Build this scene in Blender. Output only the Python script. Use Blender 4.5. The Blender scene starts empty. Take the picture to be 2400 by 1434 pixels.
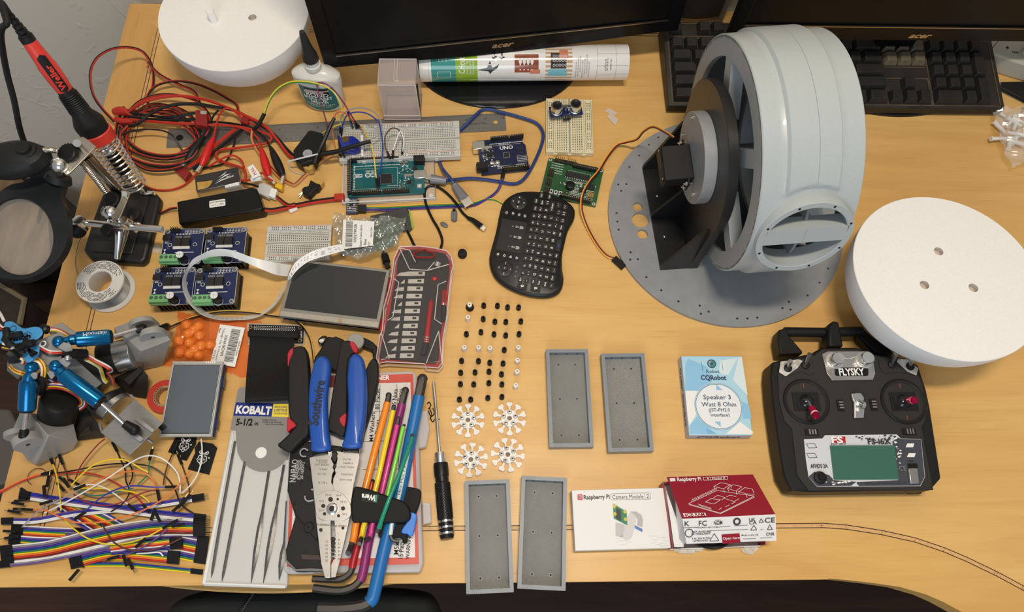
import bpy, bmesh, math, random
from math import sin, cos, pi, radians as R, atan2, hypot, sqrt
from mathutils import Vector as V, Matrix as X
from mathutils.geometry import tessellate_polygon
random.seed(7)
SC = bpy.context.scene
COL = SC.collection
# ---------------------------------------------------------------- camera
F_PX, PHI, RHO, CAMH, YAW = 1650.0, 1.1776666, 0.0677162, 0.8023439, -0.072
_r = V((1,0,0)); _f = V((0,cos(PHI),-sin(PHI))); _u = _r.cross(_f)
_r2 = _r*cos(RHO)+_u*sin(RHO); _u2 = _r2.cross(_f)
_Y = X.Rotation(YAW,3,'Z')
CR, CU, CF = _Y@_r2, _Y@_u2, _Y@_f
CAMP = V((0,0,CAMH))
cd = bpy.data.cameras.new('camera'); cam = bpy.data.objects.new('camera', cd); COL.objects.link(cam)
cd.sensor_width = 36; cd.lens = F_PX/2400*36; cd.clip_start = .02; cd.clip_end = 30
cam.matrix_world = X(((CR.x,CU.x,-CF.x,0),(CR.y,CU.y,-CF.y,0),(CR.z,CU.z,-CF.z,CAMH),(0,0,0,1)))
SC.camera = cam
# ---------------------------------------------------------------- light
SC.view_settings.view_transform = 'Standard'; SC.view_settings.look = 'None'
SC.view_settings.gamma = 1; SC.view_settings.use_curve_mapping = False
SC.view_settings.exposure = -0.14
w = bpy.data.worlds.new('room_air'); SC.world = w; w.use_nodes = True
w.node_tree.nodes['Background'].inputs[0].default_value = (0.86,0.88,0.92,1)
w.node_tree.nodes['Background'].inputs[1].default_value = 0.34
def area(name, loc, tgt, size, power, col, sy=None):
    l = bpy.data.lights.new(name,'AREA'); l.energy = power; l.color = col; l.size = size
    if sy: l.shape = 'RECTANGLE'; l.size_y = sy
    o = bpy.data.objects.new(name,l); COL.objects.link(o); o.location = loc
    o.rotation_euler = (V(tgt)-V(loc)).to_track_quat('-Z','Y').to_euler(); return o
area('ceiling_lamp', (0.12,0.20,1.75), (0.12,0.3,0), .42, 20, (1,.87,.70), .12)
area('cool_front_fill', (-.20,-1.12,.85), (0.15,0.35,0), .8, 10, (.78,.90,1))  # cool fill added in front of the desk; stands for no known window
# ---------------------------------------------------------------- pixels to points
def ray(px,py):
    return CR*((px-1200)/F_PX) - CU*((py-717)/F_PX) + CF
def U(px,py,z=0.0):
    d = ray(px,py); t = (z-CAMH)/d.z
    return V((d.x*t, d.y*t, z))
def UY(px,py,y):              # point of the pixel's ray on the upright plane Y = y
    d = ray(px,py); t = y/d.y
    return CAMP + d*t
# ---------------------------------------------------------------- materials
_M = {}
def mat(name, col, rough=.5, metal=0, alpha=1, trans=0, spec=.5, noise=0, nscale=200, bump=0, coat=0, ior=1.45, emit=0, sub=0, aniso=None):
    if name in _M: return _M[name]
    m = bpy.data.materials.new(name); _M[name] = m; m.use_nodes = True
    nt = m.node_tree; b = nt.nodes['Principled BSDF']
    if len(col)==3: col = (*col,1)
    b.inputs['Base Color'].default_value = col
    b.inputs['Roughness'].default_value = rough; b.inputs['Metallic'].default_value = metal
    b.inputs['Alpha'].default_value = alpha; b.inputs['Transmission Weight'].default_value = trans
    b.inputs['Specular IOR Level'].default_value = spec; b.inputs['Coat Weight'].default_value = coat
    b.inputs['IOR'].default_value = ior
    if emit: b.inputs['Emission Color'].default_value = col; b.inputs['Emission Strength'].default_value = emit
    if noise or bump:
        tc = nt.nodes.new('ShaderNodeTexCoord'); n = nt.nodes.new('ShaderNodeTexNoise')
        n.inputs['Scale'].default_value = nscale; n.inputs['Detail'].default_value = 4
        if aniso:
            mp = nt.nodes.new('ShaderNodeMapping'); mp.inputs['Scale'].default_value = aniso
            nt.links.new(tc.outputs['Object'],mp.inputs[0]); nt.links.new(mp.outputs[0],n.inputs[0])
        else: nt.links.new(tc.outputs['Object'],n.inputs[0])
        if noise:
            r = nt.nodes.new('ShaderNodeValToRGB')
            r.color_ramp.elements[0].position=.3; r.color_ramp.elements[1].position=.7
            r.color_ramp.elements[0].color = tuple(c*(1-noise) for c in col[:3])+(1,)
            r.color_ramp.elements[1].color = tuple(min(1,c*(1+noise)) for c in col[:3])+(1,)
            nt.links.new(n.outputs[0],r.inputs[0]); nt.links.new(r.outputs[0],b.inputs['Base Color'])
        if bump:
            bp = nt.nodes.new('ShaderNodeBump'); bp.inputs['Strength'].default_value = bump; bp.inputs['Distance'].default_value = .001
            nt.links.new(n.outputs[0],bp.inputs['Height']); nt.links.new(bp.outputs[0],b.inputs['Normal'])
    return m
def s2l(r,g,b):               # sRGB 0..255 to linear
    f = lambda c: (c/255/12.92) if c/255<=.04045 else ((c/255+.055)/1.055)**2.4
    return (f(r),f(g),f(b))
def wood(name, c1, c2, c3, along='X', rough=.35):
    m = bpy.data.materials.new(name); m.use_nodes = True; nt = m.node_tree; L = nt.links.new; N = nt.nodes.new
    b = nt.nodes['Principled BSDF']; b.inputs['Roughness'].default_value = rough; b.inputs['Specular IOR Level'].default_value=.35
    tc = N('ShaderNodeTexCoord'); mp = N('ShaderNodeMapping'); L(tc.outputs['Object'],mp.inputs[0])
    mp.inputs['Scale'].default_value = (1,9,1) if along=='X' else (9,1,1)
    n1 = N('ShaderNodeTexNoise'); n1.inputs['Scale'].default_value = 3.2; n1.inputs['Detail'].default_value = 7; n1.inputs['Roughness'].default_value=.62; n1.inputs['Distortion'].default_value = .8
    L(mp.outputs[0],n1.inputs[0])
    r1 = N('ShaderNodeValToRGB'); e = r1.color_ramp.elements; e[0].position=.28; e[1].position=.75; e[0].color=(*c1,1); e[1].color=(*c2,1)
    L(n1.outputs[0],r1.inputs[0])
    mp2 = N('ShaderNodeMapping'); L(tc.outputs['Object'],mp2.inputs[0]); mp2.inputs['Scale'].default_value = (1,28,1) if along=='X' else (28,1,1)
    n2 = N('ShaderNodeTexNoise'); n2.inputs['Scale'].default_value = 16; n2.inputs['Detail'].default_value=3; L(mp2.outputs[0],n2.inputs[0])
    r2 = N('ShaderNodeValToRGB'); e = r2.color_ramp.elements; e[0].position=.22; e[1].position=.40; e[0].color=(*c3,1); e[1].color=(1,1,1,1); L(n2.outputs[0],r2.inputs[0])
    mx = N('ShaderNodeMixRGB'); mx.blend_type='MULTIPLY'; mx.inputs[0].default_value=.38; L(r1.outputs[0],mx.inputs[1]); L(r2.outputs[0],mx.inputs[2])
    L(mx.outputs[0],b.inputs['Base Color'])
    bp = N('ShaderNodeBump'); bp.inputs['Strength'].default_value=.06; bp.inputs['Distance'].default_value=.0005; L(n2.outputs[0],bp.inputs['Height']); L(bp.outputs[0],b.inputs['Normal'])
    return m
# ---------------------------------------------------------------- mesh builder
def spline(pts, n=6):
    P = [V(p) for p in pts]
    if len(P)<3: return P
    out=[]
    for i in range(len(P)-1):
        p0 = P[i-1] if i else P[0]*2-P[1]; p1=P[i]; p2=P[i+1]; p3 = P[i+2] if i+2<len(P) else P[-1]*2-P[-2]
        for k in range(n):
            t=k/n; t2=t*t; t3=t2*t
            out.append(.5*((2*p1)+(p2-p0)*t+(2*p0-5*p1+4*p2-p3)*t2+(3*p1-p0-3*p2+p3)*t3))
    out.append(P[-1]); return out
def rrect(w,h,r,n=4,cx=0,cy=0):
    o=[]
    for sx,sy,a in ((1,1,0),(-1,1,90),(-1,-1,180),(1,-1,270)):
        for k in range(n+1):
            t=R(a+90*k/n); o.append((cx+sx*(w/2-r)+r*cos(t), cy+sy*(h/2-r)+r*sin(t)))
    return o
def circ(r,n=24,cx=0,cy=0,a0=0): return [(cx+r*cos(a0+2*pi*k/n),cy+r*sin(a0+2*pi*k/n)) for k in range(n)]
_T={}
def glyphs(s,bold=0.0,res=2,shear=0):
    k=(s,bold,shear)
    if k not in _T:
        cu=bpy.data.curves.new('t','FONT'); cu.body=s; cu.size=1; cu.resolution_u=res; cu.offset=bold; cu.fill_mode='FRONT'; cu.shear=shear
        o=bpy.data.objects.new('t',cu); me=o.to_mesh()
        vs=[(p.co.x,p.co.y) for p in me.vertices]; fs=[tuple(p.vertices) for p in me.polygons]
        o.to_mesh_clear(); bpy.data.objects.remove(o); bpy.data.curves.remove(cu)
        if vs:
            x0=min(a for a,b in vs); x1=max(a for a,b in vs); y0=min(b for a,b in vs); y1=max(b for a,b in vs)
        else: x0=x1=y0=y1=0
        _T[k]=(vs,fs,x0,x1,y0,y1)
    return _T[k]
class MB:
    def __init__(s, T=None, world=False):
        s.v=[]; s.f=[]; s.m=[]; s.mats=[]; s.sm=[]; s.T=T; s.world=world; s.M=None
    def mi(s,m):
        if m not in s.mats: s.mats.append(m)
        return s.mats.index(m)
    def add(s,vs,fs,m,smooth=True,M=None):
        b=len(s.v); i=s.mi(m)
        for v in vs:
            v=V(v)
            if M is not None: v=M@v
            if s.M is not None: v=s.M@v
            s.v.append(v)
        for f in fs: s.f.append([b+k for k in f]); s.m.append(i); s.sm.append(smooth)
        return s
    def box(s,c,d,m,rz=0,M=None,tap=1):
        x,y,z=d[0]/2,d[1]/2,d[2]/2
        vs=[(-x,-y,-z),(x,-y,-z),(x,y,-z),(-x,y,-z),(-x*tap,-y*tap,z),(x*tap,-y*tap,z),(x*tap,y*tap,z),(-x*tap,y*tap,z)]
        L=X.Translation(c)@X.Rotation(rz,4,'Z')
        if M is not None: L=M@L
        return s.add(vs,[(3,2,1,0),(4,5,6,7),(0,1,5,4),(1,2,6,5),(2,3,7,6),(3,0,4,7)],m,False,L)
    def prism(s,poly,z0,z1,m,holes=(),M=None,smooth=False,top=None,inset=0):
        loops=[list(poly)]+[list(h) for h in holes]
        allp=[p for l in loops for p in l]; n=len(allp)
        ar=sum(loops[0][i-1][0]*loops[0][i][1]-loops[0][i][0]*loops[0][i-1][1] for i in range(len(loops[0])))
        ccw = ar>0
        vs=[(p[0],p[1],z0) for p in allp]+[(p[0],p[1],z1) for p in allp]
        fs=[]; side=[]; b=0
        for li,l in enumerate(loops):
            k=len(l)
            la=sum(l[i-1][0]*l[i][1]-l[i][0]*l[i-1][1] for i in range(k))
            flip=(la>0)!=(li==0)
            for i in range(k):
                a,c=b+i,b+(i+1)%k
                q=(a,c,c+n,a+n)
                side.append(q[::-1] if flip else q)
            b+=k
        if holes:
            tr=tessellate_polygon([[V((p[0],p[1],0)) for p in l] for l in loops])
            caps=[]
            for t in tr:
                a,b2,c=[allp[i] for i in t]
                o=(b2[0]-a[0])*(c[1]-a[1])-(c[0]-a[0])*(b2[1]-a[1])
                if abs(o)<1e-14: continue
                t=tuple(t) if o>0 else tuple(t)[::-1]
                caps.append(t)
            bot=[c[::-1] for c in caps]; topf=[tuple(i+n for i in c) for c in caps]
        else:
            c=tuple(range(n)); c=c if ccw else c[::-1]
            bot=[c[::-1]]; topf=[tuple(i+n for i in c)]
        s.add(vs,side,m,smooth,M); b=len(s.v)-2*n
        ib=s.mi(m); it=s.mi(top or m)
        for f in bot: s.f.append([b+k for k in f]); s.m.append(ib); s.sm.append(False)
        for f in topf: s.f.append([b+k for k in f]); s.m.append(it); s.sm.append(False)
        return s
    def flat(s,poly,z,m,M=None):
        k=len(poly); ar=sum(poly[i-1][0]*poly[i][1]-poly[i][0]*poly[i-1][1] for i in range(k))
        if ar<0: poly=list(poly)[::-1]
        vs=[(p[0],p[1],z) for p in poly]
        if k>4:
            fs=[]
            for t in tessellate_polygon([[V((p[0],p[1],0)) for p in poly]]):
                a,b,c=[poly[i] for i in t]; o=(b[0]-a[0])*(c[1]-a[1])-(c[0]-a[0])*(b[1]-a[1])
                if abs(o)>1e-14: fs.append(tuple(t) if o>0 else tuple(t)[::-1])
        else: fs=[tuple(range(k))]
        return s.add(vs,fs,m,False,M)
    def line(s,a,b,w,z,m,M=None):
        a=V(a[:2]);b=V(b[:2]);d=(b-a)
        if d.length<1e-9: return s
        d.normalize(); n=V((-d.y,d.x))*w/2
        return s.flat([tuple(a-n),tuple(b-n),tuple(b+n),tuple(a+n)],z,m,M)
    def pline(s,pts,w,z,m,close=False,M=None):
        P=list(pts)+([pts[0]] if close else [])
        for a,b in zip(P,P[1:]): s.line(a,b,w,z,m,M)
        return s
    def ring(s,c,r,w,z,m,n=20,M=None):
        vs=[(c[0]+(r+k*w/2)*cos(2*pi*i/n),c[1]+(r+k*w/2)*sin(2*pi*i/n),z) for k in (-1,1) for i in range(n)]
        return s.add(vs,[(i,i+n,(i+1)%n+n,(i+1)%n) for i in range(n)],m,False,M)
    def lathe(s,prof,m,c=(0,0,0),n=20,M=None,capa=True,smooth=True,mats=None):
        vs=[];k=len(prof)
        for (r,z) in prof:
            for i in range(n): a=2*pi*i/n; vs.append((r*cos(a),r*sin(a),z))
        L=X.Translation(c)
        if M is not None: L=M@L
        b0=len(s.v)
        fs=[(j*n+i,j*n+(i+1)%n,(j+1)*n+(i+1)%n,(j+1)*n+i) for j in range(k-1) for i in range(n)]
        if prof[0][0]>1e-7 and capa: fs.append(tuple(range(n))[::-1])
        if prof[-1][0]>1e-7 and capa: fs.append(tuple((k-1)*n+i for i in range(n)))
        s.add(vs,fs,m,smooth,L)
        if mats:
            nf=len(fs); base=len(s.f)-nf
            for j,mm in mats.items():
                if j>=k-1: continue
                ii=s.mi(mm)
                for i in range(n): s.m[base+j*n+i]=ii
        return s
    def cyl(s,a,b,r,m,r1=None,n=14,caps=True,M=None,smooth=True):
        a=V(a);b=V(b);d=b-a;q=d.to_track_quat('Z','Y').to_matrix().to_4x4()
        L=X.Translation(a)@q
        if M is not None: L=M@L
        return s.lathe([(r,0),(r if r1 is None else r1,d.length)],m,n=n,M=L,capa=caps,smooth=smooth)
    def sph(s,c,r,m,n=14,k=8,sc=(1,1,1),M=None):
        pr=[(r*sin(pi*j/k)+1e-9,-r*cos(pi*j/k)) for j in range(k+1)]
        L=X.Translation(c)@X.Diagonal((*sc,1))
        if M is not None: L=M@L
        return s.lathe(pr,m,n=n,M=L,capa=False)
    def tube(s,pts,r,m,n=8,sp=5,caps=True,M=None,rad=None):
        P=spline(pts,sp) if sp else [V(p) for p in pts]
        k=len(P)
        if k<2: return s
        t0=(P[1]-P[0]).normalized(); up=V((0,0,1)) if abs(t0.z)<.9 else V((1,0,0))
        nx=t0.cross(up).normalized(); vs=[]
        for i in range(k):
            t=(P[min(i+1,k-1)]-P[max(i-1,0)])
            if t.length<1e-9: t=t0
            t=t.normalized(); nx=(nx-t*nx.dot(t))
            if nx.length<1e-6: nx=t.cross(V((1,0,0)))
            nx.normalize(); ny=t.cross(nx)
            rr=rad(i/(k-1)) if rad else r
            for j in range(n):
                a=2*pi*j/n; vs.append(P[i]+(nx*cos(a)+ny*sin(a))*rr)
        fs=[(i*n+j,i*n+(j+1)%n,(i+1)*n+(j+1)%n,(i+1)*n+j) for i in range(k-1) for j in range(n)]
        if caps: fs+= [tuple(range(n))[::-1], tuple((k-1)*n+j for j in range(n))]
        return s.add(vs,fs,m,True,M)
    def band(s,pts,wdir,th,m,sp=5,M=None,m2=None):        # flat strip along pts, wdir(i01)->half width vector, thickness th
        P=spline(pts,sp) if sp else [V(p) for p in pts]; k=len(P); vs=[]
        for i in range(k):
            t=(P[min(i+1,k-1)]-P[max(i-1,0)]).normalized(); wv=V(wdir(i/(k-1)) if callable(wdir) else wdir)
            nn=t.cross(wv).normalized()*th/2
            p=P[i]; vs+= [p-wv-nn,p+wv-nn,p+wv+nn,p-wv+nn]
        fs=[]; 
        for i in range(k-1):
            a=i*4;b=a+4
            for j in range(4): fs.append((a+j,a+(j+1)%4,b+(j+1)%4,b+j))
        fs+=[(3,2,1,0),((k-1)*4,(k-1)*4+1,(k-1)*4+2,(k-1)*4+3)]
        return s.add(vs,fs,m,True,M)
    def text(s,t,c,h,m,ang=0,bold=.012,align='C',z=0,M=None,wid=None,shear=0):
        vs,fs,x0,x1,y0,y1=glyphs(t,bold,2,shear)
        if not vs: return s
        capH=.69; k=h/capH; kx=k
        if wid: kx=wid/max(x1-x0,1e-6)
        ox={'C':-(x0+x1)/2,'L':-x0,'R':-x1}[align]; oy=-capH/2
        L=X.Translation((c[0],c[1],z))@X.Rotation(ang,4,'Z')
        if M is not None: L=M@L
        return s.add([((a+ox)*kx,(b+oy)*k,0) for a,b in vs],fs,m,False,L)
    def build(s,name,parent=None,bevel=0,seg=2,ang=35,label=None,kind=None,sub=0,wt=False):
        me=bpy.data.meshes.new(name)
        Mi=None
        T=parent if parent is not None else s.T
        if s.world and T is not None: Mi=MW[T.name].inverted()
        vs=[tuple(Mi@v) if Mi is not None else tuple(v) for v in s.v]
        me.from_pydata(vs,[],s.f)
        for m in s.mats: me.materials.append(m)
        me.polygons.foreach_set('material_index',s.m); me.polygons.foreach_set('use_smooth',s.sm)
        me.update(); me.set_sharp_from_angle(angle=R(ang))
        o=bpy.data.objects.new(name,me); COL.objects.link(o)
        if T is not None: o.parent=T; MW[o.name]=MW[T.name]
        else: MW[o.name]=X.Identity(4)
        if bevel:
            b=o.modifiers.new('b','BEVEL'); b.width=bevel; b.segments=seg; b.limit_method='ANGLE'; b.angle_limit=R(40); b.use_clamp_overlap=True
        if sub:
            b=o.modifiers.new('s','SUBSURF'); b.levels=sub; b.render_levels=sub
        if label: o['label']=label
        if kind: o['kind']=kind
        return o
MW={}
def thing(name,label,cat,loc=(0,0,0),rz=0,group=None,M=None):
    o=bpy.data.objects.new(name,None); COL.objects.link(o); o.empty_display_size=.01
    m = M if M is not None else X.Translation(loc)@X.Rotation(rz,4,'Z')
    o.matrix_world=m; MW[o.name]=m
    o['label']=label; o['category']=cat
    if group: o['group']=group
    return o
def tag(o,label,cat,group=None):
    o['label']=label; o['category']=cat
    if group: o['group']=group
    return o
def struct(o): o['kind']='structure'; return o
def dup(root,loc,rz,label,M=None):
    r=root.copy(); COL.objects.link(r); m=M if M is not None else X.Translation(loc)@X.Rotation(rz,4,'Z'); r.matrix_world=m
    MW[r.name]=m; r['label']=label
    for ch in list(root.children):
        c=ch.copy(); COL.objects.link(c); c.parent=r
        for g in ch.children: d=g.copy(); COL.objects.link(d); d.parent=c
    return r
def r4(TL,TR,BR,BL,z):        # a rectangle's four corner pixels at height z -> centre, turn, width, length
    a,b,c,d=[U(*p,z) for p in (TL,TR,BR,BL)]
    ce=(a+b+c+d)/4; ex=((b-a)+(c-d))/2; ey=((a-d)+(b-c))/2
    rz=atan2(ex.y,ex.x); rz2=atan2(ey.y,ey.x)-pi/2
    if abs(rz-rz2)<1: rz=(rz+rz2)/2
    return ce,rz,ex.length,ey.length
def cylM(a,b):                # frame with Z along a->b
    a=V(a);b=V(b); return X.Translation(a)@(b-a).to_track_quat('Z','Y').to_matrix().to_4x4()
BLK=mat('black_plastic',(.009,.009,.010),.42,spec=.3); DBL=mat('black_rubber',(.014,.014,.015),.7,spec=.3); GLB=mat('gloss_black',(.008,.008,.009),.12)
WHT=mat('white_print',(.82,.82,.80),.55); CHR=mat('chrome',(.86,.85,.82),.22,1); STL=mat('steel',(.50,.49,.47),.32,1)
GLD=mat("gold_metal",(.75,.52,.2),.3,1); RED=mat("red_plastic",(.52,.03,.025),.4)
def clear(name,col=(.9,.9,.92),alpha=.25,rough=.15):
    return mat(name,col,rough,0,alpha)
# ================================================================ the room and the desk
WD=wood('maple_top',s2l(211,164,98),s2l(230,190,120),(.62,.45,.28),'X')
WDY=wood('maple_border_side',s2l(200,152,88),s2l(218,174,108),(.6,.45,.3),'Y')
WDX=wood('maple_border_front',s2l(205,157,88),s2l(224,182,112),(.6,.45,.3),'X')
WDD=mat('inlay_dark',(.05,.018,.01),.5); WDL=mat('inlay_light',s2l(216,170,112),.45,noise=.12,nscale=300)
EX0=U(305,8.4); LX=EX0.x; BY=EX0.y
LX=(U(305,8.4).x+U(122,710).x+U(0,1179).x)/3
IX=(U(368,89).x+U(220,720).x+U(136,1075).x)/3      # inlay x on the left
IYf=(U(1080,1239).y+U(1830,1231).y)/2; IYb=U(550,70).y
FY=(U(200,1376).y+U(1500,1361).y+U(1900,1357).y)/3
TH=.026
arc_o=[U(*p) for p in ((1941,1355),(1983,1359),(2046,1366),(2108,1375),(2171,1393),(2212,1411),(2254,1434),(2300,1463),(2345,1497))]
arc_i=[U(*p) for p in ((1925,1231),(1983,1235),(2067,1248),(2144,1265),(2212,1288),(2264,1310),(2337,1345),(2400,1379),(2460,1417))]
dx=.6
for arc in (arc_o,arc_i):
    a,b=arc[-2],arc[-1]; d=(b-a).normalized()
    arc.append(b+d*.25)
xo=arc_o[0].x; 
desk=thing('desk','light maple veneered desk with dark inlay line under all the electronics','desk',((LX+.4),FY+.3,-.74))
RX=1.35
def slab(name,poly,m,**k):
    b=MB(desk,True); b.prism([(p[0],p[1]) for p in poly],-TH,0,m); return b.build(name,bevel=k.get('bevel',0))
inner=[(IX,IYb),(IX,IYf),(arc_i[0].x,IYf)]+[(p.x,p.y) for p in arc_i]+[(RX,arc_i[-1].y),(RX,IYb)]
slab('desktop_panel',inner,WD)
slab('side_border',[(LX,BY),(LX,FY),(IX,IYf),(IX,IYb)],WDY)
slab('back_border',[(LX,BY),(IX,IYb),(RX,IYb),(RX,BY)],WDX)
slab('front_border',[(LX,FY),(arc_o[0].x,FY),(arc_i[0].x,IYf),(IX,IYf)],WDX)
curv=[(arc_i[0].x,IYf)]+[(p.x,p.y) for p in arc_i]+[(p.x,p.y) for p in reversed(arc_o)]
WDC=wood('maple_curved_border',s2l(206,158,90),s2l(222,180,108),(.75,.6,.42),'X')
slab('curved_border',curv,WDC)
b=MB(desk,True)
def inl(pts,w=.0046):
    for i,(p,q) in enumerate(zip(pts,pts[1:])):
        p=V(p[:2]);q=V(q[:2]);d=(q-p).normalized();n=V((-d.y,d.x))
        for mm,o,ww in ((WDL,0,w),(WDD,w/2,.0009),(WDD,-w/2,.0009)):
            b.line(p+n*o,q+n*o,ww,.00012 if mm is WDL else .00018,mm)
        L=(q-p).length; k=0
        while k<L:
            b.line(p+d*k-n*w*.4,p+d*k+n*w*.4,.0007,.00016,mat('inlay_mid',s2l(172,120,74),.5)) if random.random()<.5 else None
            k+=.012+random.random()*.02
inl([(IX,IYb),(IX,IYf)]); inl([(IX,IYb),(RX,IYb)]); inl([(IX,IYf),(arc_i[0].x,IYf)]); inl([(arc_i[0].x,IYf)]+[tuple(p) for p in arc_i])
b.build('inlay_strip')
# pull-out tray under the front edge, with curved lip
b=MB(desk,True); tz=-.05
cx0,cx1=U(330,1384,tz).x,U(960,1376,tz).x; mx=(cx0+cx1)/2; yy=FY
pl=[(cx0,yy+.25),(cx1,yy+.25),(cx1,yy+.004)]+[(cx1+(cx0-cx1)*t,yy+.004-.012*sin(pi*t)**.8) for t in [i/24 for i in range(1,24)]]+[(cx0,yy+.004)]
b.prism(pl,tz-.018,tz,WDX); b.build('keyboard_tray',bevel=.002)
# carcass below the desktop at the left
DW=mat('carcass_wood',s2l(170,130,76),.5,noise=.12,nscale=30); DK=mat('dark_laminate',s2l(58,40,34),.5)
b=MB(desk,True)
b.box(((LX+.03+cx0-.02)/2,FY+.2,-.09),(cx0-.02-LX-.03,.36,TH*4.6),DW); b.build('apron')
b=MB(desk,True); b.box((LX+.15,FY+.23,-.45),(.2,.34,.58),DK); b.build('pedestal',bevel=.003)
for x,y in ((RX-.1,BY-.08),(RX-.1,FY-.1)): b=MB(desk,True); b.box((x,y,-.38),(.06,.06,.70),DW); b.build('leg')
# wall and floor
WL=bpy.data.materials.new('textured_plaster'); WL.use_nodes=True; nt=WL.node_tree; P=nt.nodes['Principled BSDF']
P.inputs['Base Color'].default_value=(*s2l(226,217,202),1); P.inputs['Roughness'].default_value=.62
tc=nt.nodes.new('ShaderNodeTexCoord'); n=nt.nodes.new('ShaderNodeTexNoise'); n.inputs['Scale'].default_value=22; n.inputs['Detail'].default_value=8; n.inputs['Distortion'].default_value=1.1
mg=nt.nodes.new('ShaderNodeValToRGB'); mg.color_ramp.elements[0].position=.56; mg.color_ramp.elements[1].position=.68
bp=nt.nodes.new('ShaderNodeBump'); bp.inputs['Strength'].default_value=.28; bp.inputs['Distance'].default_value=.003
nt.links.new(tc.outputs['Object'],n.inputs[0]); nt.links.new(n.outputs[0],mg.inputs[0]); nt.links.new(mg.outputs[0],bp.inputs['Height']); nt.links.new(bp.outputs[0],P.inputs['Normal'])
b=MB(); b.box((.2,BY+.03+.05,.5),(3.4,.1,2.6),WL); struct(b.build('wall_back'))
FL=wood('dark_floor_boards',s2l(52,34,26),s2l(78,52,38),(.3,.2,.15),'X',.5)
FZ=-.745
b=MB(); b.box((.2,0,FZ-.02),(3.4,3.2,.04),FL); struct(b.build('floor'))
DKC=mat('dark_baseboard',s2l(60,44,34),.5)
b=MB(); b.box((.2,BY+.022,FZ+.05),(3.4,.016,.10),DKC); struct(b.build('baseboard_back'))
# clutter standing on the floor left of the desk
def flo(name,label,cat,px,z0,z1,m,bev=.004,rot=None):
    c=[U(*p,z1) for p in px]; ce=sum(c,V())/len(c); t=thing(name,label,cat,(ce.x,ce.y,z0))
    b=MB(t,True); b.prism([(p.x,p.y) for p in c],z0,z1,m); b.build('body',bevel=bev); return t,ce
def VZ(foot,px):              # height at which the upright line over `foot` meets pixel px
    d=ray(*px); h=V((d.x,d.y)); t=h.dot(V((foot[0],foot[1])))/h.dot(h); return CAMH+d.z*t
def mapadd(mb,t,h,m,fn,ang=0,bold=.012,wid=None,c=(0,0)):
    vs,fs,x0,x1,y0,y1=glyphs(t,bold)
    k=h/.69; kx=(wid/(x1-x0)) if wid else k; o=[]
    for a,b in vs:
        x=(a-(x0+x1)/2)*kx; y=(b-.345)*k
        o.append(fn(c[0]+x*cos(ang)-y*sin(ang),c[1]+x*sin(ang)+y*cos(ang)))
    mb.add(o,fs,m,False)
# ================================================================ white hemispheres
DOM=mat('white_matte_plastic',(.87,.865,.85),.6,noise=.03,nscale=600,bump=.08)
HOL=mat('hole_shade',(.62,.55,.50),.8)
def dome(name,label,c,R_,z,tilt,holes,peg=None):
    t=thing(name,label,'hemisphere',M=X.Translation((c[0],c[1],z))@tilt.to_4x4())
    b=MB(t); n=96; pr=[]
    for i in range(25):
        a=pi/2*i/24; pr.append((max(R_*sin(a),1e-6),-z*.995*cos(a)+.0))
    pr.append((R_-.0006,.0008))
    b.lathe(pr,DOM,n=n,capa=False)
    top=circ(R_-.0006,n); hh=[circ(.0053,20,x,y)[::-1] for x,y in holes]
    loops=[[V((p[0],p[1],0)) for p in top]]+[[V((p[0],p[1],0)) for p in h] for h in hh]
    flat=[p for l in loops for p in l]; fs=[]
    for q in tessellate_polygon(loops):
        A,B,C_=[flat[i] for i in q]; o=(B.x-A.x)*(C_.y-A.y)-(C_.x-A.x)*(B.y-A.y)
        if abs(o)>1e-13: fs.append(tuple(q) if o>0 else tuple(q)[::-1])
    b.add([(p.x,p.y,.0008) for p in flat],fs,DOM,False)
    for x,y in holes:
        b.lathe([(.0053,.0008),(.0053,-.006),(1e-6,-.006)][::-1],HOL,c=(x,y,0),n=20,capa=False)
    b.build('shell')
    if peg:
        b=MB(t); b.lathe([(.0052,0),(.0052,.017),(.0044,.0182),(.0,.0182)],DOM,c=(*peg,.0006),n=18); b.build('peg')
    return t
def loc2(c,z,px):             # local xy on a horizontal top
    p=U(*px,z); return (p.x-c[0],p.y-c[1])
cL=(-.339,.711); zL=.088
dome('hemisphere','white plastic half sphere, flat side up, at the back beside the glue bottle',cL,.097,zL,X.Identity(3),[loc2(cL,zL,(592,42))],loc2(cL,zL,(503,50)))
cR=(.510,.330); zR=.098
dome('hemisphere','white plastic half sphere with three holes in its flat top, right of the wheel',cR,.1045,zR,X.Rotation(R(-3.2),3,'X'),[loc2(cR,zR,p) for p in ((2201,588),(2165,669),(2279,676))])
# ================================================================ robot wheel on its round base
GRY=mat('grey_print',s2l(140,143,146),.42,noise=.06,nscale=60,bump=.12)
GRYD=mat('grey_print_dark',s2l(124,127,130),.45,noise=.05,nscale=60)
PBL=mat('pale_grey_print',s2l(172,180,182),.36,noise=.02,nscale=400,bump=.05,coat=.15)
PBL2=mat('groove_grey',s2l(150,152,150),.5)
BKP=mat('black_print',(.013,.013,.014),.33,noise=.2,nscale=500)
cen=V((.2550,.4582,.1380)); tt,kk=R(4),R(2)
wa=V((cos(tt)*cos(kk),sin(tt)*cos(kk),sin(kk))); wb=V((-sin(tt),cos(tt),0)); wc=wa.cross(wb)
def m4(a,b,c,o): return X(((a.x,b.x,c.x,o.x),(a.y,b.y,c.y,o.y),(a.z,b.z,c.z,o.z),(0,0,0,1)))
Wm=m4(wa,wb,wc,cen); Wp=m4(wb,wc,wa,cen)
wt=thing('robot_wheel_assembly','big pale grey robot wheel on a black bracket and a round grey base plate','robot wheel',(.3038,.4562,0))
DR=.1533; dc=V((.3038,.4562))
def dl(px): p=U(*px,.005); return (p.x,p.y)
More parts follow.
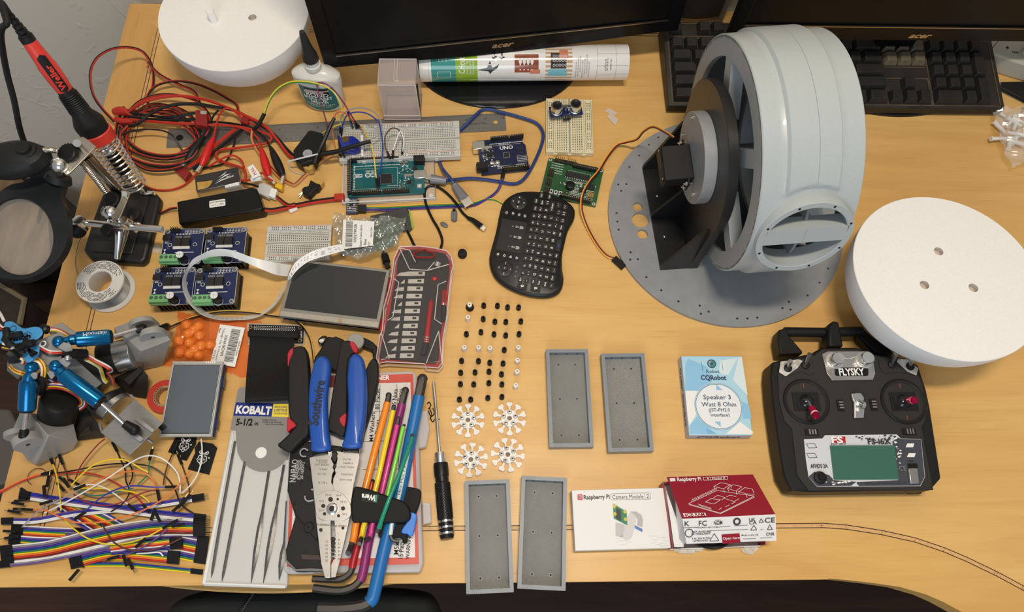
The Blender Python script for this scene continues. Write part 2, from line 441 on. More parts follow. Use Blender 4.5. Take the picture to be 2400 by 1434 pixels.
hol=[dl(p) for p in ((1475,391),(1449,432),(1468,431),(1456,447),(1445,499),(1447,519),(1450,538),(1478,591),(1477,608),(1495,607),(1515,649),(1550,680),(1590,706),(1640,716),(1643,735),(1661,730),(1728,746),(1752,746),(1775,744),(1834,722),(1849,707),(1853,725),(1893,692),(1921,662),(1941,629),(1498,364),(1521,339),(1543,322),(1582,314),(1566,327))]
b=MB(wt,True)
big=[(dl((1495,484)),.0068),(dl((1501,515)),.0135/1.0*.82),(dl((1506,548)),.0068)]
def cc(c,r,n=16): return circ(r,n,c[0],c[1])
b.prism(circ(DR,120,dc.x,dc.y),0,.005,GRY,holes=[cc(c,r,22) for c,r in big]+[cc(c,.0015,8) for c in hol])
for c in hol: b.flat(cc(c,.0015,8),.001,BLK)
b.build('base_plate',bevel=.0006)
# bracket
plo=-.0062
b=MB(wt,True); b.M=Wp
base_c=-.1345+.0015
def plate_poly(r=.0855,b0=-.0765,b1=.0755,c0=base_c,c1=-.118):
    P=[(b0,c0),(b1,c0),(b1,c1)]
    # tangent from (b1,c1) to circle
    def tang(p,s):
        d=hypot(*p); a=atan2(p[1],p[0]); t=math.acos(r/d); return a+s*t
    a1=tang((b1,c1),1); a0=tang((b0,c1),-1)
    while a0<a1: a0+=2*pi
    P+=[(r*cos(a1+(a0-a1)*i/40),r*sin(a1+(a0-a1)*i/40)) for i in range(41)]
    P.append((b0,c1)); return P
b.prism(plate_poly(),plo-.011,plo,BKP); b.build('bracket_plate',bevel=.0005)
b=MB(wt,True); b.M=Wm
bz=base_c
b.box((plo-.011-.0185,0,bz+.0018),(.037,.152,.0036),BKP)
b.build('bracket_foot')
for nm,y0,hh in (('near',-.0745,.098),('mid',0,.074),('far',.0735,.100)):
    b=MB(wt,True); b.M=m4(wa,wc,-wb,cen+wb*y0)
    x1=plo-.011; b.prism([(x1-.037,bz+.0036),(x1,bz+.0036),(x1,bz+hh),(x1-.004,bz+hh),(x1-.037,bz+.010)],-.0018,.0018,BKP); b.build('gusset')
SCR=mat('bright_screw',(.82,.82,.80),.2,1)
for y,z in ((-.068,.004),(-.03,.004),(.03,.004)):
    b=MB(wt,True); b.M=Wm; b.lathe([(.0019,0),(.0019,.001),(.001,.0018),(1e-6,.0018)],SCR,c=(plo-.011-.024,y,bz+.0036),n=10); b.build('screw')
# hub disc
HR=.0515
b=MB(wt,True); b.M=Wp; b.prism(circ(HR,64),plo-.011-.014,plo-.011,GRY); b.build('hub_disc',bevel=.0006)
hx=plo-.025
for y,z in ((.033,.030),(.040,-.012),(-.036,-.018),(-.012,-.043)):
    b=MB(wt,True); b.M=Wp; b.lathe([(.0027,0),(.0027,.0012),(.0015,.002),(1e-6,.0014)][::-1],SCR,c=(y,z,hx),n=12,M=X.Identity(4)); 
    b.M=Wp@X.Translation((y,z,hx))@X.Rotation(pi,4,'X'); b=MB(wt,True); b.M=Wp@X.Translation((y,z,hx))@X.Rotation(pi,4,'X'); b.lathe([(.0027,0),(.0027,.0012),(.0015,.002),(1e-6,.0014)],SCR,n=12); b.build('screw')
# servo
b=MB(wt,True); S=Wm@X.Translation((hx,-.003,-.008))@X.Rotation(R(10),4,'X'); b.M=S
b.box((-.0165,0,0),(.033,.041,.020),BLK); b.box((-.0065,0,0),(.0025,.055,.019),BLK); b.box((-.0335,0,0),(.002,.038,.018),BLK)
sv=b.build('servo',bevel=.0009)
for y in (-.0245,.0245):
    for z in (-.005,.005):
        b=MB(wt,True); b.M=S; b.cyl((-.002,y,z),(-.012,y,z),.0011,SCR,n=8); b.cyl((-.0078,y,z),(-.0098,y,z),.0024,SCR,n=6); o=b.build('bolt',sv)
for y in (-.017,.017):
    b=MB(wt,True); b.M=S; b.cyl((-.0343,y,.006),(-.0352,y,.006),.0011,SCR,n=8); b.build('screw',sv)
# wheel body: tread with a round opening for the port
WW=.100; Rw=.130; be=R(17)
pn=V((0,-cos(be),sin(be))); px0=.052
pv=wa
def wpt(x,th,r): return (x,r*cos(th),r*sin(th))
def inport(x,th,rr):
    p=V(wpt(x,th,Rw)); 
    if p.dot(pn)<0: return False
    u=p.x-px0; v=p.dot(V((1,0,0)).cross(pn)); return u*u+v*v<rr*rr
prof=[(0,Rw-.001),(.001,Rw),(.020,Rw),(.0235,Rw+.001),(.026,Rw+.0042),(.034,Rw+.0042),(.044,Rw+.0042),(.0530,Rw+.0042),(.0533,Rw+.0035),(.0536,Rw+.0042),(.062,Rw+.0042),(.070,Rw+.0042),(.0745,Rw+.0042),(.0765,Rw+.001),(.080,Rw),(.088,Rw),(.096,Rw),(WW-.001,Rw),(WW,Rw-.001)]
# densify
pp=[]
for (x0,r0),(x1,r1) in zip(prof,prof[1:]):
    k=max(1,int((x1-x0)/.003)); pp+=[(x0+(x1-x0)*i/k,r0+(r1-r0)*i/k) for i in range(k)]
pp.append(prof[-1])
b=MB(wt,True); b.M=Wm; NT=360; vs=[];idx={}
for i,(x,r) in enumerate(pp):
    for j in range(NT):
        th=2*pi*j/NT; rr=r
        if r>Rw:
            pq=V(wpt(x,th,Rw)); dd=9 if pq.dot(pn)<0 else hypot(pq.x-px0,pq.dot(V((1,0,0)).cross(pn))); rr=Rw+(r-Rw)*max(0,min(1,(dd-.0515)/.0045))
        vs.append(wpt(x,th,rr))
ni=len(vs)
for i,(x,r) in enumerate(pp):
    for j in range(NT): vs.append(wpt(x,2*pi*j/NT,Rw-.004))
fo=[];fi=[]
for i in range(len(pp)-1):
    for j in range(NT):
        x=(pp[i][0]+pp[i+1][0])/2; th=2*pi*(j+.5)/NT
        if inport(x,th,.043): continue
        a,c=i*NT+j,i*NT+(j+1)%NT
        fo.append((a,c,c+NT,a+NT)); fi.append((a+ni,a+NT+ni,c+NT+ni,c+ni))
fe=[(j,j+ni,(j+1)%NT+ni,(j+1)%NT) for j in range(NT)]; e=(len(pp)-1)*NT
fe+=[(e+j,e+(j+1)%NT,e+(j+1)%NT+ni,e+j+ni) for j in range(NT)]
b.add(vs,fo,PBL,True); b.add(vs,fi,PBL,True); b.add(vs,fe,PBL,False)
b.build('tread',ang=30)
# left face: ring and five spokes, right face the same
WFG=mat('wheel_face_grey',s2l(158,163,164),.40)
def facering(x0,x1,nm):
    b=MB(wt,True); b.M=Wp
    b.prism(circ(Rw-.0015,96),x0,x1,WFG,holes=[circ(.1075,72)])
    b.prism(circ(.046,40),x0,x1,GRY)
    for s in range(5):
        a=R(54+72*s); ca,sa=cos(a),sin(a); w2=.0095
        P=[(.044,-w2),(.109,-w2),(.109,w2),(.044,w2)]
        b.prism([(x*ca-y*sa,x*sa+y*ca) for x,y in P],x0+.0003,x1+.009,WFG)
    return b.build(nm)
facering(0,.006,'wheel_face'); facering(WW-.008,WW-.002,'wheel_face')
b=MB(wt,True); b.M=Wp; b.cyl((0,0,plo),(0,0,WW-.004),.012,GRYD,n=24); b.build('axle')
b=MB(wt,True); b.M=Wp; b.prism(circ(Rw-.0045,72),.052,.055,GRYD,holes=[circ(.085,48)]); b.build('inner_wall')
# round port with flange
pu=V((1,0,0)); pvv=pn.cross(pu)
PM=Wm@m4(pu,pvv,pn,V((px0,0,0))+pn*.0)
b=MB(wt,True); b.M=PM; n=64; z1=Rw+.0065
vs=[];k=n
for (r,fn) in ((.0485,lambda x,y:sqrt(max(.0001,(Rw-.001)**2-y*y))),(.0485,lambda x,y:z1-.0006),(.0479,lambda x,y:z1),(.0420,lambda x,y:z1),(.0415,lambda x,y:z1-.0006),(.0415,lambda x,y:sqrt((Rw-.006)**2-y*y)-.006)):
    for i in range(n):
        a=2*pi*i/n; x,y=r*cos(a),r*sin(a); vs.append((x,y,fn(x,y)))
fs=[(j*n+i,j*n+(i+1)%n,(j+1)*n+(i+1)%n,(j+1)*n+i) for j in range(5) for i in range(n)]
b.add(vs,fs,PBL,True)
b.build('port_ring')
b=MB(wt,True); b.M=PM; b.box((0,0.004,z1-.009),(.0835,.020,.018),PBL); b.box((-.001,0.004,z1+.00005),(.0003,.020,.0002),PBL2); b.build('port_bar')
for i in range(8):
    a=R(22+45*i); b=MB(wt,True); b.M=PM; b.lathe([(.0013,0),(.0013,.0003),(1e-6,.0003)],BLK,c=(.0452*cos(a),.0452*sin(a),z1),n=10); b.build('screw_hole')
# servo cable with three wires and a plug, lying on the table
cabp=[(1578,322,.115),(1560,310,.10),(1531,297,.075),(1508,308,.05),(1492,326,.03),(1468,333,.014),(1446,340,.008),(1424,366,.0125),(1403,400,.016),(1382,425,.0165),(1366,455,.0165),(1363,490,.012),(1375,530,.004),(1398,572,.003),(1420,598,.0025),(1440,607,.0025)]
b=MB(wt,True)
WBR=mat('wire_brown',(.10,.03,.02),.45); WRD=mat('wire_red',(.62,.05,.03),.4); WYL=mat('wire_yellow',(.80,.55,.05),.4); WBK=mat('wire_black',(.013,.013,.014),.4)
WWH=mat('wire_white',(.80,.79,.76),.4); WGR=mat('wire_green',(.03,.25,.09),.4); WBU=mat('wire_blue',(.02,.045,.33),.4); WPU=mat('wire_purple',(.10,.04,.24),.4); WGY=mat('wire_grey',(.28,.28,.29),.4); WOR=mat('wire_orange',(.80,.19,.04),.4)
for k,mm in enumerate((WBK,WRD,WYL)):
    P=[]
    for i,(x,y,z) in enumerate(cabp):
        q=cabp[min(i+1,len(cabp)-1)]; p=cabp[max(i-1,0)]; dx,dy=q[0]-p[0],q[1]-p[1]; L=hypot(dx,dy); o=(k-1)*1.9
        P.append(U(x-dy/L*o,y+dx/L*o,z))
    b.tube(P,.0007,mm,n=6)
b.build('servo_cable')
b=MB(wt,True); p=U(1438,606,.002); q=U(1462,628,.002); d=(q-p); b.box((p+q)/2+V((0,0,.001)),(d.length,.0085,.004),BLK,rz=atan2(d.y,d.x)); b.build('servo_plug',bevel=.0004)
# ================================================================ monitors
BZL=mat('bezel_gloss',(.006,.006,.0065),.22,spec=.22); SCN=mat('screen_off',(.0045,.0045,.0048),.30,spec=.25); SLV=mat('silver_line',(.42,.38,.33),.3,1); LGO=mat('logo_silver',(.62,.60,.56),.25,1)
def monitor(label,P0,ang,W,H,logo_px,base_c,base_r,bez,bump):
    t=thing('monitor',label,'monitor',M=X.Translation(P0)@X.Rotation(ang,4,'Z')@X.Rotation(R(-2),4,'X'))
    b=MB(t); M=X.Rotation(pi/2,4,'X')   # local XY poly -> X,Z ; extrude towards -Y
    out=[(0,0)]+[(W*i/20, -bump*sin(pi*i/20)**2) for i in range(1,20)]+[(W,0),(W,H),(0,H)]
    b.prism(out,-.0,.010,BZL,M=M,holes=[[(.018,bez),(W-.018,bez),(W-.018,H-.018),(.018,H-.018)]]); b.build('bezel',bevel=.0015)
    b=MB(t); b.box((W/2,-.0035,(bez+H-.018)/2),(W-.036,.007,H-.018-bez),SCN); b.build('screen')
    b=MB(t); b.box((W/2,-.0098,bez+.0005),(W-.036,.0022,.0016),SLV); b.build('trim_line',label='thin silver line along the bottom of the screen')
    b=MB(t); b.box((W/2,.020,H/2+.01),(W-.04,.040,H-.05),BZL); b.build('back_shell',bevel=.006)
    inv=(X.Translation(P0)@X.Rotation(ang,4,'Z')@X.Rotation(R(-2),4,'X')).inverted()
    b=MB(t); b.text('acer',(logo_px[0],logo_px[1]),.0085,LGO,bold=.03,M=M,z=.0104,shear=.35,wid=.030); b.build('logo')
    bw=V((base_c[0],base_c[1],0)); 
    b=MB(t,True); n=64
    pr=[(1,.0003),(1,.0025),(.985,.0038),(.7,.0042),(1e-5,.0044)]
    vs=[(bw.x+base_r[0]*r*cos(2*pi*i/n),bw.y+base_r[1]*r*sin(2*pi*i/n),z) for r,z in pr for i in range(n)]
    b.add(vs,[(j*n+i,j*n+(i+1)%n,(j+1)*n+(i+1)%n,(j+1)*n+i) for j in range(4) for i in range(n)]+[tuple(range(n))[::-1]],GLB,True); b.build('stand_base')
    b=MB(t,True); m0=X.Translation(P0)@X.Rotation(ang,4,'Z'); c=m0@V((W/2,.03,.10)); b.box(((bw.x+c.x)/2,max(c.y,bw.y),.095),(.055,.022,.19),BZL); b.build('stand_neck',bevel=.004)
    return t
p0=U(762,147,.060); p1=U(1584,58,.060); d=p1-p0; W1=d.length; an1=atan2(d.y,d.x)
pl1=X.Translation(p0)@X.Rotation(an1,4,'Z')
monitor('black monitor at the back left, above the long paper roll',p0,an1,W1,.30,(.236,.0085),(.006,.709),(.117,.080),.019,.007)
p0=U(1700,76,.080); p1=U(2400,84,.080); d=p1-p0; an2=atan2(d.y,d.x)
monitor('black monitor at the back right, above the dusty keyboard',p0,an2,.50,.30,(.2585,.0085),(.574,.704),(.13,.083),.0215,.0)
# ================================================================ dusty desktop keyboard
KC=mat('keyboard_case',s2l(40,35,31),.5,noise=.25,nscale=40); KK=mat('dusty_key',s2l(34,33,32),.55,noise=.3,nscale=60); KL=mat('dusty_lit_key',s2l(104,94,78),.6,noise=.15,nscale=80); KD=mat('keyboard_dust',s2l(88,76,62),.8,noise=.3,nscale=50)
ko=U(1562,261,.005); kr=U(2343,268,.005); ka=atan2(kr.y-ko.y,kr.x-ko.x); KW=(kr-ko).length
kt=thing('computer_keyboard','dusty full size black computer keyboard behind the robot wheel','keyboard',(ko.x,ko.y,.0046),ka)
b=MB(kt); D=.135
side=[(0,0),(D,0),(D,.028),(D-.004,.0305),(.0035,.0125),(.001,.011)]
b.prism([(x,y) for x,y in side],0,KW,KC,M=m4(V((0,1,0)),V((0,0,1)),V((1,0,0)),V((0,0,0)))); b.build('case',bevel=.001)
sl=atan2(.018,D-.0075); KM=X.Translation((0,.0042,.0127))@X.Rotation(sl,4,'X')
b=MB(kt); b.M=KM
for x0,x1,y0,y1 in ((.006,.3060,0,.103),(.3085,.3705,0,.042),(.3085,.3705,.060,.103),(.3725,KW-.006,0,.103),(.006,KW-.008,.106,.127)):
    b.pline([(x0,y0),(x1,y0),(x1,y1),(x0,y1)],.0014,.0004,KD,close=True)
b.build('key_well_rims')
kp=.0201
def keymesh(w,h,m):
    b=MB(kt); b.M=KM; W_,H_=w*kp-.0012,h*kp-.0012
    vs=[(-W_/2,-H_/2,0),(W_/2,-H_/2,0),(W_/2,H_/2,0),(-W_/2,H_/2,0),(-W_/2+.003,-H_/2+.0042,.0085),(W_/2-.003,-H_/2+.0042,.0085),(W_/2-.003,H_/2-.0015,.0085),(-W_/2+.003,H_/2-.0015,.0085),(0,0,.0078)]
    b.add(vs,[(3,2,1,0),(0,1,5,4),(1,2,6,5),(2,3,7,6),(3,0,4,7),(4,5,8),(5,6,8),(6,7,8),(7,4,8)],m,False); return b
_K={}
def key(x,y,w=1,h=1,m=KK):
    k=(w,h,m.name); off=KM.to_3x3()@V((x,y,0))
    if k not in _K: o=keymesh(w,h,m).build('key',bevel=.0006); _K[k]=o
    else: o=_K[k].copy(); COL.objects.link(o)
    o.location=off
rows=[[1.5,1,1.5,7,1.5,1,1.5],[2.25]+[1]*10+[2.75],[1.75]+[1]*11+[2.25],[1.5]+[1]*12+[1.5],[1]*13+[2]]
for r,row in enumerate(rows):
    x=.007
    for wk in row:
        xc=x+wk*kp/2; x+=wk*kp
        if .065<xc<.19+.0*r: continue        # covered by the wheel
        key(xc,.0015+kp*(r+.5),wk)
for i in range(3):
    key(.3095+kp*(i+.5),.0015+kp*.5)
    for r in (3,4): key(.3095+kp*(i+.5),.0015+kp*(r+.5),1,1,KL)  # dusty nav keys, their lit look painted in as a lighter brown
key(.3095+kp*1.5,.0015+kp*1.5)
NX=.3738
key(NX+kp,.0015+kp*.5,2); key(NX+kp*2.5,.0015+kp*.5)
for r in (1,2,3,4):
    for i in range(3): key(NX+kp*(i+.5),.0015+kp*(r+.5))
key(NX+kp*3.5,.0015+kp,1,2); key(NX+kp*3.5,.0015+kp*3,1,2); key(NX+kp*3.5,.0015+kp*4.5)
for i in (0,2,3,10,11,12): key(.007+kp*(i+.5+(.5 if i>5 else 0)),.107+kp*.5)
# ================================================================ speaker between the monitors
SP=mat('speaker_silver',s2l(128,124,118),.35,.3); MSH=mat('speaker_mesh',(.02,.018,.017),.6,noise=.6,nscale=900)
f=U(1640,60,.0); sx,sy=f.x+.0,f.y-.0
st=thing('desk_speaker','silver desktop speaker with a black mesh grille between the two monitors','speaker',(.296,.787,0))
b=MB(st); b.prism(rrect(.092,.030,.008,4,0,.012),0,.20,SP); b.build('shell',bevel=.002)
b=MB(st); M=X.Translation((0,-.0032,0))@X.Rotation(pi/2,4,'X'); P=[(-.034,.19),(-.034,.020)]+[(-.034+.068*i/12,.020-.006*sin(pi*i/12)) for i in range(1,12)]+[(.034,.020),(.034,.19)]
b.prism(P,-.002,.0015,MSH,M=M); b.build('grille')
b=MB(st); b.pline([(x*1.03,z) for x,z in P],.0012,.0017,LGO,M=M); b.build('grille_rim')
# ================================================================ vinyl roll
ra=U(1468,146,.0292); rb=U(985,150,.0292); rr_=.0238
rt=thing('paper_roll','rolled glossy craft vinyl with printed pictures in front of the left monitor','roll',(ra+rb)/2-V((0,0,.024)))
ax=(ra-rb); RL=ax.length; ax.normalize(); up=V((0,0,1)); fw_=up.cross(ax)*-1
RM=m4(ax,-up.cross(ax)*-1 if False else up.cross(ax),up,rb)
RW=mat('roll_white',(.80,.79,.78),.14,coat=.5); RT=mat('roll_teal',s2l(62,148,142),.16,coat=.5); RG=mat('roll_green',s2l(140,180,52),.16,coat=.5)
RB=mat('roll_brown',s2l(140,70,42),.16,coat=.5,noise=.25,nscale=60); RN=mat('roll_tan',s2l(196,160,120),.16,coat=.5); RK=mat('roll_dark',s2l(46,42,40),.2,coat=.5); RS=mat('roll_sky',s2l(120,186,200),.2,coat=.5); RP=mat('roll_skin',s2l(206,130,104),.2,coat=.5); RGY=mat('roll_line',s2l(150,146,144),.3)
def cx(px): return (px-985)/483*RL
def rf(rad):
    def f(u,v): a=v/rr_; return (u,-rad*sin(pi/2-a)*1.0 if False else -rad*cos(a+R(38))*1.0, rad*sin(a+R(38)))
    return f
def cylpatch(b,x0,x1,v0,v1,m,rad,n=10):
    f=rf(rad); vs=[]
    for i in range(n+1):
        v=v0+(v1-v0)*i/n; vs+= [f(x0,v),f(x1,v)]
    b.add(vs,[(2*i,2*i+1,2*i+3,2*i+2) for i in range(n)],m,True)
b=MB(rt,True); b.M=RM
n=48
def tubeseg(x0,x1,m):
    vs=[(x,rr_*cos(2*pi*i/n),rr_*sin(2*pi*i/n)) for x in (x0,x1) for i in range(n)]
    b.add(vs,[(i,i+n,(i+1)%n+n,(i+1)%n) for i in range(n)],m,True)
segs=[(985,1012,RW),(1012,1068,RT),(1068,1118,RG),(1118,1196,RW),(1196,1468,RW)]
for x0,x1,m in segs: tubeseg(cx(x0),cx(x1),m)
vs=[(x,r*cos(2*pi*i/n),r*sin(2*pi*i/n)) for x in (0,RL) for r in (rr_,rr_-.003) for i in range(n)]
b.add(vs,[(i,(i+1)%n,(i+1)%n+n,i+n) for i in range(n)]+[(2*n+i,3*n+i,3*n+(i+1)%n,2*n+(i+1)%n) for i in range(n)],RW,False)
vs=[(x,(rr_-.003)*cos(2*pi*i/n),(rr_-.003)*sin(2*pi*i/n)) for x in (0,RL) for i in range(n)]
b.add(vs,[(i,(i+1)%n,(i+1)%n+n,i+n) for i in range(n)],RW,True)
e=rr_+.0001; e2=rr_+.0002; H=rr_
cylpatch(b,cx(1198),cx(1264),-.018,.018,RW,e); cylpatch(b,cx(1203),cx(1258),-.008,.016,RB,e2); cylpatch(b,cx(1274),cx(1336),-.03,.03,RN,e); cylpatch(b,cx(1286),cx(1322),-.003,.018,RK,e2); cylpatch(b,cx(1280),cx(1324),-.014,-.004,RS,e2)
cylpatch(b,cx(1306),cx(1326),.010,.022,RP,e2+.0001,6)
f=rf(e2+.0002)
def blob(pts,m,k=1): 
    loops=tessellate_polygon([[V((p[0],p[1],0)) for p in pts]]); b.add([f(*p) for p in pts],[tuple(t) for t in loops],m,False)
for i in range(4): u=cx(1216+i*9); blob([(u-.0008,-.005),(u+.0008,-.005),(u+.0008,.003),(u+.002,.005),(u+.002,.010),(u-.002,.010),(u-.002,.005),(u-.0008,.003)],RW)
cylpatch(b,cx(1238),cx(1262),-.010,-.004,RP,e2+.0001,4)
for dx_,dy_ in ((1145,-.004),): # bird
    u=cx(dx_); blob([(u-.016,-.004),(u-.003,-.001),(u+.001,.008),(u+.004,-.001),(u+.010,.001),(u+.014,.004),(u+.0105,-.002),(u+.004,-.006),(u+.001,-.010),(u-.001,-.006)],RK)
for k in range(7):
    u=cx(1160)+k*.0022-.004; v=.012+.002*sin(k*2.1); a=k*1.3
    blob([(u,v),(u+.006*cos(a),v+.006*sin(a)),(u+.0052*cos(a+.5),v+.0052*sin(a+.5))],RK)
for i in range(5):
    for j in range(3):
        u=cx(1289)+.0028+i*.0040; v=-.0005+j*.0058+.002
        for q in range(8): 
            a=q*pi/4; blob([(u+.0018*cos(a),v+.0018*sin(a)),(u+.0018*cos(a+pi/4),v+.0018*sin(a+pi/4)),(u+.0013*cos(a+pi/4),v+.0013*sin(a+pi/4)),(u+.0013*cos(a),v+.0013*sin(a))],RW)
mapadd(b,'Cricut',.0085,RW,f,ang=pi/2,bold=.02,c=(cx(1082),.002),wid=.022)
for k,s in enumerate(('Transfer Tape','Papel de transfert','Cinta de transfer')): mapadd(b,s,.0026,RW,f,ang=pi/2,c=(cx(1094+k*7),.0),wid=.020)
for k,s in enumerate(('strong grip','standard','cricut')): mapadd(b,s,.003,RW,f,ang=pi/2,c=(cx(1030+k*8),.012),wid=.010)
mapadd(b,'cricut.',.0062,RGY,f,ang=pi/2,bold=.01,c=(cx(1413),.002),wid=.017)
mapadd(b,'transfer tape',.0024,RGY,f,ang=pi/2,c=(cx(1424),.002),wid=.015)
for k in range(7): mapadd(b,'with grid lines for easy use of vinyl',.002,RGY,f,ang=pi/2,bold=0,c=(cx(1344+k*5),-.006+.004*(k%3)),wid=.022+.004*(k%2))
for px in (1393,1437): cylpatch(b,cx(px),cx(px)+.0005,-.06,.06,RGY,e,24)
for v in (-.012,.0,.016): cylpatch(b,cx(1393),cx(1468),v,v+.0004,RGY,e,1)
for px in (1006,): cylpatch(b,cx(px),cx(px)+.0004,-.06,.06,RGY,e,24)
cylpatch(b,cx(1026),cx(1056),-.016,-.006,RW,e); cylpatch(b,cx(1027),cx(1055),-.0156,-.0064,RT,e2)
b.build('roll_sheet')
# ================================================================ clear plastic box
CP=clear('smoky_clear_plastic',(.74,.66,.66),.24,.08)
CPE=clear('clear_edge',(.85,.78,.78),.75,.1)
a_,b_=U(904,283),U(986,283); d=(b_-a_); bw=d.length; ba=atan2(d.y,d.x)
hz=VZ(a_,(887,198)); 
ct=thing('clear_box','empty clear plastic box standing in front of the left monitor','box',a_,ba)
dep=.042
b=MB(ct); n_=0
for z0,z1,g in ((0,hz,0),):
    for (x,y,w_,d_) in ((bw/2,0,bw,.0012),(bw/2,dep,bw,.0012),(0,dep/2,.0012,dep),(bw,dep/2,.0012,dep)):
        b.box((x,y,hz/2),(w_,d_,hz),CP)
b.box((bw/2,dep/2,hz),(bw,dep,.0012),CP); b.box((bw/2,dep/2,.0008),(bw,dep,.0012),CP); b.build('body')
b=MB(ct)
for z in (.004,.012,hz-.001):
    o=.0008 if z<.02 else .0
    b.tube([(-o,-o,z),(bw+o,-o,z),(bw+o,dep+o,z),(-o,dep+o,z),(-o,-o,z)],.0007,CPE,n=6,sp=0)
for x,y in ((0,0),(bw,0),(0,dep),(bw,dep)): b.tube([(x,y,.003),(x,y,hz-.001)],.0007,CPE,n=6,sp=0)
b.tube([(bw*.42,dep,hz+.0005),(bw*.42,.012,hz+.0005),(bw*.45,.006,hz+.0005),(bw*.55,.006,hz+.0005),(bw*.5,.012,hz+.0005),(bw*.5,dep,hz+.0005)],.0005,CPE,n=5)
b.build('moulded_edges')
b=MB(ct); b.box((bw+.0002,.010,hz*.55),(.0018,.008,hz*.5),BLK); b.box((bw+.0002,.010,hz*.20),(.0018,.007,.012),mat('orange_label',s2l(196,96,60),.5)); b.build('side_sticker')
# ================================================================ glue bottle
fo=U(764,243); hb=0; gz=VZ(fo,(738,150))
GB=mat('translucent_bottle',(.80,.79,.74),.25,alpha=.86); GT=mat('glue_label_teal',s2l(24,112,112),.4); GCP=mat('glue_cap',(.02,.022,.024),.45)
gt=thing('glue_bottle','white oval glue bottle with teal label and black nozzle cap','bottle',fo,R(-6))
def ov(prof,m,b,n=40,sx=1.0,sy=.52):
    vs=[(r*sx*cos(2*pi*i/n),r*sy*sin(2*pi*i/n),z) for r,z in prof for i in range(n)]; k=len(prof)
    b.add(vs,[(j*n+i,j*n+(i+1)%n,(j+1)*n+(i+1)%n,(j+1)*n+i) for j in range(k-1) for i in range(n)]+[tuple(range(n))[::-1],tuple((k-1)*n+i for i in range(n))],m,True)
gh=.0685; GR=.0325
b=MB(gt); ov([(.022,0),(.0265,.002),(.0285,.010),(.0308,.04),(GR,gh*.80),(.0318,gh*.90),(.0265,gh*.975),(.017,gh*1.03),(.0135,gh*1.05)],GB,b); b.lathe([(.0085,gh*1.03),(.0085,gh*1.07),(.0105,gh*1.08),(.0105,gh*1.16),(.0088,gh*1.17),(.0088,gh*1.27),(.0068,gh*1.32)],GB,n=20); b.build('bottle')
b=MB(gt); r0=.0072
b.lathe([(.0092,gh*1.27),(.0098,gh*1.30),(.0092,gh*1.38),(.0062,gh*1.62),(.0038,gh*1.92),(.003,gh*1.97),(1e-5,gh*1.98)],GCP,n=24)
for i in range(24): a=2*pi*i/24; b.tube([(.0098*cos(a),.0098*sin(a),gh*1.275),(.0088*cos(a),.0088*sin(a),gh*1.42)],.0005,GCP,n=4,sp=0)
b.build('nozzle_cap')
def bf(u,v,o=.0004):     # on the front of the oval body; u across, v up
    rr=.0298+(GR-.0298)*min(1,max(0,(v)/(gh*.8))); th=-pi/2+u/(rr*.86); return ((rr+o)*cos(th),(rr*.52+o)*sin(th),v)
b=MB(gt)
def patch(u0,u1,v0,v1,m,o,n=10,k=4,bow=0):
    vs=[bf(u0+(u1-u0)*i/n, v0+(v1-v0)*j/k-(bow*(1-((i/n)*2-1)**2) if j==0 else 0),o) for j in range(k+1) for i in range(n+1)]
    b.add(vs,[(j*(n+1)+i,j*(n+1)+i+1,(j+1)*(n+1)+i+1,(j+1)*(n+1)+i) for j in range(k) for i in range(n)],m,True)
patch(-.022,.022,.012,gh*.76,GT,.0003,bow=.006); patch(-.014,.014,gh*.52,gh*.73,BLK,.0005); patch(-.015,.008,gh*.60,gh*.68,mat('grey_band',(.45,.42,.42),.4),.0007,6,1); patch(-.013,.015,gh*.655,gh*.70,mat('pink_band',s2l(200,150,150),.4),.0006,6,1)
for s,v,h,w_ in (('BOND',gh*.565,.0062,.026),('INSTANT',gh*.47,.0055,.034),('GLUE',gh*.395,.0062,.020),('MEDIUM',gh*.325,.0036,.020),('CYANOACRYLATE',gh*.265,.003,.034),('2 oz. Net Wt. 56.6g',gh*.215,.002,.026)):
    mapadd(b,s,h,WHT,lambda x,y,v=v:bf(x,y+v,.0009),bold=.02 if h>.004 else .0,wid=w_)
b.build('label')
# ================================================================ things at the right edge
t=thing('control_box','light grey plastic control box with an OFF mark at the back right corner','box',U(2365,115))
CB=mat('light_grey_shell',s2l(178,176,164),.4)
b=MB(t,True); zt=.03; P=[U(*p,zt) for p in ((2318,70),(2460,60),(2460,166),(2400,149),(2362,137),(2330,125),(2322,110))]
b.prism([(p.x,p.y) for p in P],0,zt,CB); b.build('shell',bevel=.003)
b=MB(t,True); a1,a2=U(2352,82,zt),U(2326,112,zt); b.line(a1,a2,.0008,zt+.0002,BLK); c=U(2361,112,zt); b.flat(circ(.0022,12,c.x,c.y),zt+.0003,BLK); c=U(2380,123,zt); b.text('OFF',(c.x,c.y),.0038,BLK,ang=R(-12),z=zt+.0003); b.build('markings')
b=MB(t,True); c=U(2402,123,zt); b.lathe([(.006,0),(.0055,.008),(1e-5,.009)],CB,c=(c.x,c.y,zt),n=18); b.build('knob')
t=thing('pointed_tool','black pointed blade with a silver edge right of the keyboard','blade',U(2370,205))
b=MB(t,True); P=[U(*p,.006) for p in ((2341,192),(2470,188),(2470,262),(2400,232),(2344,203))]; b.prism([(p.x,p.y) for p in P],.002,.006,BLK); b.build('blade',bevel=.0008)
b=MB(t,True); P=[U(*p,.003) for p in ((2343,204),(2470,263),(2470,272),(2400,240),(2342,211))]; b.prism([(p.x,p.y) for p in P],0,.002,STL); b.build('cutting_edge')
b=MB(t,True); P=[U(*p,.0065) for p in ((2337,192),(2345,192),(2344,202),(2338,201))]; b.prism([(p.x,p.y) for p in P],0,.0066,CHR); b.build('tip')
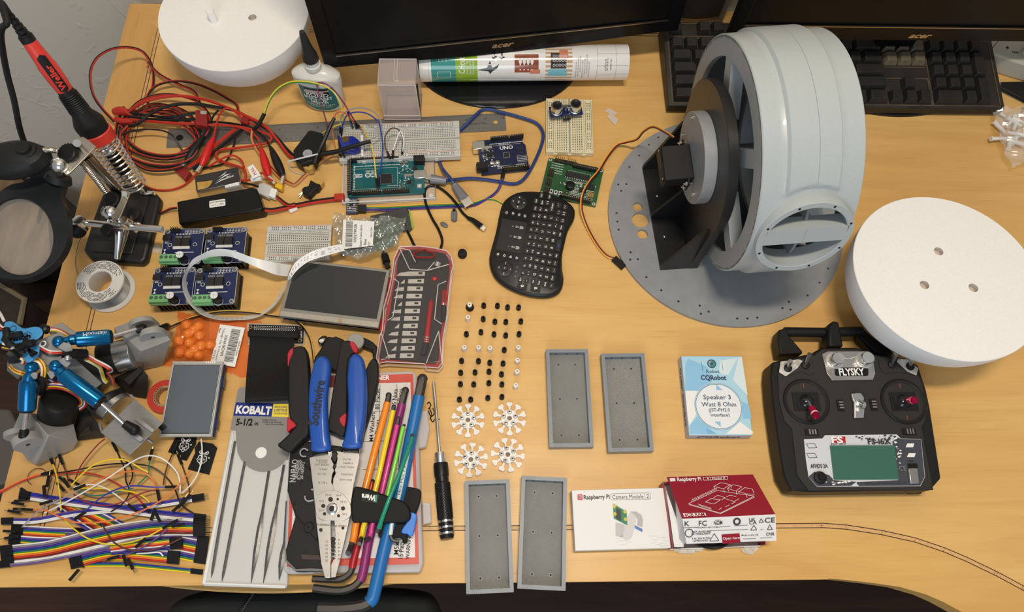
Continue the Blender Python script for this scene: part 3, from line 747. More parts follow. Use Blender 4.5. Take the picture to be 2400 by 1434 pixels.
# ================================================================ flat electronics, helpers
def LP(T,px,py,z): return MW[T.name].inverted()@U(px,py,z)
def chip(b,T,px,py,z,sx,sy,sz,m,rz=0,dz=0):
    p=LP(T,px,py,z); b.box((p.x,p.y,p.z+sz/2+dz),(sx,sy,sz),m,rz); return p
SLK=mat('silkscreen',(.75,.76,.76),.5); PIN=mat('pin_gold',(.62,.50,.25),.3,1); SOL=mat('solder',(.60,.60,.58),.3,1); HDR=mat('header_black',(.012,.012,.013),.45); IC=mat('chip_black',(.018,.018,.019),.4)
def fineprint(b,x0,y0,x1,y1,n,h,m,z,seed=1):
    rr=random.Random(seed)
    for k in range(n):
        y=y0+(y1-y0)*(k+.5)/n; x=x0
        while x<x1:
            l=min(h*(.8+rr.random()*2.6),x1-x)
            if l>0: b.flat([(x,y-h/2),(x+l,y-h/2),(x+l,y+h/2),(x,y+h/2)],z,m)
            x+=l+h*.6
def smd(b,n,x0,y0,x1,y1,z,seed):
    rr=random.Random(seed)
    for k in range(n):
        x=x0+(x1-x0)*rr.random(); y=y0+(y1-y0)*rr.random(); h=rr.random()<.5; l=.0012+.0014*rr.random(); w_=.0008+.0006*rr.random()
        m=rr.choice((IC,SLK,SOL,mat('smd_tan',(.35,.27,.18),.5),SLK)); b.box((x,y,z+.0003),(l if h else w_,w_ if h else l,.0006),m)
def header(b,x0,y0,x1,y1,n,h,z,socket=True,wd=.0025):
    p=V((x0,y0));q=V((x1,y1));d=q-p;L=d.length;a=atan2(d.y,d.x);c=(p+q)/2
    b.box((c.x,c.y,z+h/2),(L,wd,h),HDR,a)
    for i in range(n):
        r=p+d*((i+.5)/n)
        if socket: b.flat([(r.x+e*.0006,r.y+g*.0006) for e,g in ((-1,-1),(1,-1),(1,1),(-1,1))],z+h+.0001,PIN if i%3 else SOL)
        else: b.box((r.x,r.y,z+h+.002),(.0006,.0006,.004),PIN)
# ---------------------------------------------------------------- steel ruler
c,rz,w_,l_=r4((394,280),(1185,288),(1188,331),(398,320),.001)
RUL=mat('ruler_steel',(.30,.29,.275),.38,.75,noise=.10,nscale=60,aniso=(1,12,1),bump=.03); INK=mat('black_ink',(.02,.02,.02),.6)
t=thing('steel_ruler','stainless steel ruler running under the red wires and the long breadboard','ruler',(c.x,c.y,0),rz)
W2,L2=w_/2,l_/2; IN=w_/18
b=MB(t); b.prism(rrect(w_,l_,.002),.0001,.001,RUL,holes=[circ(.0032,20,W2-.014,0),circ(.0032,20,-W2+.013,0)])
for i in range(1,18*16):
    x=-W2+i*IN/16; h=.0068 if i%16==0 else (.005 if i%8==0 else (.0036 if i%4==0 else .0024))
    b.flat([(x-.0001,L2-h),(x+.0001,L2-h),(x+.0001,L2),(x-.0001,L2)],.00104,INK)
for i in range(1,18):
    b.text(str(i),(-W2+i*IN-.0032,L2-.0085),.0032,INK,bold=0,z=.00104)
    for k in range(4): b.text(str((18-i)*4+k),(-W2+i*IN+k*IN/4,-L2+.005),.0017,INK,ang=pi,bold=0,z=.00104)
b.text('18',(W2-.0032,L2-.0085),.0032,INK,bold=0,z=.00104)
for i in range(1,18*10): b.flat([(-W2+i*IN/10-.0001,-L2),(-W2+i*IN/10+.0001,-L2),(-W2+i*IN/10+.0001,-L2+.0028),(-W2+i*IN/10-.0001,-L2+.0028)],.00104,INK)
b.text('STAINLESS STEEL',(W2-.043,-.0012),.0026,INK,bold=0,z=.00104,wid=.034); p=LP(t,800,303,.001); b.text('WESTCOTT',(p.x+.006,p.y),.0042,INK,z=.00104,bold=.03)
b.build('blade')
b=MB(t); b.lathe([(.0048,0),(.0048,.0004),(1e-5,.0005)],BLK,c=(-W2+.0165,.0005,.001),n=18); b.build('round_logo')
# ---------------------------------------------------------------- breadboards
BBW=mat('breadboard_white',s2l(204,203,196),.45); BBC=mat('breadboard_cream',s2l(226,216,178),.45); HO=mat('tie_hole',(.045,.043,.04),.8); LR=mat('rail_red',s2l(200,84,70),.5); LB=mat('rail_blue',s2l(70,110,160),.5); GRV=mat('groove',s2l(160,158,150),.6)
def breadboard(name,label,corners,z,base,cols,rails=True,vert=False,lift=0):
    c,rz,w_,l_=r4(*corners,z+lift); t=thing('breadboard',label,'breadboard',(c.x,c.y,lift),rz)
    b=MB(t); b.box((0,0,z/2),(w_,l_,z),base); 
    b.build('body',bevel=.0007)
    b=MB(t); Z=z+.00012
    W,L=(l_,w_) if vert else (w_,l_)
    M=X.Rotation(pi/2,4,'Z') if vert else None
    u=L/21.5; px=(W*.93)/cols; x0=-px*(cols-1)/2; s=px*.24
    rows=[y*u for y in (1.5,2.5,3.5,4.5,5.5,-1.5,-2.5,-3.5,-4.5,-5.5)]
    for i in range(cols):
        x=x0+i*px
        for y in rows: b.flat([(x-s,y-s),(x+s,y-s),(x+s,y+s),(x-s,y+s)],Z,HO,M)
        if i%6!=5 and 0<i<cols-1:
            for y in (8.3*u,9.3*u,-8.3*u,-9.3*u): b.flat([(x-s,y-s),(x+s,y-s),(x+s,y+s),(x-s,y+s)],Z,HO,M)
    b.build('tie_points')
    b=MB(t); b.box((0,0,z+.00005),(W,u*.9,.0002) if not vert else (u*.9,W,.0002),GRV)
    for y,m in ((10.1*u,LR),(7.4*u,LB),(-7.4*u,LR if True else LB),(-10.1*u,LB)):
        if vert: m=HO
        b.line((-W*.46,y),(W*.46,y),.0005,Z,m,M)
    for y in (6.6*u,-6.6*u): b.line((-W/2,y),(W/2,y),.0006,Z,GRV,M)
    if not vert:
        for i in range(0,cols,5):
            for y in (6.3*u,-6.3*u): b.text(str(i+1 if i==0 else i),(x0+i*px,y),.0014,HO,ang=pi/2,bold=0,z=Z)
        for y,ss in ((10.1*u,'+'),(7.4*u,'-'),(-7.4*u,'+'),(-10.1*u,'-')):
            for sx in (-.48,.48): b.text(ss,(sx*W,y),.0015,HO,bold=0,z=Z)
    else:
        for i in range(5):
            for q,xx in (('abcde'[i],1.5+i),('fghij'[i],-1.5-i)):
                for yy in (-.485,.485): b.text(q.upper(),(yy*W,xx*u),.0016,HO,ang=-pi/2,bold=0,z=Z,M=M)
    b.build('rail_marks')
    for k in range(3): b=MB(t); b.box((-w_*.3+w_*.3*k,-l_/2-.0007,z*.35),(.005,.0014,z*.5),base); b.build('interlock_tab')
    return t
breadboard('breadboard','long white breadboard with jumper wires lying above the teal board',((799,295),(1075.6,279.3),(1080,365.7),(793,376.4)),.009,BBW,63,lift=.0046)
breadboard('breadboard','half size white breadboard between the blue driver boards and the silver bag',((627,528),(776.5,525.5),(774,611),(618,613)),.009,BBW,30)
breadboard('breadboard','cream breadboard carrying the two-eyed ultrasonic sensor',((1280.6,230.5),(1389,232.6),(1390,358),(1279,355.5)),.009,BBC,30,vert=True)
# ---------------------------------------------------------------- ultrasonic sensor
PCBB=mat('pcb_navy',s2l(17,34,80),.35,coat=.3); PCBD=mat('pcb_dark_blue',s2l(20,30,66),.35,coat=.3); PCT=mat('pcb_teal',s2l(14,92,98),.35,coat=.3); PCG=mat('pcb_green',s2l(34,84,48),.38,coat=.3,noise=.15,nscale=200)
c,rz,w_,l_=r4((1286,251),(1362,241),(1366,267),(1291,274),.020)
t=thing('ultrasonic_sensor','ultrasonic distance sensor with two silver cans plugged into the cream breadboard','sensor',(c.x,c.y,.0185),rz)
b=MB(t); b.box((0,0,0),(w_,l_,.0016),PCBB); smd(b,12,-w_*.12,-l_*.4,w_*.12,l_*.4,.0008,3); b.build('board')
for sx in (-1,1):
    b=MB(t); b.lathe([(.0084,0),(.0084,.0007),(.0078,.001),(.0078,.0105),(.0074,.0115),(.0058,.0115),(.0056,.0095),(1e-5,.0092)],CHR,c=(sx*w_*.285,l_*.06,.0008),n=32,mats={6:BLK}); b.build('can',label='silver ultrasonic can with a dark mesh face')
b=MB(t)
for i in range(4): x=-.0038+i*.00254; b.tube([(x,-l_*.42,.002),(x,-l_*.55,.002),(x,-l_*.62,0),(x,-l_*.62,-.0095)],.0004,SOL,n=5,sp=0)
b.box((0,-l_*.62,-.0035),(.0105,.0025,.0025),HDR); b.build('pin_header')
b=MB(t); b.box((0,l_*.36,.0016),(.010,.0035,.002),SOL); b.build('crystal')
# ---------------------------------------------------------------- teal microcontroller board in a clear case
MC=((817,378),(991,367.5),(997,452),(812,461)); zc=.012
c,rz,w_,l_=r4(*MC,.007)
t=thing('clear_tray','clear plastic mounting tray around the teal microcontroller board','tray',(c.x,c.y,0),rz)
CC=clear('clear_acrylic',(.80,.80,.80),.22,.08); CCE=clear('acrylic_edge',(.85,.85,.84),.6,.1)
b=MB(t); b.box((.004,-.001,.0012),(w_+.020,l_+.014,.002),CC); b.build('base')
b=MB(t); x0,x1,y0,y1=-w_/2-.006,w_/2+.014,-l_/2-.008,l_/2+.006
b.tube([(x0,y0,.006),(x1,y0,.006),(x1,y1,.006),(x0,y1,.006),(x0,y0,.006)],.0011,CCE,n=6,sp=0); b.tube([(x0,y0,.0016),(x1,y0,.0016),(x1,y1,.0016),(x0,y1,.0016),(x0,y0,.0016)],.0009,CCE,n=6,sp=0)
for x in (x0+.006,x1-.006):
    for y in (y0+.003,y1-.003): b.lathe([(.003,0),(.003,.006),(.0015,.0062)],CCE,c=(x,y,.002),n=12)
b.build('raised_rim')
mt=thing('microcontroller_board','teal microcontroller board with a white infinity mark in a clear tray','circuit board',(c.x,c.y,.0045),rz)
zb=.0016
b=MB(mt); b.box((0,0,.0008),(w_,l_,.0016),PCT); b.build('board',bevel=.0004)
b=MB(mt)
b.text('ARDUINO',(-.020,.0105),.0026,SLK,ang=pi,z=zb+.0001,wid=.014); 
for s in (-1,1): b.ring((-.0205+s*.0034,.0045),.0031,.0013,zb+.0001,SLK,18)
b.line((-.026,.0045),(-.0225,.0045),.0005,zb+.00015,SLK); b.line((-.0185,.0045),(-.0158,.0045),.0005,zb+.00015,SLK); b.line((-.0171,.0033),(-.0171,.0057),.0005,zb+.00015,SLK)
b.flat([(-.042,.0015),(-.031,.0015),(-.031,.0065),(-.042,.0065)],zb+.0001,SLK); b.text('MEGA',(-.0365,.004),.003,PCT,ang=pi,z=zb+.0002,wid=.009)
b.pline([(-.0445,-.0165),(.015,-.0165),(.015,.0145),(-.0445,.0145)],.0003,zb+.0001,SLK,close=True)
b.text('MADE IN ITALY',(.008,-.0135),.0016,SLK,ang=pi,z=zb+.0001,wid=.014); b.text('ARDUINO.CC',(-.013,-.0185),.0016,SLK,ang=pi,z=zb+.0001,wid=.013); b.text('POWER',(.013,.0185),.0014,SLK,ang=pi,z=zb+.0001); b.text('PWM',(-.0,.0185),.0014,SLK,ang=pi,z=zb+.0001)
fineprint(b,-.042,-.0215,.028,-.019,1,.0011,SLK,zb+.0001,5); fineprint(b,-.042,.0175,.03,.020,1,.0011,SLK,zb+.0001,6)
for i in range(18): b.flat([(-.0425,-.022+i*.0024),(-.0405,-.022+i*.0024),(-.0405,-.0207+i*.0024),(-.0425,-.0207+i*.0024)],zb+.0001,SLK)
b.build('printing')
b=MB(mt); header(b,-.046,l_/2-.0025,-.004,l_/2-.0025,16,.0085,zb); b.build('socket_header'); b=MB(mt); header(b,-.002,l_/2-.0025,.018,l_/2-.0025,8,.0085,zb); b.build('socket_header')
b=MB(mt); header(b,-.043,-l_/2+.0025,-.006,-l_/2+.0025,14,.0085,zb); b.build('socket_header'); b=MB(mt); header(b,-.004,-l_/2+.0025,.030,-l_/2+.0025,14,.0085,zb); b.build('socket_header')
b=MB(mt); header(b,-w_/2+.0022,-l_/2+.003,-w_/2+.0022,l_/2-.003,18,.0085,zb); b.build('socket_header'); b=MB(mt); header(b,-w_/2+.0048,-l_/2+.003,-w_/2+.0048,l_/2-.003,18,.0085,zb); b.build('socket_header')
b=MB(mt); b.box((.0005,-.003,zb+.0007),(.014,.014,.0014),IC,0); 
for i in range(24): 
    for s in (-1,1): b.box((.0005-.0062+i*.00054,-.003+s*.0075,zb+.0003),(.0003,.0016,.0005),SOL); b.box((.0005+s*.0075,-.003-.0062+i*.00054,zb+.0003),(.0016,.0003,.0005),SOL)
b.build('processor')
b=MB(mt); b.box((.0455,-.0045,zb+.0052),(.0165,.012,.0105),CHR); b.build('usb_socket',bevel=.0004,label='silver square usb socket')
b=MB(mt); b.box((.0445,.0205,zb+.0052),(.014,.009,.0105),HDR); b.cyl((.040,.0205,zb+.005),(.052,.0205,zb+.005),.0042,BLK); b.build('power_jack',bevel=.0004)
for x in (.0215,.0275):
    b=MB(mt); b.lathe([(.0030,0),(.0030,.001),(.0026,.0012),(.0026,.005),(.0023,.0055),(1e-5,.0055)],CHR,c=(x,.0175,zb),n=18,mats={4:SOL}); b.flat([(x-.0024,.0175-.0008),(x+.0024,.0175-.0008),(x+.0018,.0175-.0017),(x-.0018,.0175-.0017)],zb+.0057,BLK); b.build('capacitor')
b=MB(mt); smd(b,46,.016,-.019,.036,.013,zb,11); b.box((.029,-.0005,zb+.0015),(.0105,.004,.003),CHR); b.box((.030,-.0095,zb+.0006),(.005,.005,.001),IC); b.box((.0385,.0105,zb+.0012),(.005,.006,.0022),IC); b.box((-.010,-.003,zb+.0015),(.005,.007,.003),IC); b.box((.0435,-.0175,zb+.001),(.006,.006,.002),CHR); b.sph((.0435,-.0175,zb+.002),.0017,WHT,8,5)
for i in range(6): b.box((.0335+.0025*(i%2),-.019+.0025*(i//2),zb+.004),(.0006,.0006,.007),PIN)
b.build('components')
# ---------------------------------------------------------------- dark blue uno board
c,rz,w_,l_=r4((1121,330),(1229,316),(1240,394.5),(1126,411),.006)
t=thing('microcontroller_board','dark blue UNO circuit board inside the loop of the blue cable','circuit board',(c.x,c.y,.0008),rz)
b=MB(t); b.prism([(-w_/2,-l_/2),(w_/2-.004,-l_/2),(w_/2,-l_/2+.004),(w_/2,l_/2-.014),(w_/2-.003,l_/2-.010),(w_/2-.003,l_/2),(-w_/2,l_/2)],.002,.0036,PCBD); b.build('board'); zb=.0036
b=MB(t); b.text('UNO',(.006,.012),.0052,SLK,z=zb+.0001,wid=.018,bold=.03); b.text('DIGITAL (PWM~)',(.004,.0175),.0014,SLK,z=zb+.0001); b.text('POWER',(-.006,-.0175),.0014,SLK,z=zb+.0001); b.text('ANALOG IN',(.021,-.0172),.0014,SLK,z=zb+.0001)
fineprint(b,-.016,.0185,.030,.0205,1,.0011,SLK,zb+.0001,3); fineprint(b,-.010,-.0205,.030,-.0185,1,.0011,SLK,zb+.0001,4)
for k in range(4): b.pline([(.0185,-.013+k*.0026),(.031,-.013+k*.0026),(.031,-.0108+k*.0026),(.0185,-.0108+k*.0026)],.0003,zb+.0001,SLK,close=True)
b.text('TX RX L',(-.013,.004),.0014,SLK,ang=pi/2,z=zb+.0001); b.line((-.015,.0165),(.026,.0165),.0003,zb+.0001,SLK); b.line((-.008,-.0165),(.010,-.0165),.0003,zb+.0001,SLK); b.line((.014,-.016),(.030,-.016),.0003,zb+.0001,SLK)
b.build('printing')
b=MB(t); header(b,-.014,l_/2-.0025,.0105,l_/2-.0025,10,.0085,zb); b.build('socket_header'); b=MB(t); header(b,.012,l_/2-.0025,.031,l_/2-.0025,8,.0085,zb); b.build('socket_header')
b=MB(t); header(b,-.004,-l_/2+.0025,.014,-l_/2+.0025,8,.0085,zb); b.build('socket_header'); b=MB(t); header(b,.0155,-l_/2+.0025,.032,-l_/2+.0025,6,.0085,zb); b.build('socket_header')
b=MB(t); b.box((-w_/2+.001,l_/2-.0145,zb+.0055),(.016,.0125,.011),CHR); b.build('usb_socket',bevel=.0004)
b=MB(t); b.box((-w_/2+.002,-l_/2+.0085,zb+.0055),(.0145,.0095,.0105),HDR); b.cyl((-w_/2-.006,-l_/2+.0085,zb+.0055),(-w_/2+.008,-l_/2+.0085,zb+.0055),.0045,BLK); b.build('power_jack')
for x in (-.0165,-.009):
    b=MB(t); b.lathe([(.0034,0),(.0034,.0012),(.003,.0014),(.003,.006),(1e-5,.0062)],CHR,c=(x,-.0135,zb),n=18); b.build('capacitor')
b=MB(t); b.box((.0045,-.0005,zb+.0006),(.0085,.0085,.0011),SOL,0); b.box((.0045,-.0005,zb+.0009),(.007,.007,.0013),IC,0); b.build('processor')
b=MB(t); smd(b,60,-.029,-.016,-.012,.012,zb,21); b.box((-.019,.0135,zb+.0015),(.011,.0042,.003),CHR); b.box((-.0165,.0035,zb+.0006),(.010,.0055,.0012),IC)
for i in range(6): b.box((.021+.0025*(i%3),.0035+.0025*(i//3),zb+.004),(.0006,.0006,.006),PIN)
b.build('components')
# ---------------------------------------------------------------- green controller board
c,rz,w_,l_=r4((1286,369.7),(1415.3,394.6),(1396,484.7),(1265,453),.005)
t=thing('controller_board','green controller board with black buzzer and rows of pins above the mini keyboard','circuit board',(c.x,c.y,.0008),rz)
b=MB(t); b.prism(rrect(w_,l_,.0015),.0016,.0034,PCG); b.build('board'); zb=.0034
b=MB(t)
for x in (-w_/2+.003,w_/2-.003):
    for y in (-l_/2+.003,l_/2-.003): b.ring((x,y),.0017,.0008,zb+.0001,SLK,12); b.flat(circ(.0013,10,x,y),zb+.0001,HO)
fineprint(b,-w_*.42,l_*.1,-w_*.2,l_*.42,5,.0009,SLK,zb+.0001,9); fineprint(b,w_*.0,-l_*.40,w_*.42,-l_*.12,7,.0008,SLK,zb+.0001,8); b.pline([(-w_*.1,l_*.02),(w_*.3,l_*.02),(w_*.3,l_*.28),(-w_*.1,l_*.28)],.0003,zb+.0001,SLK,close=True)
b.build('printing')
b=MB(t); b.box((.006,l_*.14,zb+.002),(.033,.008,.0035),IC)
for i in range(14): b.box((-.0095+i*.0024,l_*.14-.0047,zb+.0015),(.0008,.0012,.003),SLK)
b.build('long_chip')
b=MB(t); b.lathe([(.0058,0),(.0058,.007),(.005,.0075),(.0012,.0075),(.001,.0068),(1e-5,.0068)],BLK,c=(-.001,-l_*.16,zb),n=28); b.build('buzzer')
b=MB(t)
for i in range(11): 
    if i!=5: b.box((-w_*.36+i*.0026,l_/2-.001,zb+.005),(.0007,.0007,.0095),PIN); b.box((-w_*.36+i*.0026,l_/2-.004,zb+.005),(.0007,.0007,.008),PIN)
b.box((-w_*.36+.013,l_/2-.0025,zb+.0012),(.030,.0055,.0024),HDR)
for g in range(3):
    for i in range(4):
        for j in range(3): b.box((-w_*.43+j*.0026,l_*.16-g*.0145-i*.0026,zb+.004),(.0007,.0007,.0085),PIN)
    b.box((-w_*.43+.0026,l_*.16-g*.0145-.004,zb+.0012),(.0078,.0105,.0024),HDR)
b.build('pin_rows')
b=MB(t); header(b,-w_*.05,l_/2-.006,w_*.40,l_/2-.006,12,.006,zb,True,.005); b.build('socket_header'); b=MB(t); header(b,-w_*.15,-l_/2+.0035,w_*.40,-l_/2+.0035,16,.006,zb,True,.004); b.build('socket_header')
b=MB(t)
for i in range(3): b.box((-w_*.31+i*.006,-l_*.38,zb+.001),(.004,.006,.002),SLK); b.box((-w_*.31+i*.006,-l_*.38,zb+.0022),(.0022,.003,.0006),BLK)
smd(b,60,-w_*.22,-l_*.35,w_*.44,l_*.0,zb,31); b.box((.010,-.0015,zb+.0012),(.009,.0035,.0025),CHR); b.box((w_*.38,-l_*.26,zb+.0015),(.007,.007,.003),mat('mini_usb_gold',(.5,.33,.10),.3,1)); b.box((w_*.36,-l_*.05,zb+.001),(.008,.007,.002),IC); b.box((.016,-l_*.18,zb+.001),(.010,.005,.002),IC)
b.build('components')
# ---------------------------------------------------------------- mini keyboard with touchpad
def K2(x,y,z=.0105): return U(1020+x/4.781,420+y/4.781,z)
okb=[(1090,133),(1190,140),(1300,162),(1400,200),(1480,250),(1530,290),(1558,330),(1568,370),(1555,450),(1490,570),(1455,700),(1425,850),(1425,1000),(1440,1120),(1420,1220),(1360,1285),(1240,1318),(1050,1300),(850,1230),(700,1130),(630,1020),(605,900),(620,800),(680,580),(720,380),(760,260),(850,180),(960,140)]
OP=[K2(x,y,.009) for x,y in okb]; OP=spline([*OP,OP[0]],4)[:-1]
ce=sum(OP,V())/len(OP); dq=(K2(1245,345)-K2(1110,1065)); ka2=atan2(dq.y,dq.x)
t=thing('mini_keyboard','small black handheld keyboard with touchpad and white key letters','keyboard',(ce.x,ce.y,0),ka2)
KB=mat('mini_body',(.013,.013,.013),.42); KP=mat('mini_key',(.018,.018,.018),.5); KW_=mat('key_print',(.80,.80,.78),.5); KGY=mat('grey_print_ink',(.38,.38,.37),.5)
b=MB(t,True)
def offs(P,d): 
    c=sum(P,V())/len(P); return [p+(c-p).normalized()*d for p in P]
n=len(OP); L0,L1,L2_,L3=offs(OP,.005),OP,OP,offs(OP,.004)
vs=[(p.x,p.y,.0012) for p in L0]+[(p.x,p.y,.005) for p in L1]+[(p.x,p.y,.009) for p in offs(OP,.0006)]+[(p.x,p.y,.0112) for p in L3]
fs=[(j*n+(i+1)%n,j*n+i,(j+1)*n+i,(j+1)*n+(i+1)%n) for j in range(3) for i in range(n)]
fs=[f for f in fs]+[tuple(range(n)),tuple(range(4*n-1,3*n-1,-1))]
b.add(vs,fs,KB,True); b.build('body',ang=50)
zk=.0113
def kbtn(px,py,s,w_=.0078,h_=.0062,ts=.0026,font=None,m=KW_,sz=None):
    p=LP(t,1020+px/4.781,420+py/4.781,zk+.001)
    if p is None: return
    b=MB(t); b.prism(rrect(w_,h_,.0014,2,p.x,p.y),zk-.0002,zk+.0010,KP)
    if s: b.text(s,(p.x,p.y),ts,m,z=zk+.00115,bold=.02,wid=sz)
    return b.build('key')
R1=[('Esc',955,1120),('F1',985,1048),('F2',1000,968),('F3',1015,885),('F4',1032,803),('F5',1048,720),('F6',1063,642),('F7',1078,563),('F8',1095,485),('F9',1108,410),('F10',1123,325),('Del',1132,243),
('~ `',1025,1130),('1 !',1045,1052),('2 @',1060,970),('3 #',1075,890),('4 $',1090,808),('5 %',1105,730),('6 ^',1120,648),('7 &',1137,568),('8 *',1150,490),('9 (',1165,412),('0 )',1180,335),('Back',1197,260),('Tab',1097,1148),
('\\ |',1258,265),('Caps',1160,1160),('Shift',1232,1175),('< ,',1350,520),('> .',1363,445),(': ;',1380,370),('" \'',1385,290),('Fn',1300,1190),('Ctrl',1312,1108),('- _',1328,1020),('= +',1343,940),('Alt',1357,858),('AltGr',1398,620),('Menu',1410,540),('{ [',1425,465),('} ]',1440,385),('? /',1455,310)]
for s,x,y in R1: kbtn(x,y,s,ts=.0019,sz=.0058 if len(s)>3 else (.0044 if len(s)==3 else None),m=KGY if s=='Fn' else KW_)
for i,s in enumerate('QWERTYUIOP'): kbtn(1110+15*i,1065-80*i,s,ts=.0029)
for i,s in enumerate('ASDFGHJKL'): kbtn(1178+15*i,1080-81*i,s,ts=.0029)
for i,s in enumerate('ZXCVBNM'): kbtn(1247+14.5*i,1095-82*i,s,ts=.0029)
kbtn(1310,310,'<-Enter',w_=.0165,ts=.0022,sz=.011); kbtn(1383,740,'Space',w_=.0165,ts=.0018,m=mat('blue_ink',(.03,.08,.4),.5)); kbtn(1190,180,'PgUp',w_=.0085,h_=.005,ts=.0016); kbtn(1280,195,'PgDn',w_=.0085,h_=.005,ts=.0016)
for x,y in ((975,1200),(1125,1225)):
    kbtn(x,y,None,w_=.0085,h_=.0125)
    b=MB(t); p=LP(t,1020+x/4.781,420+y/4.781,zk+.001); b.prism(rrect(.0026,.0040,.0012,3,p.x+.0008,p.y),zk+.0010,zk+.0012,KW_); b.line((p.x+.0008,p.y-.0014),(p.x+.0008,p.y+.0014),.0003,zk+.0014,KP); b.line((p.x-.002,p.y+.001),(p.x+.0,p.y+.001),.0004,zk+.0013,KW_); b.build('mouse_symbol')
b=MB(t); q=[LP(t,1020+x/4.781,420+y/4.781,zk) for x,y in ((755,440),(1030,485),(960,840),(680,790))]
cx_=sum(p.x for p in q)/4; cy_=sum(p.y for p in q)/4; ww=(q[0]-q[3]).length; hh=(q[0]-q[1]).length
b.prism(rrect(ww,hh,.0015,3,cx_,cy_),zk-.0001,zk+.0003,mat('touch_surface',(.016,.016,.016),.3)); b.pline(rrect(ww,hh,.0015,3,cx_,cy_),.0003,zk+.0005,KP,close=True)
for k,s in enumerate(('L','II','R')):
    yy=cy_+hh*.02; xx=cx_-ww*.33+ww*.32*k; b.prism([(xx+.0022*cos(a)*1.0,yy-.0105+.003*sin(a)) for a in [2*pi*i/14 for i in range(14)]],zk+.0003,zk+.0004,KGY); b.prism([(xx-.0007,yy-.009),(xx+.0007,yy-.009),(xx+.0007,yy-.004),(xx-.0007,yy-.004)],zk+.0003,zk+.0004,KGY); b.ring((xx,yy-.0045),.0012,.0006,zk+.0005,KGY,12); b.text(s,(xx,yy+.0005),.0022,KGY,z=zk+.0005)
b.build('touchpad')
for (x,y),lab in (((935,260),('<','>','^','v','OK')),((778,1002),('V-','V+','>>','<<','>|'))):
    b=MB(t); p=LP(t,1020+x/4.781,420+y/4.781,zk); b.lathe([(.0108,-.0002),(.0108,.0008),(.0102,.0011),(.0045,.0011),(.0043,.0003),(.0038,.0003),(.0036,.0013),(1e-5,.0013)],KP,c=(p.x,p.y,zk),n=36)
    if lab[4]=='OK':
        for a in range(4):
            an=a*pi/2; cxx,cyy=p.x+.0072*cos(an),p.y+.0072*sin(an)
            b.flat([(cxx+.0014*cos(an),cyy+.0014*sin(an)),(cxx+.0013*cos(an+2.3),cyy+.0013*sin(an+2.3)),(cxx+.0013*cos(an-2.3),cyy+.0013*sin(an-2.3))],zk+.0013,KW_)
        b.text('OK',(p.x,p.y),.0018,KW_,z=zk+.0015)
    else:
        for s,dx_,dy_ in (('V+',0,.0072),('V-',0,-.0072),('|<<',-.0072,0),('>>|',.0072,0)): b.text(s,(p.x+dx_,p.y+dy_),.0017,KW_,z=zk+.0013)
        b.text('>II',(p.x,p.y),.0015,KW_,z=zk+.0015)
    b.build('direction_pad')
for k,(x,y) in enumerate(((800,378),(872,388),(940,403),(1005,418),(703,845),(775,860),(845,875),(913,888))):
    b=MB(t); p=LP(t,1020+x/4.781,420+y/4.781,zk); b.lathe([(.0032,-.0002),(.0032,.0007),(.0028,.0010),(1e-5,.0010)],KP,c=(p.x,p.y,zk),n=18); b.ring((p.x,p.y),.0011,.0007,zk+.0012,KW_,10); b.line((p.x+.0012,p.y),(p.x+.0022,p.y+(.0008 if k%2 else -.0006)),.0006,zk+.0012,KW_); b.build('round_button')
b=MB(t)
for x,y in ((918,985),(908,1035),(897,1085)): p=LP(t,1020+x/4.781,420+y/4.781,zk); b.ring((p.x,p.y),.0007,.0004,zk+.0001,KGY,8)
b.build('indicator_lights')
# ================================================================ cables
def PX(pts): return [U(*p) for p in pts]
def wire(T,name,pts,r,m,n=6,sp=5,label=None,parent=None):
    b=MB(T,True); b.tube(PX(pts),r,m,n=n,sp=sp); return b.build(name,parent,label=label)
def side(pts,o):            # the same pixel path shifted sideways by o pixels
    out=[]
    for i,p in enumerate(pts):
        a=pts[max(i-1,0)];c=pts[min(i+1,len(pts)-1)];dx,dy=c[0]-a[0],c[1]-a[1];L=hypot(dx,dy) or 1
        out.append((p[0]-dy/L*o,p[1]+dx/L*o,p[2]))
    return out
def pair(T,pts,r,m1,m2,gap,nm='wire'):
    a=wire(T,nm,side(pts,gap/2),r,m1); b=wire(T,nm,side(pts,-gap/2),r,m2); return a,b
SRD=mat('silicone_red',s2l(184,48,34),.38); SBK=mat('silicone_black',(.010,.010,.011),.42,spec=.35); DRD=mat('dark_red_plastic',s2l(140,34,32),.35)
BLC=mat('blue_usb_cable',s2l(42,64,122),.25,coat=.4,noise=.35,nscale=500); BOOT=mat('smoky_boot',(.22,.22,.24),.3,alpha=.9)
t=thing('usb_cable','translucent blue usb cable looping around the dark blue UNO board','cable',U(1160,425))
# socket end
cp=[(1046,424,.009),(1065,421,.007),(1105,418,.0045),(1160,424,.003),(1198,431,.003),(1218,427,.003),(1234,412,.004),(1250,385,.004),(1265,352,.004),(1273,322,.004),(1269,302,.004),(1254,287,.004),(1220,275,.004),(1180,264,.004),(1150,257,.004),(1130,258,.004),(1112,272,.004),(1094,291,.0032),(1078,306,.0026),(1062,325,.0024),(1042,348,.0024),(1030,368,.0024),(1032,385,.004),(1042,402,.012),(1056,418,.014),(1064,430,.010)]
wire(t,'cord',cp,.0023,BLC,n=10)
b=MB(t,True); b.cyl(U(1010,419,.010),U(1046,424,.009),.0062,BOOT,.0048,n=16); b.build('plug_boot')
b=MB(t,True); p,q=U(1000,417,.010),U(1010,419,.010); b.box((p+q)/2,((q-p).length*1.2,.008,.008),CHR,rz=atan2((q-p).y,(q-p).x)); b.build('square_plug')
b=MB(t,True); b.tube(PX([(1064,430,.010),(1070,440,.0075),(1088,465,.007)]),.006,BOOT,n=10,rad=lambda u:.0038+.0032*u); b.build('plug_boot')
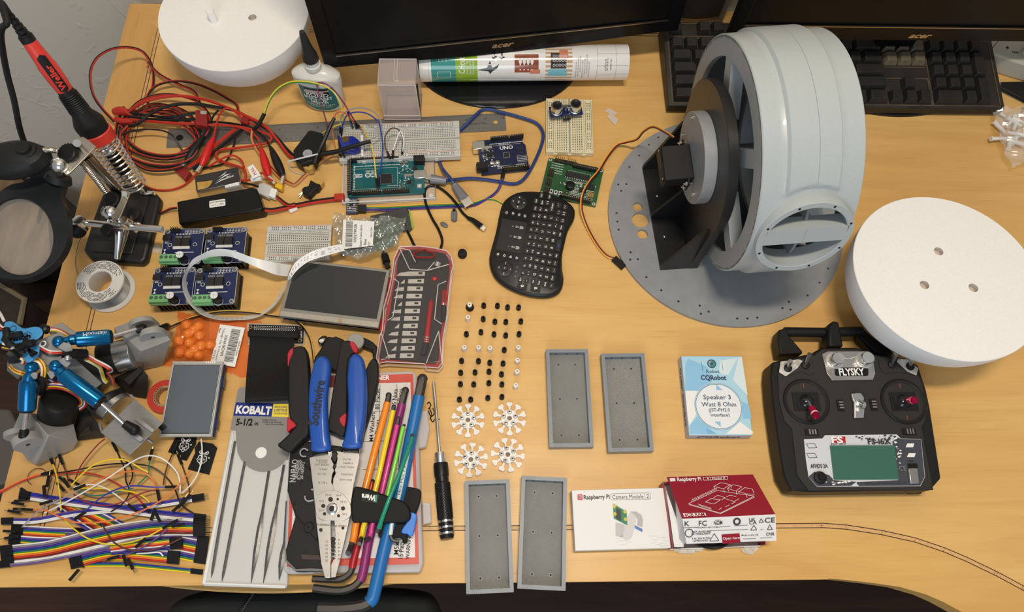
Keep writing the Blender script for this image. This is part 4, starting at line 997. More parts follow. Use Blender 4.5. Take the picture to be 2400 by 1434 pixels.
p,q=U(1085,461,.007),U(1100,483,.0065); d=q-p
b=MB(t,True); b.box((p+q)/2,(d.length,.0120,.0045),CHR,rz=atan2(d.y,d.x)); b.box(q+(d.normalized()*.0001),(.0002,.0105,.0030),BLK,rz=atan2(d.y,d.x)); b.build('flat_plug',bevel=.0003)
# black thin cable with micro plug
t=thing('usb_cable','thin black cable with a small metal plug pointing at the mini keyboard','cable',U(1080,500))
wire(t,'cord',[(1098,511,.004),(1084,498,.003),(1068,475,.003),(1050,455,.003),(1030,440,.003),(1013,435,.003),(1000,440,.003),(995,455,.003),(999,480,.003),(1012,510,.003),(1027,536,.003),(1036,560,.003),(1034,578,.0026),(1026,592,.0022),(1005,594,.0020),(985,586,.002),(972,576,.002),(962,556,.002),(954,540,.002)],.0017,BLK,n=8)
b=MB(t,True); b.tube(PX([(1096,510,.004),(1110,517,.0045),(1128,531,.0045)]),.004,BLK,n=10,rad=lambda u:.0022+.0020*u); b.build('plug_grip')
p,q=U(1126,530,.0045),U(1137,538,.0045); d=q-p; b=MB(t,True); b.box((p+q)/2,(d.length,.0062,.0022),CHR,rz=atan2(d.y,d.x)); b.build('micro_plug',bevel=.0003)
t=thing('usb_plug','black micro plug standing in the top edge of the large screen','plug',U(905,610))
b=MB(t,True); b.tube(PX([(898,589,.010),(902,600,.013),(906,615,.016)]),.0034,BLK,n=10,rad=lambda u:.0018+.0030*min(1,u*2)); b.build('grip')
b=MB(t,True); p=U(908,622,.016); b.box(p,(.008,.006,.003),BLK,rz=-1.2); b.build('tip')
# ---------------------------------------------------------------- little rainbow ribbon and the grey module
t=thing('sensor_module','tiny blue-grey sensor module with a black plug below the teal board','circuit board',U(825,482))
P=[U(*p,.004) for p in ((812,465),(838,463),(839,500),(811,501))]
b=MB(t,True); b.prism([(p.x,p.y) for p in P],.0022,.004,mat('pcb_slate',s2l(58,72,98),.4)); b.build('board')
c=sum(P,V())/4; M=X.Translation((c.x,c.y,.004))
b=MB(t,True); b.M=M; fineprint(b,-.006,-.009,.006,.009,6,.0009,SLK,.0001,4); b.box((-.001,.001,.0006),(.005,.005,.0012),IC); smd(b,12,-.006,-.009,.004,.009,0,8); b.build('components')
b=MB(t,True)
for i in range(6): p=U(838,468+i*5.6,.006); b.box(p,(.007,.0006,.0006),PIN)
p=U(838,482,.005); b.box(p,(.002,.018,.002),HDR); b.build('pin_header')
t=thing('jumper_ribbon','four coloured jumper wires running flat from the tiny module toward the mini keyboard','jumper wires',U(960,486))
b=MB(t,True); p=U(849,489,.006); b.box(p,(.0105,.0105,.0032),HDR); b.build('connector',bevel=.0003)
base=[(857,484,.006),(900,485,.003),(960,482,.0015),(1020,479,.0015),(1070,477,.0012),(1110,474,.0012)]
for k,(m,tail) in enumerate(((WYL,[(1135,466,.0012),(1160,467,.0015),(1183,478,.0025)]),(WGR,[(1135,468,.0012),(1160,469,.0012),(1182,480,.0012)]),(WBU,[(1135,468,.0015),(1155,455,.002),(1168,440,.003),(1176,416,.004)]),(WPU,[(1136,470,.0015),(1158,457,.002),(1171,442,.003),(1180,418,.004)]))):
    pts=[(x,y+k*3.3-1,z+(.0001*k)) for x,y,z in base]+tail; wire(t,'wire',pts,.0008,m)
for k in (0,1): b=MB(t,True); b.cyl(U(1175+5*k,418,.004),U(1177+5*k,404,.004),.0013,HDR,n=6); b.cyl(U(1177+5*k,404,.004),U(1178+5*k,397,.004),.0004,PIN,n=5); b.build('pin_plug')
# ---------------------------------------------------------------- motor drivers
TG=mat('terminal_green',s2l(120,178,124),.4); HS=mat('heatsink_black',(.016,.014,.013),.4)
cs=[((385.2,536.8),(478,535.6),(468,617),(374,616)),((482.6,531.8),(577.3,531.8),(570,615),(476.8,613.4)),((361.3,627),(456.7,626),(450.5,712.6),(347.5,711)),((458,627),(558,626),(549.6,711),(451.7,712.6))]
labs=['blue motor driver board, back left of the four, nearest the helping hand base','blue motor driver board, back right of the four, below the black battery','blue motor driver board, front left of the four, beside the solder spool','blue motor driver board, front right of the four, partly inside the white ribbon loop']
def driver(T):
    s=.0245
    b=MB(T); b.prism([(-s+.002,-s),(s-.002,-s),(s,-s+.002),(s,s-.002),(s-.002,s),(-s+.002,s),(-s,s-.002),(-s,-s+.002)],-.0016,0,PCBB); b.build('board')
    b=MB(T); 
    b.box((.001,0,-.0225),(.044,.044,.0035),HS)
    for i in range(9): b.box((-.020+i*.005+.001,0,-.012),(.0014,.044,.020),HS)
    b.box((.001,0,-.0035),(.044,.044,.003),HS); b.build('heatsink')
    b=MB(T); z=.0001
    P_=[(-s+.0025,-s+.0004),(s-.0025,-s+.0004),(s-.0004,-s+.0025),(s-.0004,s-.0025),(s-.0025,s-.0004),(-s+.0025,s-.0004),(-s+.0004,s-.0025),(-s+.0004,-s+.0025)]
    b.pline(P_,.0004,z,SLK,close=True)
    for k in range(5): x=.0005+k*.0036; b.pline([(x,.0175),(x+.0030,.0175),(x+.0030,.0225),(x,.0225)],.0003,z,SLK,close=True); b.text(('RPWM','LPWM','R_EN','L_EN','R_IS')[k],(x+.0015,.020),.0013,SLK,z=z,bold=0,wid=.0024)
    b.text('VCC GND',(-.001,.0165),.001,SLK,z=z,bold=0)
    for x in (-.0155,.0145): b.ring((x,.0025),.0022,.0005,z,SLK,16); b.lathe([(.0014,0),(.0014,.0002),(1e-5,.0002)],BLK,c=(x,.0025,0),n=12)
    x,y=-.0205,-.0065; b.flat([(x-.0018,y+.003),(x+.0018,y+.003),(x,y)],z,SLK); b.flat([(x-.0018,y-.003),(x+.0018,y-.003),(x,y)],z,SLK)
    for k in range(4): b.text(('B+','B-','M+','M-')[k],(-.0195+k*.0055,-.0125),.0018,SLK,z=z,bold=0)
    b.flat([(-.008,-.0085),(.0145,-.0085),(.0145,-.0078),(-.008,-.0078)],z,SLK); fineprint(b,-.022,.0045,-.018,.007,2,.0007,SLK,z,6)
    b.ring((.0055,-.0205),.0052,.0004,z,SLK,20)
    b.build('printing')
    for x,y in ((-.0205,.0205),(.0205,.0205),(-.0215,-.0205),(.0205,-.0205)):
        b=MB(T); b.lathe([(.0029,0),(.0029,.0003),(.0014,.0004),(.0013,-.001),(1e-5,-.001)],SOL,c=(x,y,0),n=18,mats={3:BLK}); b.build('mounting_hole')
    b=MB(T)
    b.box((-.0105,.0215,.0012),(.0105,.0052,.0024),HDR)
    for i in range(4):
        for j in range(2): b.box((-.0143+i*.00254,.0202+j*.00254,.0045),(.0007,.0007,.009),PIN if j else HDR)
    b.build('pin_header')
    for x in (-.0055,.0045):
        b=MB(T); b.box((x,.0045,.0022),(.0092,.0105,.0042),IC); b.box((x,-.0024,.0012),(.0098,.0035,.0016),SLK)
        for i in range(7): b.box((x-.0036+i*.0012,.0118,.0012),(.0006,.004,.0012),SOL)
        b.build('driver_chip')
    b=MB(T); b.box((-.0195,.0115,.0015),(.0095,.0062,.003),IC)
    for i in range(8): b.box((-.0235+i*.0011,.0075,.0006),(.0006,.0018,.0008),SOL)
    for i in range(10): b.box((-.0085+i*.0019,.0165,.0005),(.0010,.0018,.0009),SOL if i%2 else SLK)
    b.build('logic_chip')
    b=MB(T); b.box((-.0105,-.0195,.0045),(.0225,.0098,.009),TG); b.box((-.0105,-.0235,.0022),(.0225,.004,.004),TG)
    for i in range(4):
        x=-.0188+i*.0055; b.lathe([(.0021,0),(.0021,.0002),(1e-5,.0002)],mat('terminal_dark',s2l(52,92,60),.5),c=(x,-.0185,.009),n=14); b.line((x-.0014,-.0193),(x+.0014,-.0177),.0005,.0094,SOL)
    b.build('terminal_block',bevel=.0004)
    b=MB(T); b.lathe([(.0046,0),(.0046,.001),(.0043,.0016),(.0046,.0022),(.0046,.0155),(.0042,.0162),(1e-5,.0162)],BLK,c=(.0055,-.0190,.0002),n=24,mats={5:SLK,4:SLK}); b.flat([(.0012,-.0192),(.0098,-.0192),(.0098,-.0189),(.0012,-.0189)],.01645,STL); b.flat([(.0056,-.0232),(.0056,-.0148),(.0053,-.0148),(.0053,-.0232)],.01646,STL); b.build('capacitor')
for i,(q,l) in enumerate(zip(cs,labs)):
    c,rz,w_,l_=r4(*q,.0262); M=X.Translation((c.x,c.y,.0245))@X.Rotation(rz,4,'Z')
    if i==0: D0=thing('motor_driver_board',l,'circuit board',group='blue motor driver boards',M=M); driver(D0)
    else: dup(D0,None,None,l,M=M)
# ---------------------------------------------------------------- batteries
t=thing('battery_pack','large black shrink-wrapped battery with a small white label','battery',U(515,485))
b=MB(t,True); zt=.021
P=[U(*p,zt) for p in ((414,472),(470,461),(560,444),(590,438.5),(602,442),(612,470),(617,486),(612,491),(560,500),(480,513),(419,524))]
pp_=[(p.x,p.y) for p in P]; b.prism(pp_,.0,zt,mat('shrink_wrap',(.007,.007,.008),.25,spec=.3,bump=.25,nscale=40)); b.build('body',bevel=.0025,seg=3)
b=MB(t,True); P=[U(*p,zt+.0003) for p in ((489.5,471.5),(527,465.8),(529.5,481.6),(491.5,487))]; c=sum(P,V())/4; d=P[1]-P[0]; a=atan2(d.y,d.x); ll=(P[0]-P[3]).length
b.M=X.Translation((c.x,c.y,zt+.0002))@X.Rotation(a,4,'Z'); b.prism(rrect(d.length,ll,.0015,3),0,.0002,WHT); b.text('Lipo 11.1V',(0,-.0022),.0024,BLK,ang=pi,z=.0003,wid=.015); b.text('2500mAh 30C',(0,.0022),.0024,BLK,ang=pi,z=.0003,wid=.019); b.build('label',label='white label with upside down lettering')
pair(t,[(616,491,.012),(640,492,.009),(668,487,.006),(700,480,.004),(740,472,.004),(786,466,.005)],.0019,SRD,SBK,4.5)
pair(t,[(414,487,.010),(400,489,.008),(385,496,.005),(366,503,.002)],.0010,SRD,WBK,2.4)
wire(t,'bare_tip',[(370,500,.003),(360,503,.002)],.0008,mat('copper',(.75,.42,.22),.3,1))
b=MB(t,True); b.box(U(796,463,.0055),(.0125,.0085,.0075),SRD,rz=R(3)); b.box(U(787,465,.0055),(.004,.0065,.006),DRD,rz=R(3)); b.build('plug',bevel=.0008,label='red power plug')
b=MB(t,True); P=[U(*p,.004) for p in ((671,484),(692,479),(698,490),(680,498))]; b.prism([(p.x,p.y) for p in P],.001,.0045,WHT); b.build('balance_plug',bevel=.0005)
t=thing('battery_pack','small silver sided battery with gold and black label behind the black battery','battery',U(510,425))
zt=.0175; P=[U(*p,zt) for p in ((457,413),(560,391.5),(566,424),(455,450))]; c=sum(P,V())/4; d=P[1]-P[0]; a=atan2(d.y,d.x); w_=d.length; l_=(P[0]-P[3]).length
FO=mat('foil',(.62,.62,.60),.22,.9,bump=.3,nscale=80); FBK=mat('film_black',(.02,.018,.018),.2,coat=.5); FGD=mat('film_gold',s2l(190,150,70),.22,coat=.5,noise=.25,nscale=60)
b=MB(t,True); b.M=X.Translation((c.x,c.y,0))@X.Rotation(a,4,'Z'); b.box((0,0,zt/2),(w_,l_,zt),FO); b.box((0,0,zt+.0002),(w_*.99,l_*.97,.0004),FBK); b.build('body',bevel=.001)
b=MB(t,True); b.M=X.Translation((c.x,c.y,zt+.0005))@X.Rotation(a,4,'Z'); P2=[(-w_*.46,-l_*.45),(-w_*.30,-l_*.45)]+[(-w_*.30+w_*.22*sin(u),-l_*.45+l_*.85*(1-cos(u))) for u in [i*.13 for i in range(1,9)]]+[(-w_*.46,l_*.05)]
b.flat(P2,0,FGD)
for q in ([(-.008,-.004),(.002,.002),(.010,.008),(.004,.0035),(.012,.004),(.002,.0005)],[(-.004,.001),(.004,.005),(.007,.0085),(.002,.0055)],[(-.010,-.007),(.0,-.002),(.014,-.0015),(.001,-.0035)]): b.flat([(x+.006,y) for x,y in q],.0001,SLK)
b.text('Bihrit',(.016,-.0005),.003,SLK,z=.0002,shear=.4); b.build('label')
b=MB(t,True); b.M=X.Translation((c.x,c.y,0))@X.Rotation(a,4,'Z'); b.box((w_*.30,-l_*.5-.0015,.010),(w_*.32,.004,.014),mat('white_tape',(.75,.75,.74),.4,bump=.3,nscale=60)); b.build('tape')
b=MB(t,True); P=[U(*p,.028) for p in ((579.4,392.4),(593,384.6),(611.4,410.5),(592,419))]; b.prism([(p.x,p.y) for p in P],.0275,.028,WHT); c=sum(P,V())/4; d=P[2]-P[1]; b.text('PULL',(c.x,c.y),.0038,RED,ang=atan2(d.y,d.x)+pi,z=.0282); b.build('pull_tag',label='white tag with red PULL lettering')
b=MB(t,True); b.tube(PX([(590,421,.020),(600,419,.021),(613,417,.022)]),.0035,WHT,n=8); b.build('cable_tie')
wire(t,'wire',[(566,424,.012),(590,420,.017),(615,405,.020),(625,415,.018),(648,430,.012)],.0016,SRD)
wire(t,'wire',[(566,428,.012),(590,432,.014),(606,438,.012)],.0014,SBK)
b=MB(t,True); P=[U(*p,.012) for p in ((609,424),(637,436),(628,462),(600,450))]; b.prism([(p.x,p.y) for p in P],.004,.012,clear('milky_plastic',(.70,.69,.69),.75)); b.build('connector_sleeve',bevel=.0008)
b=MB(t,True); P=[U(*p,.011) for p in ((633,438),(650,444),(643,464),(626,457))]; b.prism([(p.x,p.y) for p in P],.004,.011,WHT); b.build('balance_plug',bevel=.0006)
b=MB(t,True); P=[U(*p,.012) for p in ((648,426),(663,433),(660,444),(643,437))]; b.prism([(p.x,p.y) for p in P],.005,.012,mat('yellow_plug',s2l(230,180,40),.4)); b.build('yellow_plug',bevel=.0008)
pair(t,[(640,455,.008),(655,466,.006),(675,480,.008),(692,478,.009)],.0012,SRD,SBK,3.4)
# ---------------------------------------------------------------- red and black wire tangle
t=thing('wire_coil','tangled coil of thin twin red and black wire at the back left','wire coil',U(370,310))
rr=random.Random(5); pts=[]
lead=[(268,285,.012),(240,255,.03),(220,225,.045),(212,190,.055),(214,160,.058),(230,133,.055),(262,115,.045),(300,111,.035),(332,120,.024),(352,145,.014),(359,175,.008),(357,205,.006),(345,228,.008)]
pts+=lead
for k in range(5):
    rx=84+8*(k%3)+4*rr.random(); ry=54+10*((k*2)%4); cx_,cy_=372+4*rr.random(),306+6*rr.random()+k*6
    for j in range(10):
        an=-1.9+2*pi*j/10; ph=.35
        x=rx*cos(an); y=ry*sin(an); pts.append((cx_+x*cos(.12)-y*sin(.12)+rr.uniform(-3,3),cy_+x*sin(.12)+y*cos(.12)+rr.uniform(-3,3),.0035+.0028*k+.002*rr.random()))
pair(t,pts,.0011,SRD,WBK,2.6)
pts=[(300,262,.02),(330,236,.02),(375,222,.02),(425,225,.02),(465,240,.018),(490,270,.016),(492,300,.014),(470,335,.012),(430,358,.012),(380,364,.012),(330,352,.012),(297,325,.012),(283,295,.013)]
pair(t,pts,.0012,SRD,WBK,2.6)
pts=[(290,250,.01),(272,300,.01),(280,345,.008),(310,372,.006),(350,386,.004),(395,388,.004),(430,380,.004),(445,375,.004)]
pair(t,pts,.0012,SRD,WBK,2.6)
t=thing('twin_wire','twin red and black wire arching past the front of the white half sphere','wire',U(450,210))
pair(t,[(346,146,.016),(375,175,.012),(420,198,.012),(452,212,.01),(463,228,.008),(470,245,.006)],.0011,SRD,WBK,2.4)
pair(t,[(350,214,.012),(372,198,.014),(410,190,.016),(455,195,.014),(500,212,.010),(535,232,.008),(555,245,.006),(558,262,.006)],.0011,WBK,SRD,2.4)
for k in range(3): wire(t,'bare_strands',[(352+k,146+k*2,.015),(347+k,150,.016),(344,156+k*2,.015),(349,160,.014)],.0004,mat('copper',(.75,.42,.22),.3,1))
t=thing('black_wire_loop','thin black wire loop crossing the coil toward the black clip','wire',U(380,305))
wire(t,'wire',[(277,320,.014),(300,310,.018),(340,303,.020),(380,306,.020),(405,318,.018),(420,340,.012),(433,362,.006)],.0012,WBK)
t=thing('power_lead','thick red and black silicone leads with red soldered ends and a maroon plug','power lead',U(380,275))
b=MB(t,True); b.tube(PX([(268,262,.013),(282,260,.016),(300,264,.017),(312,276,.015)]),.005,SRD,n=10,rad=lambda u:.003+.003*sin(pi*min(u+.2,1))); b.tube(PX([(272,280,.012),(290,284,.014),(312,284,.013)]),.004,SRD,n=10); b.build('heat_shrink',label='glossy red melted heat shrink')
wire(t,'wire',[(300,264,.018),(345,270,.019),(400,275,.019),(457,265,.019)],.0020,SBK); wire(t,'wire',[(300,272,.018),(350,279,.019),(410,281,.018),(457,279,.018)],.0019,SBK)
wire(t,'wire',[(305,280,.016),(360,285,.018),(410,289,.018),(457,290,.018)],.0020,SRD)
wire(t,'wire',[(300,262,.018),(339.5,238,.026),(395,226,.026),(437,226,.025),(493,237,.022),(562,265,.018),(618,293,.014),(648,325,.010),(674,360,.007),(690,371,.009)],.0022,SRD)
wire(t,'wire',[(284,296,.010),(310,294,.016),(324,290,.022),(350,268,.026),(395,248,.028),(451,243,.026),(507,251,.022),(557,262,.018),(618,298,.012),(645,318,.010),(673,350,.008),(690,366,.009)],.0021,SBK)
def tplug(T,quad,z0,z1,prong=None):
    P=[U(*p,z1) for p in quad]; b=MB(T,True); b.prism([(p.x,p.y) for p in P],z0,z1,DRD); o=b.build('plug_body',bevel=.0008)
    if prong: q=[U(*p,z1+.0015) for p in prong]; b=MB(T,True); b.prism([(p.x,p.y) for p in q],z1-.001,z1+.0015,CHR); b.build('prong')
tplug(t,((458,257),(485,258),(486,295),(457,292)),.013,.022,((470,259),(484,260),(483,268),(470,267)))
t=thing('power_lead','red and black lead curling from the maroon plug down to the small battery','power lead',U(550,330))
wire(t,'wire',[(487,293,.017),(520,293,.015),(560,297,.014),(600,306,.012),(628,315,.010),(636,326,.009),(622,336,.009),(590,342,.009),(545,348,.008),(515,351,.008),(506,362,.009),(514,375,.009),(540,385,.009),(562,392,.010),(574,400,.014),(574,423,.013)],.0018,SRD)
wire(t,'wire',[(487,286,.017),(510,286,.015),(560,292,.013),(600,303,.012)],.0016,SBK)
wire(t,'wire',[(490,390,.010),(520,372,.012),(545,364,.012),(565,375,.012),(572,392,.016)],.0014,SRD)
tplug(t,((568,271),(584,276),(580,290),(562,285)),.011,.018)
t=thing('power_lead','thick red and black lead ending in a brownish maroon plug near the clips','power lead',U(480,350))
wire(t,'wire',[(440,392,.008),(462,378,.010),(500,344,.010),(540,312,.010),(556,300,.009)],.0024,SRD); wire(t,'wire',[(452,397,.008),(470,384,.009),(508,352,.009),(545,322,.009),(570,302,.009)],.0024,SBK)
tplug(t,((405,395),(417,383),(446,402),(432,420)),.001,.010,None)
wire(t,'wire',[(551,325,.006),(546,345,.005),(535,370,.004),(520,385,.004),(490,391,.004),(465,397,.005)],.0012,WBK)
t=thing('red_wire','single red wire curving from the helping hand base to the red clip','wire',U(400,444))
wire(t,'wire',[(322,425,.006),(345,438,.004),(370,445,.003),(400,445,.003),(428,436,.003),(448,420,.004),(464,403,.006)],.0014,SRD)
CRD=mat('clip_boot_red',s2l(206,34,34),.35)
def clip(label,tail,tip,jaw,boot,lead,lm,z=.010):
    T=thing('alligator_clip',label,'clip',(lambda p:(p.x,p.y,0))(U(*tip)),group='alligator clip leads')
    a=U(*tail,z);c=U(*tip,z-.002); b=MB(T,True)
    b.tube([a,a.lerp(c,.35),a.lerp(c,.75),c],.004,boot,n=12,sp=4,rad=lambda u:.0024+.0032*sin(pi*min(1,u*.9+.02))**1.2 if u>.05 else .0022); b.build('boot')
    e=U(*jaw,z-.003); b=MB(T,True); d=(e-c); r=atan2(d.y,d.x)
    for s in (1,-1): b.box(c.lerp(e,.35)+V((0,0,s*.0012)),(d.length*1.1,.0034,.0010),CHR,rz=r)
    b.build('jaw'); wire(T,'lead',lead,.0014,lm)
    return T
clip('black alligator clip, left of the pair lying on the coil',(478,318),(437,378),(428,391),SBK,[(478,318,.012),(490,296,.016),(500,272,.020),(512,258,.022)],SBK,.016)
clip('red alligator clip, right of the pair lying on the coil',(501,322),(472,388),(461,405),CRD,[(501,322,.013),(506,298,.018),(514,270,.022),(528,254,.022),(545,258,.020),(562,272,.018),(590,290,.014),(612,302,.012)],SRD,.014)
clip('red alligator clip with its boot pointing down beside the PULL tag',(612,348),(630,412),(646,434),CRD,[(612,350,.010),(606,328,.012),(592,312,.013),(560,297,.014)],SRD,.016)
clip('black alligator clip pointing down right of the red one',(634,345),(664,412),(660,433),SBK,[(634,346,.010),(622,325,.011),(600,306,.012),(570,296,.014)],SBK,.016)
# ---------------------------------------------------------------- black regulator with plugs
t=thing('servo_motor','black square-shouldered servo with a grey disc lying over the ruler','servo',U(720,350))
b=MB(t,True); zt=.022; P=[U(*p,zt) for p in ((722,307),(729,304.5),(756,312),(757,332),(735,376),(706,384),(690,374),(687,352))]; b.prism([(p.x,p.y) for p in P],.0015,zt,BLK); b.build('case',bevel=.0012)
b=MB(t,True); c=U(721,360,zt); b.lathe([(.0062,0),(.0062,.0006),(1e-5,.0006)],mat('grey_disc',(.32,.34,.37),.5),c=c,n=24); b.build('grey_disc')
b=MB(t,True); P=[U(*p,.014) for p in ((700,386),(728,375),(738,374),(732,396),(722,398))]; b.prism([(p.x,p.y) for p in P],.003,.014,mat('beige_plug',s2l(196,160,84),.5)); 
for q in ((726,380),(722,389)): c=U(*q,.014); b.flat(circ(.0016,10,c.x,c.y),.0142,HO)
b.build('beige_socket')
b=MB(t,True); b.tube(PX([(784,276,.045),(772,300,.040),(757,335,.034),(745,360,.028),(738,383,.022)]),.003,BLK,n=8,rad=lambda u:.0022+.0016*u); b.build('sleeve')
b=MB(t,True); b.tube(PX([(755,361,.028),(790,355,.030),(830,342,.034),(869,331,.036)]),.003,BLK,n=8,rad=lambda u:.0034-.0010*u); b.build('sleeve')
wire(t,'clear_tie',[(676,378,.020),(700,372,.026),(745,361,.030)],.0011,mat('nylon_tie',(.62,.64,.68),.3)); wire(t,'clear_tie',[(676,378,.012),(680,395,.004),(700,407,.002),(725,409,.002)],.0006,mat('nylon_tie',(.62,.64,.68),.3))
wire(t,'wire',[(756,312,.020),(770,303,.03),(782,297,.035),(800,290,.03)],.0009,WYL)
t=thing('servo_lead','orange brown and yellow servo lead arching over the ruler to the glue bottle','servo lead',U(640,300))
wire(t,'wire',[(618,268,.030),(630,235,.045),(650,208,.055),(680,192,.062),(715,191,.065),(748,197,.065),(770,206,.060)],.0010,mat('yellow_green',s2l(216,208,60),.4)); wire(t,'wire',[(620,268,.028),(632,237,.043),(652,210,.053),(681,195,.060),(715,194,.063),(747,199,.063)],.0008,WGR)
b=MB(t,True); b.tube(PX([(620,266,.030),(606,292,.022),(594,305,.016)]),.0026,SBK,n=8); b.build('sleeve')
for k,m in enumerate((WBR,WOR,mat('wire_tan',(.55,.30,.10),.4))): wire(t,'wire',side([(593,304,.016),(591,325,.012),(604,352,.008),(630,388,.005),(655,415,.003),(680,430,.003),(692,432,.003),(718,408,.003),(750,380,.004),(775,363,.008),(795,356,.016)],(k-1)*2.3),.0008,m)
t=thing('plug_adapter','black plug adapter with a yellow socket and two brass blades','adapter',U(732,437))
b=MB(t,True); P=[U(*p,.012) for p in ((728,421),(738,428),(751,432),(745,442),(738,444),(724,459),(709,453),(707,443),(713,437),(722,436))]; b.prism([(p.x,p.y) for p in P],.001,.012,BLK); b.build('body',bevel=.001)
b=MB(t,True); P=[U(*p,.011) for p in ((741,417),(759,425),(752,434),(733,426))]; b.prism([(p.x,p.y) for p in P],.002,.011,mat('beige_plug',s2l(196,160,84),.5)); b.build('socket',bevel=.0006)
for k in (0,1): b=MB(t,True); b.cyl(U(712-3*k,448+4*k,.006),U(700+2*k,457+5*k,.005),.0011,PIN,n=8); b.build('blade')
# ---------------------------------------------------------------- micro servo and jumper arcs on the long breadboard
t=thing('micro_servo','small translucent blue servo with a white horn lying on the long breadboard','servo',U(822,335,.0137))
SB=mat('blue_translucent',s2l(24,44,150),.25,coat=.5)
b=MB(t,True); zt=.026; P=[U(*p,zt) for p in ((793,321),(826,318),(833,322),(843,330),(841,347),(828,351),(800,348))]; b.prism([(p.x,p.y) for p in P],.0140,zt,SB); P=[U(*p,.021) for p in ((790,318),(796,318),(802,352),(795,352))]; b.prism([(p.x,p.y) for p in P],.0140,.021,mat('servo_end',(.02,.02,.05),.3)); b.build('case',bevel=.0008)
b=MB(t,True); P=[U(*p,zt+.0003) for p in ((800,321),(817,319),(818,331),(802,333))]; b.prism([(p.x,p.y) for p in P],zt,zt+.0003,mat('foil_label',s2l(120,100,60),.3,.6)); b.build('label')
b=MB(t,True); P=[U(*p,.022) for p in ((845,316),(851,316),(852,366),(846,366))]; b.prism([(p.x,p.y) for p in P],.0200,.022,WHT); c=U(843,338,.021); b.box(c,(.006,.004,.003),WHT); b.build('horn',bevel=.0005)
def arc(label,pts,m,r=.0009,ends=(0,-1)):
    T=thing('jumper_wire',label,'jumper wire',(lambda p:(p.x,p.y,pts[0][2]))(U(*pts[0])),group='jumper wires on the long breadboard'); wire(T,'wire',pts,r,m)
    for e in ends:
        p=U(*pts[e]); q=U(*pts[1 if e==0 else -2]); d=(q-p).normalized(); b=MB(T,True); b.cyl(p,p+d*.011,.0014,HDR,n=4); b.build('connector')
arc('yellow jumper wire looping back over the glue bottle label',[(800,305,.016),(805,285,.03),(803,262,.045),(796,238,.058),(782,216,.066),(768,205,.068)],mat('yellow_green',s2l(216,208,60),.4),ends=(0,))
arc('purple jumper wire looping over the glue bottle label',[(841,300,.016),(828,278,.028),(808,245,.045),(785,213,.058),(765,197,.064),(745,194,.064),(743,203,.060),(750,235,.045),(762,275,.025),(769,300,.012)],mat('wire_magenta',s2l(130,40,80),.4),ends=(0,))
arc('grey jumper wire in a wide loop around the blue servo',[(797,312,.016),(797,290,.03),(802,270,.042),(822,256,.05),(850,253,.05),(875,262,.048),(891,280,.042),(893,300,.036),(884,318,.032),(868,326,.032),(845,333,.030)],WGY,ends=(0,))
arc('blue jumper wire running from the breadboard down to the teal board',[(800,318,.016),(803,295,.03),(812,272,.042),(832,263,.046),(860,266,.046),(885,284,.042),(893,308,.038),(897,345,.032),(894,380,.026),(889,410,.022),(888,437,.016)],WBU)
arc('yellow jumper wire running across the teal board',[(838,292,.016),(850,300,.026),(858,318,.030),(868,335,.032),(876,365,.030),(880,400,.024),(884,437,.016)],WYL)
arc('brown jumper wire arch between breadboard and teal board header',[(915,373,.020),(905,350,.028),(902,325,.034),(910,307,.036),(922,300,.036),(935,305,.034),(944,322,.028),(944,345,.020),(942,362,.015)],WBR)
arc('white jumper wire leaning beside the brown arch',[(920,372,.020),(921,355,.024),(927,335,.028),(934,315,.032),(940,309,.033),(946,330,.026),(943,358,.016)],WWH,ends=(0,))
arc('green and teal jumper wire plugged in beside the purple one',[(827,300,.016),(822,285,.024),(817,268,.030),(814,258,.034)],mat('wire_teal',s2l(60,110,120),.4),.0011)
arc('red jumper wire arching over the black sleeves',[(783,278,.045),(788,266,.050),(800,262,.052),(815,270,.046),(832,290,.024),(836,301,.016)],WRD,.0007,ends=(-1,))
arc('black jumper wire dropping off the left end of the breadboard',[(808,368,.017),(803,360,.022),(797,352,.022),(796,335,.022),(797,322,.02)],WBK,.0009)
arc('orange jumper wire looping off the left end of the breadboard',[(784,278,.045),(779,300,.03),(783,330,.016),(788,352,.008),(800,367,.0165)],WOR,.0007,ends=(-1,))
# ---------------------------------------------------------------- loose little pieces
GR6=mat('grey_rubber',s2l(104,108,110),.5)
t=tag(None,'','') if 0 else None
def small(name,label,cat,px,fn,z0=0,grp=None):
    p=U(*px,z0); T=thing(name,label,cat,(p.x,p.y,z0),group=grp); fn(T); return T
def f(T):
    b=MB(T); b.prism([(x*.9,y) for x,y in rrect(.0085,.0155,.0035,4)],0,.0075,GR6); b.build('sleeve',bevel=.001); b=MB(T); b.box((0,.0062,.0076),(.0034,.004,.0006),BLK); b.build('notch')
small('hollow_sleeve','grey hollow rubber sleeve lying below the blue usb plug','cap',(1065,509),f)
def f(T):
    b=MB(T); b.sph((0,0,.0016),.0058,GR6,16,8,(1,.55,.28),M=X.Rotation(R(-35),4,'Z')); b.build('lens_cap')
small('oval_button','tiny grey oval piece beside the black cable loop','button',(1041,528),f)
def f(T):
    b=MB(T); b.lathe([(.0052,0),(.0058,.002),(.0058,.006),(.005,.0085),(.0016,.0090),(.0014,.0080),(1e-5,.008)],DBL,n=24); b.build('foot')
small('rubber_bumper','round black rubber foot right of the red blade case','rubber foot',(1084,598),f)
for k,q in enumerate((((1418,257),(1428,251),(1447,262),(1438,272)),((1423,272),(1432,265),(1450,279),(1442,293)))):
    P=[U(*p,.003) for p in q]; c=sum(P,V())/4; T=thing('clear_tape_piece',('small frosted clear strip near the cream breadboard, upper of the two','small frosted clear strip near the cream breadboard, lower of the two')[k],'plastic strip',(c.x,c.y,0)); b=MB(T,True); b.prism([(p.x,p.y) for p in P],.0003+.001*k,.0013+.001*k,clear('frosted_strip',(.85,.80,.75),.45,.3)); b.build('strip')
